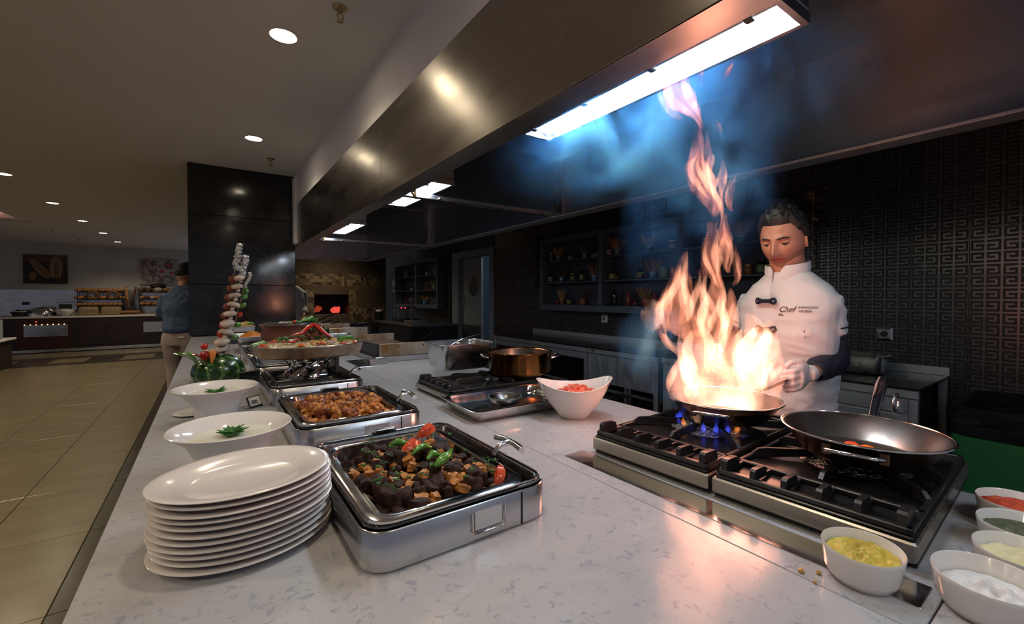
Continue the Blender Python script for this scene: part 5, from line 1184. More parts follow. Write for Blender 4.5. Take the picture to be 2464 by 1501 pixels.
# ---- bread buffet
bc = thing('bread_counter', 'dark wood bread buffet counter along back wall', 'counter', (-2.6, 15.80, 0))
MB().box(-3.2, 1.9, 0, .58, .10, .88).build('carcass', M['blackwood'], bc)
MB().rbox(-3.2, 1.9, -.02, .59, .885, .935, .005).build('top', M['wallpaint'], bc)
MB().rbox(-3.2, 1.9, -.003, .02, .02, .098, .003).build('kick_rail', M['steel'], bc)
MB().rbox(-3.2, 1.9, .60, .612, .94, 1.62, .003).build('steel_splashback', M['steel'], bc)
M['redwood'] = ncol('reddish_wood', [(.3, (.020, .006, .004)), (.7, (.045, .013, .008))], .35, 3, scale=(1, 1, 14))
MB().rbox(-1.35, -.37, -.012, -.002, .12, .87, .003).build('front_panel', M['redwood'], bc)
MB().rbox(-1.20, -.42, -.016, -.012, .42, .72, .002).build('steel_window', M['steel'], bc)
for x0, x1 in ((-.27, .28), (.30, .85)):
    d = MB().rbox(x0, x1, -.014, -.002, .16, .82, .003).build('door', M['blackwood'], bc); MB().rbox(x0+.07, x1-.07, -.018, -.014, .24, .74, .002).build('inset_panel', M['blackwood'], d)
    MB().ball((x1-.04 if x0 < 0 else x0+.04, -.022, .72), .012, 8, 6).build('door_knob', M['chrome'], d, 60)
MB().rbox(1.08, 1.80, -.016, -.002, .44, .73, .002).build('steel_window', M['steel'], bc)
M['warmled'] = mat('warm_lamp', (1, .7, .3), .5, emis=(1, .55, .14), estr=9.0)
for k in range(8): MB().ball((-1.18+.1*k, -.018, .725), .010, 8, 6).build('warm_lamp', M['warmled'], bc, 60)
MB().ball((-.98, -.018, .80), .012, 8, 6).build('red_indicator', mat('red_indicator', (1, .05, .05), .5, emis=(1, .03, .03), estr=6), bc, 60)
o = MB().rbox(-3.96, -3.83, 16.38, 16.398, 1.22, 1.30, .003).build('wall_socket', M['darkunit']); tag(o, 'dark double wall socket above the far left buffet', 'outlet')
BT = .936
t = thing('cloche', 'shiny dome cloche on the bread buffet', 'cloche', (-3.52, 16.05, BT)); MB().lathe([(.245, 0), (.245, .02), (.235, .09), (.19, .18), (.11, .225), (.03, .24), (0, .24)], 40).build('dome', M['chrome'], t, 70); MB().lathe([(0, .24), (.012, .24), (.018, .262), (0, .27)], 12).build('knob', M['chrome'], t, 60)
t = thing('white_bowl', 'wide white bowl before the steel toaster', 'bowl', (-3.085, 15.92, BT)); MB().lathe([(0, 0), (.07, 0), (.10, .02), (.17, .09), (.185, .15), (.178, .15), (.15, .08), (.08, .02), (0, .015)], 36).build('bowl', M['porcelain'], t, 60)
o = MB().ball((-3.085, 15.92, BT+.12), .13, 14, 8, .3, 2, (1, 1, .4)).build('cream_filling', M['porcelain'], None, 60); tag(o, 'white filling mounded in the wide white bowl', 'food')
t = thing('toaster_oven', 'steel conveyor toaster behind the white bowl', 'toaster', (-3.08, 16.20, BT)); MB().rbox(-.20, .20, -.14, .14, .01, .35, .01).build('case', M['steel'], t); MB().rbox(-.15, .10, -.146, -.14, .18, .30, .004).build('opening', M['black'], t)
for sx in (-.17, .17): MB().lathe([(0, 0), (.015, 0), (.015, .012), (0, .012)], 10).build('foot', M['black'], t, loc=(sx, 0, 0))
t = thing('small_jar', 'small pale jar before the dome cloche', 'jar', (-3.66, 15.84, BT)); MB().lathe([(0, 0), (.045, 0), (.05, .05), (.062, .055), (.06, .075), (0, .075)], 18).build('pot', M['porcelain'], t, 50)
t = thing('salad_bowl', 'dark salad bowl at the far left of buffet', 'bowl', (-3.90, 15.95, BT)); MB().lathe([(0, 0), (.10, 0), (.16, .10), (.165, .12), (.15, .11), (0, .09)], 28).build('bowl', M['darkunit'], t, 50); b = MB()
MB().tube([(.12*math.cos(2*PI*i/28), .12*math.sin(2*PI*i/28)-.02, .125) for i in range(29)], .010, 6, False).build('white_ring', M['porcelain'], t, 60)
o = sprig(sprig(MB(), (-3.90, 15.95, BT+.12), .09, 40, 4), (-3.8, 16.0, BT+.12), .08, 30, 5).build('salad_leaves', M['parsley']); tag(o, 'green leaves in the dark salad bowl', 'salad', kind='stuff')
M['bread'] = ncol('crusty_bread', [(.3, (.16, .055, .014)), (.55, (.34, .15, .045)), (.8, (.52, .30, .12))], .6, 14, bmp=.3, detail=5); M['breaddark'] = ncol('dark_crust', [(.3, (.05, .022, .012)), (.7, (.13, .06, .03))], .6, 14)
M['sack'] = ncol('burlap', [(.3, (.16, .115, .06)), (.7, (.26, .19, .11))], .9, 20, bmp=.3); M['paleloaf'] = ncol('floured_crust', [(.3, (.30, .20, .13)), (.7, (.55, .45, .36))], .7, 12)
def rack(x0, x1, y, zs, label):
    t = thing('bread_rack', label, 'rack', ((x0+x1)/2, y, BT), group='bread racks'); h = (x1-x0)/2
    for z in zs: MB().rbox(-h, h, -.13, .13, z-BT-.018, z-BT, .003).build('shelf_board', M['blackwood'], t)
    for sx in (-h+.02, h-.02):
        for sy in (-.12, .12): MB().rbox(sx-.012, sx+.012, sy-.012, sy+.012, 0, max(zs)-BT-.018, .002).build('post', M['blackwood'], t)
ZA = [1.18, 1.36, 1.56]; ZB = [1.18, 1.36, 1.565]
rack(-2.88, -1.96, 16.12, ZA, 'dark bread rack left of the baguette basket'); rack(-1.64, -.80, 16.12, ZB, 'dark bread rack below the lily picture')
def loaf(x, y, z, L_, r, label, group, m_='bread', rz=0.0, seed=0, sc=(1, 1, .8)):
    o = MB().tube([(-L_/2, 0, 0), (-L_*.42, 0, r*.05), (-L_*.2, 0, r*.1), (0, 0, r*.12), (L_*.2, 0, r*.1), (L_*.42, 0, r*.05), (L_/2, 0, 0)], [r*.25, r*.75, r*.96, r, r*.96, r*.75, r*.25], 10, True, .8).build('bread_loaf', M[m_], None, 60, loc=(x, y, z+r*.72), rot=(0, 0, rz)); return tag(o, label, 'bread', group)
ords = ['first', 'second', 'third', 'fourth', 'fifth', 'sixth', 'seventh', 'eighth', 'ninth', 'tenth']
for k in range(6): loaf(-2.80+.15*k, 16.06, ZA[2], .28, .062, '%s long loaf from left on top of left rack' % ords[k], 'loaves on the left bread rack', rz=.5+.1*(k % 3))
for k in range(6): loaf(-2.82+.155*k, 16.06, ZA[1], .26, .058, '%s loaf from left on middle of left rack' % ords[k], 'loaves on the left bread rack', rz=.35-.1*(k % 2))
for k in range(9): loaf(-2.84+.103*k, 16.02, ZA[0], .13, .056, '%s roll from left on bottom of left rack' % ords[k], 'rolls on the left bread rack', rz=1.2+.2*(k % 3))
for k, xx in enumerate((-2.56, -2.16)):
    pts = [(xx+.10*math.cos(math.radians(a)), 15.965, 1.47+.10*math.sin(math.radians(a))) for a in range(-70, 251, 20)]
    pts = [(p[0], p[1], p[2]) for p in pts]
    o = MB().tube(pts, .04, 8).build('ring_bread', M['breaddark'], None, 60); tag(o, 'brown ring bread hanging on %s half of left rack' % ('left', 'right')[k], 'bread', 'ring breads on the left rack')
for k in range(6): loaf(-1.56+.145*k, 16.05, ZB[0], .16, .066, '%s roll from left on bottom of right rack' % ords[k], 'rolls on the right bread rack', rz=.6+.4*(k % 3))
for k in range(7): loaf(-1.57+.12*k, 16.05, ZB[1], .14, .060, '%s roll from left on middle of right rack' % ords[k], 'rolls on the right bread rack', ('bread', 'breaddark', 'paleloaf')[k % 3], .6+.3*(k % 2))
loaf(-1.54, 16.10, ZB[2], .30, .085, 'large dark loaf at left on top of right rack', 'big loaves on the right rack', 'breaddark', 1.0); loaf(-1.40, 16.10, ZB[2], .26, .07, 'upright brown loaf second on top of right rack', 'big loaves on the right rack', 'breaddark', 1.4)
loaf(-1.20, 16.02, ZB[2], .17, .085, 'round floured loaf in middle of right rack top', 'big loaves on the right rack', 'paleloaf', .2); loaf(-1.00, 16.10, ZB[2], .30, .075, 'brown loaf at right on top of right rack', 'big loaves on the right rack', 'bread', .3)
loaf(-1.22, 16.22, ZB[2]+.09, .36, .10, 'big black loaf behind the floured loaf', 'big loaves on the right rack', 'black', .1)
for k, (x0, x1) in enumerate(((-2.86, -2.44), (-2.42, -1.98))):
    b = MB(); rings = []
    for z, o_ in ((0, .0), (.06, .012), (.13, .006), (.20, -.02), (.225, -.06)): rings.append([(p[0]+.012*mnoise.noise(Vector((p[0]*9, p[1]*9, z*20))), p[1]+.012*mnoise.noise(Vector((p[0]*9+3, p[1]*9, z*20))), p[2]) for p in rrect((x0+x1)/2, 15.98, (x1-x0)/2-.01+o_*.5, .10+o_*.5, .05, BT+z+.001, 4)])
    o = b.loft(rings, True, True).build('burlap_sack', M['sack'], None, 60); tag(o, ('left', 'right')[k] + ' burlap sack under the left bread rack', 'sack', 'burlap sacks')
    o = MB().rbox(x0, x1, 15.80, 15.87, BT+.0005, BT+.06, .02).build('burlap_cloth', M['sack'], None, 60, ); tag(o, ('left', 'right')[k] + ' folded burlap cloth before the sacks', 'cloth', 'burlap cloths')
t = thing('baguette_basket', 'tall wire basket of baguettes between the racks', 'basket', (-1.83, 16.05, BT+.20))
for z in (0, .07, .14, .21): MB().tube([((.075+.06*z)*math.cos(2*PI*i/20), (.075+.06*z)*math.sin(2*PI*i/20), z+.004) for i in range(21)], .006, 5, False).build('wire_ring', M['darkunit'], t)
for k in range(12): a = k*PI/6; MB().tube([(.075*math.cos(a), .075*math.sin(a), .0), (.09*math.cos(a), .09*math.sin(a), .215)], .004, 5).build('wire', M['darkunit'], t)
o = MB().rbox(-1.93, -1.73, 15.95, 16.15, BT+.001, BT+.199, .006).build('basket_block', M['blackwood']); tag(o, 'dark block under the baguette basket', 'block')
tag(MB().tube([(-1.86, 16.05, BT+.22), (-1.88, 16.05, BT+.55), (-1.90, 16.05, BT+.80)], [.03, .036, .018], 9).build('baguette', M['bread'], None, 60), 'pale baguette leaning left in the wire basket', 'bread')
tag(MB().tube([(-1.80, 16.05, BT+.22), (-1.74, 16.05, BT+.55), (-1.69, 16.05, BT+.78)], [.03, .038, .022], 9).build('baguette', M['breaddark'], None, 60), 'dark baguette leaning right in the wire basket', 'bread')
for k in range(4): loaf(-1.92+.085*k, 15.86, BT+.02, .22, .06, '%s crusty loaf from left leaning before the basket' % ords[k], 'loaves before the basket', rz=1.0)
for k, (x0, x1) in enumerate(((-1.95, -1.50), (-1.48, -.80))): tag(MB().rbox(x0, x1, 15.80, 15.92, BT+.0005, BT+.02, .004).build('cutting_board', M['wood']), ('left', 'right')[k] + ' wooden board on the buffet edge', 'board', 'wooden boards')
# ---- drinks station at the far left
t = thing('drinks_station', 'pale drinks dispenser cabinet at the left edge', 'cabinet', (-3.55, 12.6, 0))
MB().rbox(-.60, .22, -.35, .55, 0, .56, .01).build('cabinet', M['blackwood'], t); MB().rbox(-.62, .28, -.38, .57, .562, .60, .005).build('top', M['wallpaint'], t)
MB().rbox(-.02, .18, -.20, .25, .602, .98, .01).build('dispenser', M['doorleaf'], t); MB().rbox(-.14, -.025, -.20, .25, .602, 1.08, .01).build('tower', M['doorleaf'], t)
MB().rbox(-.12, -.02, -.22, -.20, .65, .95, .01).build('spout_panel', M['darkunit'], t)
o = MB().lathe([(0, 0), (.10, 0), (.13, .06), (.15, .16), (.13, .24), (.07, .29), (0, .30)], 24).build('dark_urn', M['darkunit'], None, 60, loc=(-3.75, 12.5, 1.085)); tag(o, 'dark rounded urn on top of the drinks station', 'urn')
# ================================================================== PEOPLE
def fused(name, parts, m_, parent, voxel=.012, it=6, sub=False):
    """closed pieces fused into one continuous surface"""
    o = parts.build(name, m_, None, 179)
    md = o.modifiers.new('fuse', 'REMESH'); md.mode = 'VOXEL'; md.voxel_size = voxel; md.use_smooth_shade = True
    sm = o.modifiers.new('soft', 'SMOOTH'); sm.iterations = it; sm.factor = .5
    dg = bpy.context.evaluated_depsgraph_get(); me = bpy.data.meshes.new_from_object(o.evaluated_get(dg))
    o.modifiers.clear(); old = o.data; o.data = me; bpy.data.meshes.remove(old)
    if not me.materials: me.materials.append(m_)
    me.polygons.foreach_set('use_smooth', [True]*len(me.polygons))
    if parent is not None: o.parent = parent
    return o
class Frame:
    """local axes of a person: l = to the person's left, f = forward, z = up"""
    def __init__(s, x, y, fx, fy):
        n = math.hypot(fx, fy); s.c = (x, y); s.f = (fx/n, fy/n); s.l = (-fy/n, fx/n)
    def __call__(s, l, f, z): return (s.c[0]+l*s.l[0]+f*s.f[0], s.c[1]+l*s.l[1]+f*s.f[1], z)
    def ring(s, a, b, z, l0=0, f0=0, n=28, p=2.3):
        out = []
        for i in range(n):
            t = 2*PI*i/n; c, d = math.cos(t), math.sin(t)
            out.append(s(l0+a*math.copysign(abs(c)**(2/p), c), f0+b*math.copysign(abs(d)**(2/p), d), z))
        return out
M['skin'] = ncol('skin', [(.3, (.46, .21, .135)), (.7, (.54, .26, .175))], .45, 18, sss=.12)
M['stubble'] = mat('stubble_skin', (.36, .175, .125), .5, sss=.1); M['lips'] = mat('lips', (.38, .12, .10), .4)
m = ncol('face_skin', [(.3, (.46, .21, .135)), (.7, (.54, .26, .175))], .42, 18, sss=.12); M['face'] = m
N, L = nt(m); bs = N['Principled BSDF']; src = bs.inputs['Base Color'].links[0].from_socket
at = N.new('ShaderNodeVertexColor'); at.layer_name = 'zones'; sp = N.new('ShaderNodeSeparateColor'); L.new(at.outputs[0], sp.inputs[0])
for ch_i, colr, kf in ((1, (.30, .15, .115), .75), (0, (.34, .085, .08), 1.0), (2, (.10, .03, .03), .9)):
    mx = N.new('ShaderNodeMix'); mx.data_type = 'RGBA'; mm2 = N.new('ShaderNodeMath'); mm2.operation = 'MULTIPLY'; mm2.inputs[1].default_value = kf
    L.new(sp.outputs[ch_i], mm2.inputs[0]); L.new(mm2.outputs[0], mx.inputs[0]); L.new(src, mx.inputs[6]); mx.inputs[7].default_value = (*colr, 1); src = mx.outputs[2]
L.new(src, bs.inputs['Base Color'])
M['hair'] = ncol('dark_hair', [(.3, (.005, .004, .004)), (.7, (.014, .012, .012))], .55, 60, scale=(3, 3, 1), bmp=.6, bd=.004)
M['jacket'] = ncol('white_cotton', [(.3, (.66, .64, .66)), (.7, (.76, .74, .76))], .8, 7, bmp=.35, bd=.012, dist=.6)
M['navy'] = ncol('navy_knit', [(.3, (.008, .009, .020)), (.7, (.016, .018, .036))], .7, 30, scale=(1, 1, 5), bmp=.5, bd=.006)
M['glove'] = ncol('white_glove', [(.3, (.55, .50, .50)), (.7, (.70, .66, .66))], .55, 25, bmp=.3, bd=.004)
def head_grid(off=lambda x, y, z: 0.0, nu=110, nv=84):
    """surface points of a head, local x = left, y = forward, z = up, centre mid-head"""
    g = lambda x, z, cx, cz, sx, sz: math.exp(-((x-cx)/sx)**2-((z-cz)/sz)**2)
    rows = []
    for j in range(nv+1):
        v = -PI/2 + PI*j/nv; row = []
        for i in range(nu):
            u = 2*PI*i/nu; x = math.cos(v)*math.sin(u); y = math.cos(v)*math.cos(u); z = math.sin(v)
            zz = z*.120; jaw = max(0, -z)
            X = x*.077*(1-.22*jaw**2.0); Y = y*(.098 if y < 0 else .092)
            if y < 0: Y *= (1-.38*jaw**1.2)
            else: Y *= (1+.02*jaw)
            if z > 0: X *= 1+.02*z
            if y > 0:
                w = min(1.0, y*1.6)
                d = .028*g(X, zz, 0, -.038, .0115, .013) + .019*g(X, zz, 0, -.020, .0085, .020) + .010*g(X, zz, 0, .000, .009, .022)
                d += .011*g(X, zz, .0145, -.042, .007, .008) + .011*g(X, zz, -.0145, -.042, .007, .008)
                d += .007*g(X, zz, .030, .020, .024, .010) + .007*g(X, zz, -.030, .020, .024, .010)
                d -= .011*g(X, zz, .031, .002, .016, .011) + .011*g(X, zz, -.031, .002, .016, .011)
                d += .004*g(X, zz, .031, .001, .010, .007) + .004*g(X, zz, -.031, .001, .010, .007)
                d += .009*g(X, zz, 0, -.060, .022, .005) + .010*g(X, zz, 0, -.0715, .019, .006) - .007*g(X, zz, 0, -.0655, .026, .0026)
                d += .010*g(X, zz, 0, -.100, .022, .016) + .004*g(X, zz, .045, -.028, .02, .02) + .004*g(X, zz, -.045, -.028, .02, .02)
                d -= .004*g(X, zz, 0, -.082, .02, .006)
                Y += d*w
            k = off(X, Y, zz)
            n = Vector((x, y, z)); row.append(Vector((X, Y, zz)) + n*k)
        rows.append(row)
    return rows
def person_head(t, pos, fdir, pitch, scale=1.0, hairmat='hair', roll=0.0, face=True):
    """head with neck stub, ears, hair; returns placement matrix"""
    yaw = math.atan2(fdir[1], fdir[0]) - PI/2
    Mx = Matrix.Translation(pos) @ Matrix.Rotation(yaw, 4, 'Z') @ Matrix.Rotation(-pitch, 4, 'X') @ Matrix.Rotation(roll, 4, 'Y') @ Matrix.Scale(scale, 4)
    rows = head_grid(); nu = len(rows[0]); b = MB(); vs = [tuple(Mx @ p) for r in rows for p in r]; fs = []; mi = []
    for j in range(len(rows)-1):
        for i in range(nu):
            k = (i+1) % nu; fs.append((j*nu+i, j*nu+k, (j+1)*nu+k, (j+1)*nu+i)); p = rows[j][i]
            lip = p.y > .05 and abs(p.x) < .024 and -.077 < p.z < -.055 and ((p.x/.025)**2 + ((p.z+.066)/.0105)**2 < 1)
            st = p.y > .0 and p.z < -.046 and not lip
            mi.append(2 if lip else 1 if st else 0)
    b.add(vs, fs)
    h = b.build('head', M['face'], t, 179)
    ca = h.data.color_attributes.new('zones', 'FLOAT_COLOR', 'POINT')
    for k, p in enumerate(p for r in rows for p in r):
        lp = max(0, min(1, 2.2*(1-((p.x/.029)**2 + ((p.z+.066)/.0120)**2)))) if p.y > .03 else 0
        sb = max(0, min(1, (-.030-p.z)/.03))*max(0, min(1, (p.y+.02)/.04))
        ln = math.exp(-((p.z+.0655)/.0022)**2)*(1 if abs(p.x) < .026 and p.y > .03 else 0)
        ca.data[k].color = (lp, sb*(1-lp), ln, 1)
    for s_ in (-1, 1):
        e = MB(); e.ball((0, 0, 0), .5, 12, 8, 0, 0, (.020, .036, .062)); e2 = MB()
        ear = MB(); ear.tube([(0, -.004, -.028), (0, .006, -.014), (0, .010, .004), (0, .004, .022), (0, -.012, .030), (0, -.024, .018), (0, -.020, -.004), (0, -.008, -.022), (0, -.004, -.028)], [.007, .006, .0055, .006, .0065, .0065, .006, .006, .007], 8)
        ear.ball((-.002*s_, -.008, .002), .5, 10, 8, 0, 0, (.012, .026, .046))
        E_ = Mx @ Matrix.Translation((s_*.0765, -.006, -.008)) @ Matrix.Rotation(s_*-.30, 4, 'Z')
        ear.v = [tuple(E_ @ Vector(p)) for p in ear.v]; ear.build('ear', M['skin'], h, 60)
        if face:
            def put(bb, dx, dy, dz): bb.v = [tuple(Mx @ (Vector(p)+Vector((s_*.031+dx, dy, dz)))) for p in bb.v]; return bb
            put(MB().ball((0, 0, 0), .5, 14, 10, 0, 0, (.028, .024, .014)), 0, .0715, -.004).build('eyeball', mat('eye_white', (.16, .11, .10), .25), h, 60)
            put(MB().ball((0, 0, 0), .5, 12, 8, 0, 0, (.011, .006, .008)), -.001, .0815, -.0065).build('iris', mat('dark_iris', (.012, .008, .007), .15), h, 60)
            put(MB().ball((0, 0, 0), .5, 16, 12, 0, 0, (.034, .0285, .018)), 0, .0715, .0035).build('eyelid', M['skin'], h, 60)
            put(MB().tube([(-.0145, .004, -.0035), (-.008, .0118, -.0052), (0, .0138, -.0055), (.008, .0118, -.0052), (.0145, .004, -.0035)], [.0006, .0013, .0014, .0013, .0006], 6), 0, .0715, .0035).build('lashes', M['hair'], h, 60)
            br = MB().tube([(s_*.012, .094, .016), (s_*.022, .0945, .0195), (s_*.036, .089, .0215), (s_*.050, .078, .018)], [.0028, .0042, .0038, .0016], 8, True, .9); br.v = [tuple(Mx @ Vector(p)) for p in br.v]; br.build('eyebrow', M['hair'], h, 60)
    def hoff(x, y, z):
        line = .074 if y > .05 else (.074 - .085*min(1, (.05-y)/.055) if y > -.03 else -.030 - .045*min(1, (-.03-y)/.06))
        line -= 0.012*max(0, (abs(x)-.045)/.03) if y > .03 else 0
        d = z-line; base = .012 if y < .02 else .013
        return -.006 if d < -.006 else (base*min(1, (d+.006)/.016) + (.006+.010*max(0, z-.06)/.06)*min(1, max(0, d)/.02)*(.6+.9*mnoise.noise(Vector((x*130, y*60, z*60)))))
    rows = head_grid(hoff, 96, 72); nu = len(rows[0]); b = MB(); vs = [tuple(Mx @ p) for r in rows for p in r]; fs = []
    for j in range(20, len(rows)-1):
        for i in range(nu):
            k = (i+1) % nu; fs.append((j*nu+i, j*nu+k, (j+1)*nu+k, (j+1)*nu+i))
    b.add(vs, fs); b.build('hair', M[hairmat], h, 179)
    return Mx
def hand(b, pose, palm0, palm1, side, up, curl, s_=1.0):
    """palm and five bent fingers appended to b; palm0 wrist, palm1 knuckles, side = thumb side, curl = direction fingers close"""
    p0, p1, side, curl = Vector(palm0), Vector(palm1), Vector(side).normalized(), Vector(curl).normalized(); d = (p1-p0).normalized()
    rings = []
    for u, w in ((0, .024), (.35, .033), (.8, .039), (1.0, .037)):
        c = p0+(p1-p0)*u; rings.append([tuple(c+side*w*s_*math.cos(2*PI*k/12)+curl*.014*s_*math.sin(2*PI*k/12)) for k in range(12)])
    b.loft(rings, True, True)
    for k, (o, L_) in enumerate(((.028, .062), (.010, .070), (-.009, .066), (-.027, .052))):
        a = p1 - d*.006 + side*o*s_; q1 = a + d*L_*.42*s_ + curl*.006*s_; q2 = q1 + d*L_*.12*s_ + curl*L_*.34*s_; q3 = q2 - d*L_*.22*s_ + curl*L_*.16*s_
        b.tube([a, q1, q2, q3], [.0095*s_, .0090*s_, .0082*s_, .0068*s_], 8)
    a = p0+(p1-p0)*.30+side*.026*s_; b.tube([a, a+side*.022*s_+d*.018*s_+curl*.008, a+side*.026*s_+d*.040*s_+curl*.024, a+side*.014*s_+d*.050*s_+curl*.036], [.013*s_, .0115*s_, .0098*s_, .008*s_], 8)
def text_mesh(txt, size, m_, parent, pos, xdir, ydir, shear=0.0, ext=.0006):
    cu = bpy.data.curves.new('lettering', 'FONT'); cu.body = txt; cu.size = size; cu.shear = shear; cu.extrude = ext; cu.resolution_u = 3
    o = bpy.data.objects.new('lettering', cu); COL.objects.link(o)
    dg = bpy.context.evaluated_depsgraph_get(); me = bpy.data.meshes.new_from_object(o.evaluated_get(dg)); bpy.data.objects.remove(o)
    o = bpy.data.objects.new('lettering', me); me.materials.append(m_); COL.objects.link(o)
    xd = Vector(xdir).normalized(); yd = Vector(ydir); yd = (yd-xd*yd.dot(xd)).normalized(); zd = xd.cross(yd)
    o.matrix_world = Matrix.Translation(pos) @ Matrix((xd, yd, zd)).transposed().to_4x4(); 
    if parent is not None: o.parent = parent
    return o

# ---- the chef
FR = Frame(1.885, .785, -.995, .10)
chef = thing('person', 'chef in white short-sleeved jacket tossing the flaming pan', 'person', (0, 0, 0))
HP = FR(0, .044, 1.664)
person_head(chef, HP, (-.998, -.06), math.radians(17), .975)
lw, lh = FR(.180, .215, 1.178), FR(.182, .275, 1.168)
rw, rh = FR(-.150, .235, 1.20), FR(-.115, .30, 1.19)
sl, el = FR(.128, -.005, 1.440), FR(.138, -.045, 1.195)
sr, er = FR(-.142, -.005, 1.440), FR(-.205, -.02, 1.195)
b = MB()   # body
b.loft([FR.ring(.135, .09, .90), FR.ring(.14, .095, 1.05), FR.ring(.15, .10, 1.28), FR.ring(.15, .09, 1.40), FR.ring(.11, .07, 1.465), FR.ring(.068, .062, 1.505, f0=.0), FR.ring(.060, .062, 1.55, f0=.008), FR.ring(.058, .064, 1.60, f0=.022), FR.ring(.056, .064, 1.66, f0=.022)], True, True)
for s_, e_, w_ in ((sl, el, lw), (sr, er, rw)): b.tube([s_, e_, w_], [.036, .034, .026], 14)
for sg in (-1, 1): b.tube([FR(sg*.085, 0, .93), FR(sg*.095, .01, .50), FR(sg*.10, 0, .09)], [.082, .058, .040], 14); b.tube([FR(sg*.10, -.05, .04), FR(sg*.10, .05, .045), FR(sg*.105, .15, .03)], [.035, .038, .025], 10)
body = fused('body', b, M['skin'], chef, .011, 4)
# jacket with short sleeves
b = MB()
b.loft([FR.ring(.168, .128, .985), FR.ring(.170, .128, 1.00), FR.ring(.164, .124, 1.08, f0=.004), FR.ring(.170, .122, 1.20, f0=.004), FR.ring(.180, .124, 1.32, f0=.004), FR.ring(.186, .118, 1.40), FR.ring(.172, .102, 1.440), FR.ring(.135, .088, 1.487), FR.ring(.098, .078, 1.515), FR.ring(.074, .070, 1.535, f0=.004)], True, True)
for s_, e_ in ((sl, el), (sr, er)):
    m1 = Vector(s_).lerp(Vector(e_), .33); m2 = Vector(s_).lerp(Vector(e_), .56)
    b.tube([Vector(s_)+Vector((0, 0, -.002)), m1, m2], [.055, .058, .060], 18)
jk = fused('jacket', b, M['jacket'], chef, .0065, 6)
# folds pressed into the cloth
for v in jk.data.vertices:
    p = v.co; n = v.normal
    k = .010*mnoise.noise(Vector((p.x*6, p.y*6+p.z*5, p.z*13))) + .008*(1-abs(mnoise.noise(Vector((p.x*9+p.z*6, p.y*9-p.z*8, p.z*17)))))**3 - .003
    v.co = p + n*k*(1.0 if p.z < 1.42 else .35)
b = MB(); n = 30; rings = []
for z, o_ in ((1.520, .0), (1.545, .003), (1.568, .001)):
    rings.append([])
    for i in range(n+1):
        a = PI/2 + .20 + (2*PI-.40)*i/n; back = .5-.5*math.sin(a)
        rings[-1].append(FR((.076+o_)*math.cos(a), .014+(.074+o_)*math.sin(a), z - .012 + .030*back - (.018 if i in (0, n) else 0)))
rin = [[tuple(Vector(p)*.955 + Vector(FR(0, .012, p[2]))*.045) for p in r] for r in rings]
cr = [rings[0], rings[1], rings[2], rin[2], rin[1], rin[0]]
b.loft(cr, False, False, closed=False); b.build('collar', M['jacket'], chef, 60)
# navy under-sleeves, piping, gloves
for s_, e_, w_ in ((sl, el, lw), (sr, er, rw)):
    m2 = Vector(s_).lerp(Vector(e_), .50); a1 = Vector(s_).lerp(Vector(e_), .75); q1 = Vector(e_).lerp(Vector(w_), .12); q2 = Vector(e_).lerp(Vector(w_), .45); q3 = Vector(e_).lerp(Vector(w_), .80)
    bb = MB().tube([m2, a1, e_, q1, q2, q3], [.054, .053, .050, .050, .046, .036], 18); o = fused('under_sleeve', bb, M['navy'], chef, .008, 5)
    for v in o.data.vertices:
        p = v.co; v.co = p + v.normal*.005*mnoise.noise(Vector((p.x*20, p.y*20, p.z*45)))
    pv = Vector(s_).lerp(Vector(e_), .46); dv = (Vector(e_)-Vector(s_)).normalized(); u_ = dv.orthogonal().normalized(); w2 = dv.cross(u_)
    MB().tube([pv+(u_*math.cos(2*PI*k/32)+w2*math.sin(2*PI*k/32))*.0605 for k in range(33)], .0026, 6, False).build('sleeve_piping', M['navy'], chef, 60)
for w_, h_, side in ((lw, lh, (0, 0, 1)), (rw, rh, (0, 0, 1))):
    b = MB(); a = Vector(w_); c = Vector(h_); b.tube([a-(c-a)*.35, a+(c-a)*.15], [.030, .027], 12)
    hand(b, None, a, c, side, None, (0, (1 if w_ is lw else -1), -.2), 1.12); fused('glove', b, M['glove'], chef, .0045, 3)
b = MB()
for sg in (-1, 1): b.tube([FR(sg*.085, 0, .99), FR(sg*.09, .0, .90), FR(sg*.095, .012, .50), FR(sg*.10, 0, .06)], [.095, .092, .070, .055], 16)
b.loft([FR.ring(.150, .105, .90), FR.ring(.155, .11, 1.0), FR.ring(.15, .105, 1.05)], True, True); fused('trousers', b, M['black'], chef, .014, 4)
b = MB()
for sg in (-1, 1): b.tube([FR(sg*.10, -.07, .045), FR(sg*.10, .05, .050), FR(sg*.105, .17, .035)], [.042, .045, .032], 12)
fused('shoes', b, M['black'], chef, .012, 2)
# leather toggles on the chest, placket, embroidery
M['toggle'] = mat('navy_leather', (.010, .012, .026), .4)
def on_chest(l, z, out=.004): 
    a, b_ = .181, .125; c = min(.999, abs(l)/a); return FR(l, .004+b_*(1-c**2.3)**(1/2.3)+out, z)
for z in (1.422, 1.315):
    b = MB(); sh = [(l*.82, h*.82) for l, h in [(-.052, 0), (-.044, .016), (-.034, .016), (-.018, .009), (.018, .009), (.034, .016), (.044, .016), (.052, 0), (.044, -.016), (.034, -.016), (.018, -.009), (-.018, -.009), (-.034, -.016), (-.044, -.016)]]
    l0 = -.014
    b.loft([[on_chest(l0+l, z+h, .003) for l, h in sh], [on_chest(l0+l, z+h, .008) for l, h in sh]], True, True); tg = b.build('toggle', M['toggle'], chef, 30)
    for s_ in (-1, 1): MB().ball(on_chest(l0+s_*.032, z, .009), .0042, 10, 6).build('stud', M['chrome'], tg, 60)
MB().tube([on_chest(0, 1.50-.012*k, .003 if k > 3 else -.006+.002*k) for k in range(8)], .0025, 6).build('placket', M['jacket'], chef, 60)
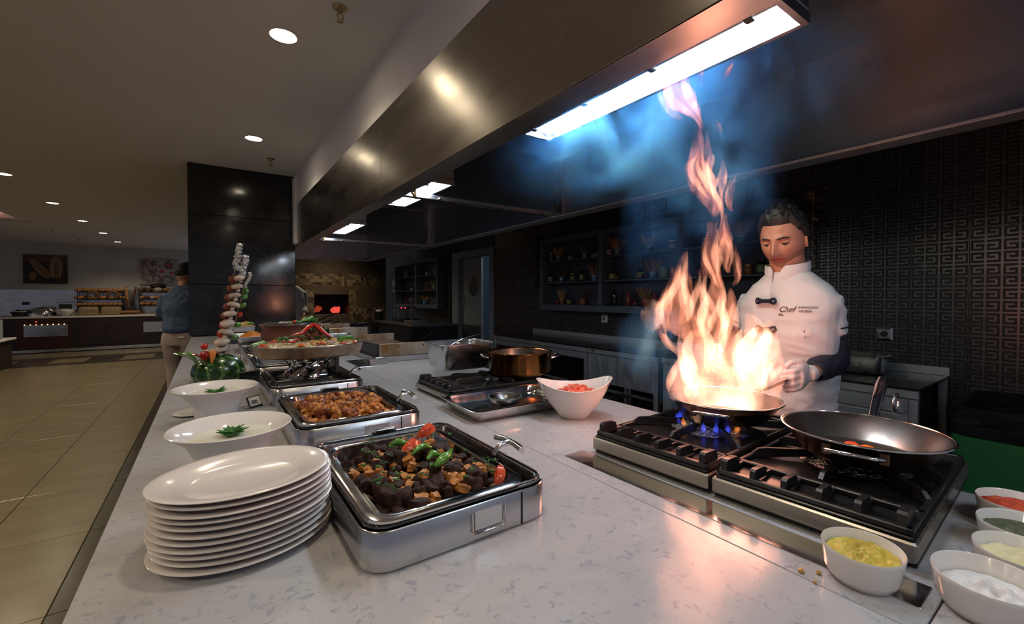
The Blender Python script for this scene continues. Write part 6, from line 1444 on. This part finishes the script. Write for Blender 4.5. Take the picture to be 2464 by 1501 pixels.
e0, e1 = Vector(on_chest(.052, 1.36, 0)), Vector(on_chest(.140, 1.36, 0)); xd = e1-e0; tn = Vector(on_chest(.09, 1.36, .005))
from mathutils.bvhtree import BVHTree
JT = BVHTree.FromPolygons([v.co for v in jk.data.vertices], [tuple(p.vertices) for p in jk.data.polygons])
def emb(txt, size, l, z, shear): 
    p = Vector(on_chest(l, z, .007)); o = text_mesh(txt, size, M['toggle'], chef, p, xd, (0, 0, 1), shear); W_ = o.matrix_world.copy(); Wi = W_.inverted(); fw = Vector((FR.f[0], FR.f[1], 0))
    for v in o.data.vertices:       # stitch the letters onto the cloth
        q = W_ @ v.co; ht = JT.ray_cast(q+fw*.08, -fw)
        if ht[0] is not None: v.co = Wi @ (ht[0] + fw*(.0012 if v.co.z < 0 else .0024))
emb('Chef', .030, .028, 1.382, .4); emb('Exe', .012, .028, 1.368, .25); emb('RAMAZAN', .0115, .094, 1.396, .1); emb('\u00d6KTEN', .0115, .096, 1.382, .1)

# ---- man in a blue shirt by the bread buffet, seen from behind
F2 = Frame(-.285, 6.92, .55, .83)
man = thing('person', 'man in blue shirt and beige trousers seen from behind', 'person')
M['blueshirt'] = ncol('blue_shirt', [(.3, (.030, .055, .115)), (.7, (.050, .085, .165))], .8, 5, bmp=.4, bd=.02); M['beige'] = ncol('beige_trousers', [(.3, (.27, .21, .195)), (.7, (.35, .28, .26))], .85, 5, bmp=.3, bd=.02)
person_head(man, F2(.0, .06, 1.73), (.8, .6), math.radians(25), 1.08, face=False)
b = MB(); b.loft([F2.ring(.15, .10, .92), F2.ring(.15, .11, 1.10), F2.ring(.17, .11, 1.40), F2.ring(.16, .08, 1.52, f0=.02), F2.ring(.06, .06, 1.57, f0=.03), F2.ring(.06, .06, 1.67, f0=.05)], True, True)
for sg in (-1, 1): b.tube([F2(sg*.10, 0, .95), F2(sg*.11, .02, .52), F2(sg*.10, -.02, .08)], [.085, .06, .042], 12); b.tube([F2(sg*.19, 0, 1.47), F2(sg*.24, -.01, 1.18), F2(sg*.16, .20, 1.06)], [.05, .042, .03], 12)
fused('body', b, M['skin'], man, .016, 4)
b = MB(); b.loft([F2.ring(.20, .155, .985), F2.ring(.215, .17, 1.03), F2.ring(.205, .155, 1.15), F2.ring(.215, .15, 1.34), F2.ring(.215, .13, 1.45, f0=.01), F2.ring(.13, .10, 1.545, f0=.02), F2.ring(.075, .075, 1.585, f0=.03)], True, True)
for sg in (-1, 1): b.tube([F2(sg*.19, .0, 1.46), F2(sg*.255, -.01, 1.20), F2(sg*.20, .16, 1.09)], [.078, .068, .055], 14)
o = fused('shirt', b, M['blueshirt'], man, .013, 5)
for v in o.data.vertices: v.co = v.co + v.normal*(.010*mnoise.noise(v.co*9) + .006*mnoise.noise(v.co*20))
b = MB()
for sg in (-1, 1): b.tube([F2(sg*.10, -.01, .97), F2(sg*.115, -.01, .86), F2(sg*.12, .01, .55), F2(sg*.10, -.01, .10)], [.12, .125, .085, .068], 16)
b.loft([F2.ring(.185, .14, .82), F2.ring(.195, .145, .92), F2.ring(.185, .135, 1.02)], True, True); fused('trousers', b, M['beige'], man, .015, 5)
MB().tube([F2(.19*math.cos(2*PI*k/32), .142*math.sin(2*PI*k/32), 1.005) for k in range(33)], .014, 6, False).build('belt', M['black'], man, 60)
MB().rbox(-.04, .04, -.002, .002, -.006, .006, .001).build('pocket_edge', M['porcelain'], man, loc=F2(-.09, -.152, .935), rot=(0, 0, math.atan2(F2.l[1], F2.l[0])))
b = MB()
for sg in (-1, 1): b.tube([F2(sg*.10, -.09, .045), F2(sg*.10, .06, .05), F2(sg*.10, .19, .035)], [.045, .048, .035], 10)
fused('shoes', b, M['black'], man, .015, 2)

# ---- second cook half hidden behind the column
F3 = Frame(1.115, 7.86, .1, -1)
ck = thing('person', 'cook in white sleeve half hidden behind the marble column', 'person')
person_head(ck, F3(-.06, .03, 1.76), (-.2, -1), math.radians(20), 1.05)
b = MB(); b.loft([F3.ring(.15, .10, .92), F3.ring(.15, .11, 1.15), F3.ring(.17, .11, 1.42), F3.ring(.15, .08, 1.55), F3.ring(.06, .06, 1.60), F3.ring(.06, .06, 1.70, f0=.02)], True, True)
for sg in (-1, 1): b.tube([F3(sg*.10, 0, .95), F3(sg*.11, .02, .52), F3(sg*.10, -.02, .08)], [.085, .06, .042], 12); b.tube([F3(sg*.16, 0, 1.50), F3(sg*.165, -.01, 1.26), F3(sg*.11, .20, 1.11)], [.05, .042, .028], 12)
fused('body', b, M['skin'], ck, .016, 4)
b = MB(); b.loft([F3.ring(.18, .14, .90), F3.ring(.18, .13, 1.15), F3.ring(.19, .13, 1.42), F3.ring(.18, .10, 1.53), F3.ring(.08, .08, 1.61)], True, True)
for sg in (-1, 1): b.tube([F3(sg*.155, 0, 1.515), F3(sg*.165, -.01, 1.26), F3(sg*.13, .11, 1.17)], [.068, .066, .058], 14)
fused('jacket', b, M['jacket'], ck, .013, 5)
b = MB()
for sg in (-1, 1): b.tube([F3(sg*.10, 0, .93), F3(sg*.11, .02, .52), F3(sg*.10, -.02, .05)], [.10, .075, .06], 12)
fused('trousers', b, M['black'], ck, .016, 3)
for sg in (-1, 1):
    b = MB(); hand(b, None, F3(sg*.11, .20, 1.11), F3(sg*.10, .27, 1.08), (-sg, 0, 0), None, (0, -.3, -1)); fused('hand', b, M['skin'], ck, .006, 2)
FLAME = {'upper':[[(1.034,0.682,2.038,0.0155),(1.027,0.711,1.996,0.04),(1.067,0.706,1.963,0.0333),(1.064,0.671,1.919,0.0155),(1.096,0.672,1.889,0.0056)],[(1.037,0.74,2.018,0.0056),(1.004,0.726,1.971,0.0181),(1.035,0.728,1.946,0.0158),(1.075,0.724,1.928,0.0045)],[(1.102,0.693,1.926,0.0046),(1.123,0.702,1.883,0.0138),(1.09,0.687,1.816,0.0218),(1.104,0.701,1.786,0.0287),(1.139,0.7,1.749,0.0333),(1.133,0.667,1.698,0.0253),(1.163,0.669,1.658,0.0115),(1.13,0.655,1.63,0.0034)],[(1.173,0.704,1.912,0.0035),(1.143,0.687,1.849,0.0117),(1.159,0.7,1.808,0.0163),(1.138,0.677,1.753,0.014),(1.166,0.681,1.724,0.0058)],[(1.205,0.68,1.832,0.0036),(1.224,0.69,1.793,0.0107),(1.191,0.676,1.738,0.0166),(1.204,0.69,1.704,0.0154),(1.163,0.681,1.663,0.0059)],[(1.237,0.657,1.797,0.0036),(1.249,0.673,1.766,0.0096),(1.257,0.691,1.738,0.0121),(1.232,0.671,1.698,0.0084),(1.258,0.677,1.69,0.0024)],[(1.147,0.68,1.652,0.0057),(1.122,0.66,1.601,0.0172),(1.137,0.673,1.547,0.0253),(1.165,0.677,1.5,0.0172),(1.151,0.649,1.464,0.0057)],[(1.217,0.681,1.68,0.0048),(1.239,0.689,1.626,0.0181),(1.212,0.67,1.574,0.0205),(1.235,0.678,1.528,0.0109),(1.258,0.685,1.509,0.0036)],[(1.291,0.689,1.595,0.0049),(1.266,0.669,1.541,0.0135),(1.289,0.676,1.505,0.0122),(1.245,0.669,1.471,0.0037)],[(1.205,0.695,1.953,0.0024),(1.23,0.702,1.935,0.0072),(1.206,0.681,1.906,0.0024)],[(1.271,0.689,2.13,0.0037),(1.281,0.707,2.113,0.0112),(1.289,0.725,2.101,0.0037)],[(1.152,0.71,2.085,0.0035),(1.118,0.697,2.04,0.0093),(1.142,0.704,2.033,0.0035)]],'mid':[[(1.018,0.671,1.558,0.0033),(1.031,0.685,1.52,0.0153),(1.0,0.669,1.465,0.0273),(1.01,0.685,1.411,0.0436),(1.027,0.697,1.366,0.0327),(1.02,0.664,1.33,0.0087)],[(0.98,0.684,1.518,0.0032),(0.954,0.665,1.474,0.0126),(0.96,0.684,1.433,0.0179),(0.922,0.673,1.393,0.0242),(0.951,0.676,1.352,0.0095)],[(1.1,0.674,1.547,0.0034),(1.118,0.685,1.489,0.0136),(1.086,0.669,1.432,0.0294),(1.109,0.676,1.375,0.0384),(1.076,0.662,1.337,0.0181)],[(1.168,0.675,1.508,0.0071),(1.188,0.684,1.444,0.0297),(1.199,0.7,1.383,0.0403),(1.16,0.689,1.338,0.0356),(1.172,0.703,1.276,0.0237)],[(1.098,0.709,1.415,0.0092),(1.075,0.688,1.353,0.0299),(1.114,0.683,1.283,0.0505),(1.144,0.686,1.216,0.0712),(1.126,0.66,1.164,0.0689)],[(1.229,0.618,1.395,0.007),(1.266,0.615,1.349,0.0327),(1.229,0.603,1.306,0.0514),(1.232,0.625,1.245,0.07),(1.242,0.641,1.177,0.07)],[(1.289,0.588,1.378,0.0046),(1.262,0.569,1.334,0.0184),(1.27,0.587,1.281,0.0367),(1.219,0.584,1.223,0.0505)],[(1.288,0.562,1.287,0.0057),(1.304,0.574,1.233,0.0253),(1.255,0.571,1.182,0.0367)],[(1.017,0.678,1.285,0.0067),(1.033,0.69,1.227,0.0333),(1.068,0.688,1.172,0.05)],[(1.268,0.69,1.468,0.0049),(1.24,0.671,1.407,0.022),(1.253,0.685,1.346,0.0318),(1.265,0.7,1.27,0.049),(1.235,0.682,1.201,0.0735)],[(0.933,0.702,1.379,0.0032),(0.963,0.705,1.346,0.0107),(0.956,0.672,1.317,0.0129),(0.998,0.667,1.293,0.0043)]]}
# ================================================================== FIRE AND SMOKE
def fire_vol(name, col, strength, nz=(14, 14, 5), lo=.38, hi=.62):
    m = bpy.data.materials.new(name); m.use_nodes = True; N, L = nt(m); N.remove(N['Principled BSDF'])
    tc = N.new('ShaderNodeTexCoord'); mp = N.new('ShaderNodeMapping'); mp.inputs['Scale'].default_value = nz; L.new(tc.outputs['Object'], mp.inputs[0])
    t = N.new('ShaderNodeTexNoise'); t.inputs['Scale'].default_value = 1.0; t.inputs['Detail'].default_value = 3; t.inputs['Distortion'].default_value = .8; L.new(mp.outputs[0], t.inputs['Vector'])
    r = N.new('ShaderNodeMapRange'); r.inputs[1].default_value = lo; r.inputs[2].default_value = hi; r.inputs[3].default_value = .04*strength; r.inputs[4].default_value = strength; L.new(t.outputs[0], r.inputs[0])
    e = N.new('ShaderNodeEmission'); e.inputs[0].default_value = (*col, 1); L.new(r.outputs[0], e.inputs[1]); L.new(e.outputs[0], N['Material Output'].inputs['Volume'])
    return m
M['fire_hi'] = fire_vol('flame_tip_volume', (1.0, .30, .18), 22.0, (30, 30, 7), .40, .66)
M['fire_hi2'] = fire_vol('flame_tip_streak_volume', (1.0, .40, .24), 60.0, (26, 26, 6), .30, .6)
M['fire_mid'] = fire_vol('flame_body_volume', (1.0, .33, .18), 20.0, (28, 28, 8), .40, .66)
M['fire_mid2'] = fire_vol('flame_body_streak_volume', (1.0, .43, .26), 62.0, (24, 24, 7), .30, .6)
M['fire_low'] = fire_vol('flame_base_volume', (1.0, .41, .26), 5.5, (18, 18, 9), .34, .68)
M['fire_core'] = fire_vol('flame_core_volume', (1.0, .52, .33), 16.0, (20, 20, 10))
fire = thing('pan_fire', 'tall orange fire leaping from the frying pan', 'fire', (1.205, .672, GT+.01))
INV = Matrix.Translation((-1.205, -.672, -GT-.01))
def resamp(row, k=4):
    out = []
    for i in range(len(row)-1):
        p0 = Vector(row[max(i-1, 0)]); p1 = Vector(row[i]); p2 = Vector(row[i+1]); p3 = Vector(row[min(i+2, len(row)-1)])
        for j in range(k):
            t = j/k; out.append(.5*((2*p1)+(p2-p0)*t+(2*p0-5*p1+4*p2-p3)*t*t+(3*p1-p0-3*p2+p3)*t**3))
    return out+[Vector(row[-1])]
qf = random.Random(21)
def tongue(pts, rad, m_, seed, amp=.006):
    bb = MB().tube(pts, rad, 12, True, .75); out = []
    for p in bb.v:
        q = Vector((p[0]*34, p[1]*34, p[2]*13+seed)); k = min(1, 3*max(rad)/.02)
        out.append((p[0]+amp*k*mnoise.noise(q), p[1]+amp*k*mnoise.noise(q+Vector((7, 3, 1))), p[2]))
    bb.v = out; o = bb.build('flame_tongue', M[m_], fire, 179); o.matrix_parent_inverse = INV
for g, m_, m2 in (('upper', 'fire_hi', 'fire_hi2'), ('mid', 'fire_mid', 'fire_mid2')):
    for w_, row in enumerate(FLAME[g]):
        r = resamp([Vector(p) for p in row], 6); n = len(r); R_ = max(p[3] for p in r)
        rad = [max(.0010, p[3]) for p in r]; rad[0] = rad[-1] = .0006
        tongue([Vector(p[:3]) for p in r], rad, m_, w_)
        for s_ in range(3 if R_ > .012 else 1):       # bright streaks inside and at the edges
            a = qf.randint(0, n//3); e = qf.randint(2*n//3, n-1); ph = qf.uniform(-.9, .9); seg = r[a:e+1]; m = len(seg)
            if m < 5: continue
            pts = []; rd = []
            for k, p in enumerate(seg):
                u = k/(m-1); d = p[3]*(ph+.35*math.sin(u*5+s_*2)); pts.append(Vector((p[0]+.82*d, p[1]-.57*d, p[2]+.012*math.sin(u*3+s_)))); rd.append(max(.0008, p[3]*.36*math.sin(PI*min(1, max(0, u)))**.8))
            tongue(pts, rd, m2, w_*5+s_+50, .004)
b = MB(); rings = []
for k, (r_, z) in enumerate(((.10, -.03), (.138, .0), (.142, .03), (.135, .06), (.118, .10), (.095, .14), (.06, .18), (.02, .205))):
    rings.append([(1.200+r_*math.cos(2*PI*i/32)*(1+.22*mnoise.noise(Vector((math.cos(2*PI*i/32)*1.6, math.sin(2*PI*i/32)*1.6, z*9)))), .668+r_*math.sin(2*PI*i/32)*(1+.22*mnoise.noise(Vector((math.cos(2*PI*i/32)*1.6, math.sin(2*PI*i/32)*1.6, z*9+5)))), GT+.045+z) for i in range(32)])
o = b.loft(rings, True, True).build('fire_base', M['fire_low'], fire, 179); o.matrix_parent_inverse = INV
for c, r_ in (((1.11, .68, 1.165), .045), ((1.20, .62, 1.18), .06), ((1.235, .585, 1.265), .05), ((1.055, .80, 1.385), .035)):
    o = MB().ball(c, r_, 16, 12, .5, r_*100, (1, 1, 1.25)).build('fire_core', M['fire_core'], fire, 179); o.matrix_parent_inverse = INV
# light given off by the fire
for (x, y, z, k, r_) in ((1.16, .70, 1.22, .26, .11), (1.24, .62, 1.24, .26, .11), (1.20, .66, 1.33, .20, .10), (1.15, .74, 1.45, .16, .09), (1.24, .74, 1.72, .12, .07)):
    pl = bpy.data.lights.new('fire_light', 'POINT'); pl.energy = L_FLAME*k; pl.color = (1, .38, .24); pl.shadow_soft_size = r_
    po = bpy.data.objects.new('fire_light', pl); COL.objects.link(po); po.parent = fire; po.matrix_parent_inverse = INV; po.location = (x, y, z)

# smoke drifting up into the hood
m = bpy.data.materials.new('blue_smoke'); m.use_nodes = True; N, L = nt(m); N.remove(N['Principled BSDF'])
tc = N.new('ShaderNodeTexCoord')
def mth(op, a, bv, cv=None):
    n = N.new('ShaderNodeMath'); n.operation = op
    for i, v in enumerate((a, bv, cv)):
        if v is None: continue
        if isinstance(v, (int, float)): n.inputs[i].default_value = v
        else: L.new(v, n.inputs[i])
    return n.outputs[0]
env = None
PUFF = [((1.26, 1.09, 2.10), (.40, .50, .26), 1.3), ((1.60, .72, 2.22), (.50, .44, .26), 1.0), ((1.36, .80, 1.92), (.20, .24, .40), .6), ((1.07, .82, 1.31), (.10, .12, .13), 1.2),
        ((1.28, .92, 1.66), (.15, .18, .24), .32), ((1.45, 1.45, 2.12), (.50, .55, .26), .7), ((1.12, .74, 1.22), (.09, .12, .12), .8), ((1.85, .62, 2.28), (.34, .36, .22), .8), ((1.52, 1.0, 2.02), (.30, .36, .26), .6)]
for c, r_, w in PUFF:
    mp = N.new('ShaderNodeMapping'); mp.vector_type = 'POINT'; mp.inputs['Location'].default_value = tuple(-a/b_ for a, b_ in zip(c, r_)); mp.inputs['Scale'].default_value = tuple(1/a for a in r_); L.new(tc.outputs['Object'], mp.inputs[0])
    gr = N.new('ShaderNodeTexGradient'); gr.gradient_type = 'SPHERICAL'; L.new(mp.outputs[0], gr.inputs[0]); v = mth('MULTIPLY', gr.outputs['Fac'], w); env = v if env is None else mth('MAXIMUM', env, v)
mp = N.new('ShaderNodeMapping'); mp.inputs['Scale'].default_value = (6, 6, 4.5); L.new(tc.outputs['Object'], mp.inputs[0])
nz = N.new('ShaderNodeTexNoise'); nz.inputs['Scale'].default_value = 1.0; nz.inputs['Detail'].default_value = 4; nz.inputs['Roughness'].default_value = .6; nz.inputs['Distortion'].default_value = 1.0; L.new(mp.outputs[0], nz.inputs['Vector'])
mr = N.new('ShaderNodeMapRange'); mr.inputs[1].default_value = .43; mr.inputs[2].default_value = .66; L.new(nz.outputs[0], mr.inputs[0])
den = mth('MULTIPLY', mth('MULTIPLY', env, mr.outputs[0]), 17.0)
vs_ = N.new('ShaderNodeVolumeScatter'); vs_.inputs['Color'].default_value = (.08, .36, 1.0, 1); vs_.inputs['Anisotropy'].default_value = .1; L.new(den, vs_.inputs['Density'])
L.new(vs_.outputs[0], N['Material Output'].inputs['Volume'])
sm = MB().rbox(.93, 2.05, .30, 2.0, 1.12, 2.44, .12).build('smoke', m); tag(sm, 'blue smoke billowing from the pan up into the hood', 'smoke', kind='stuff')
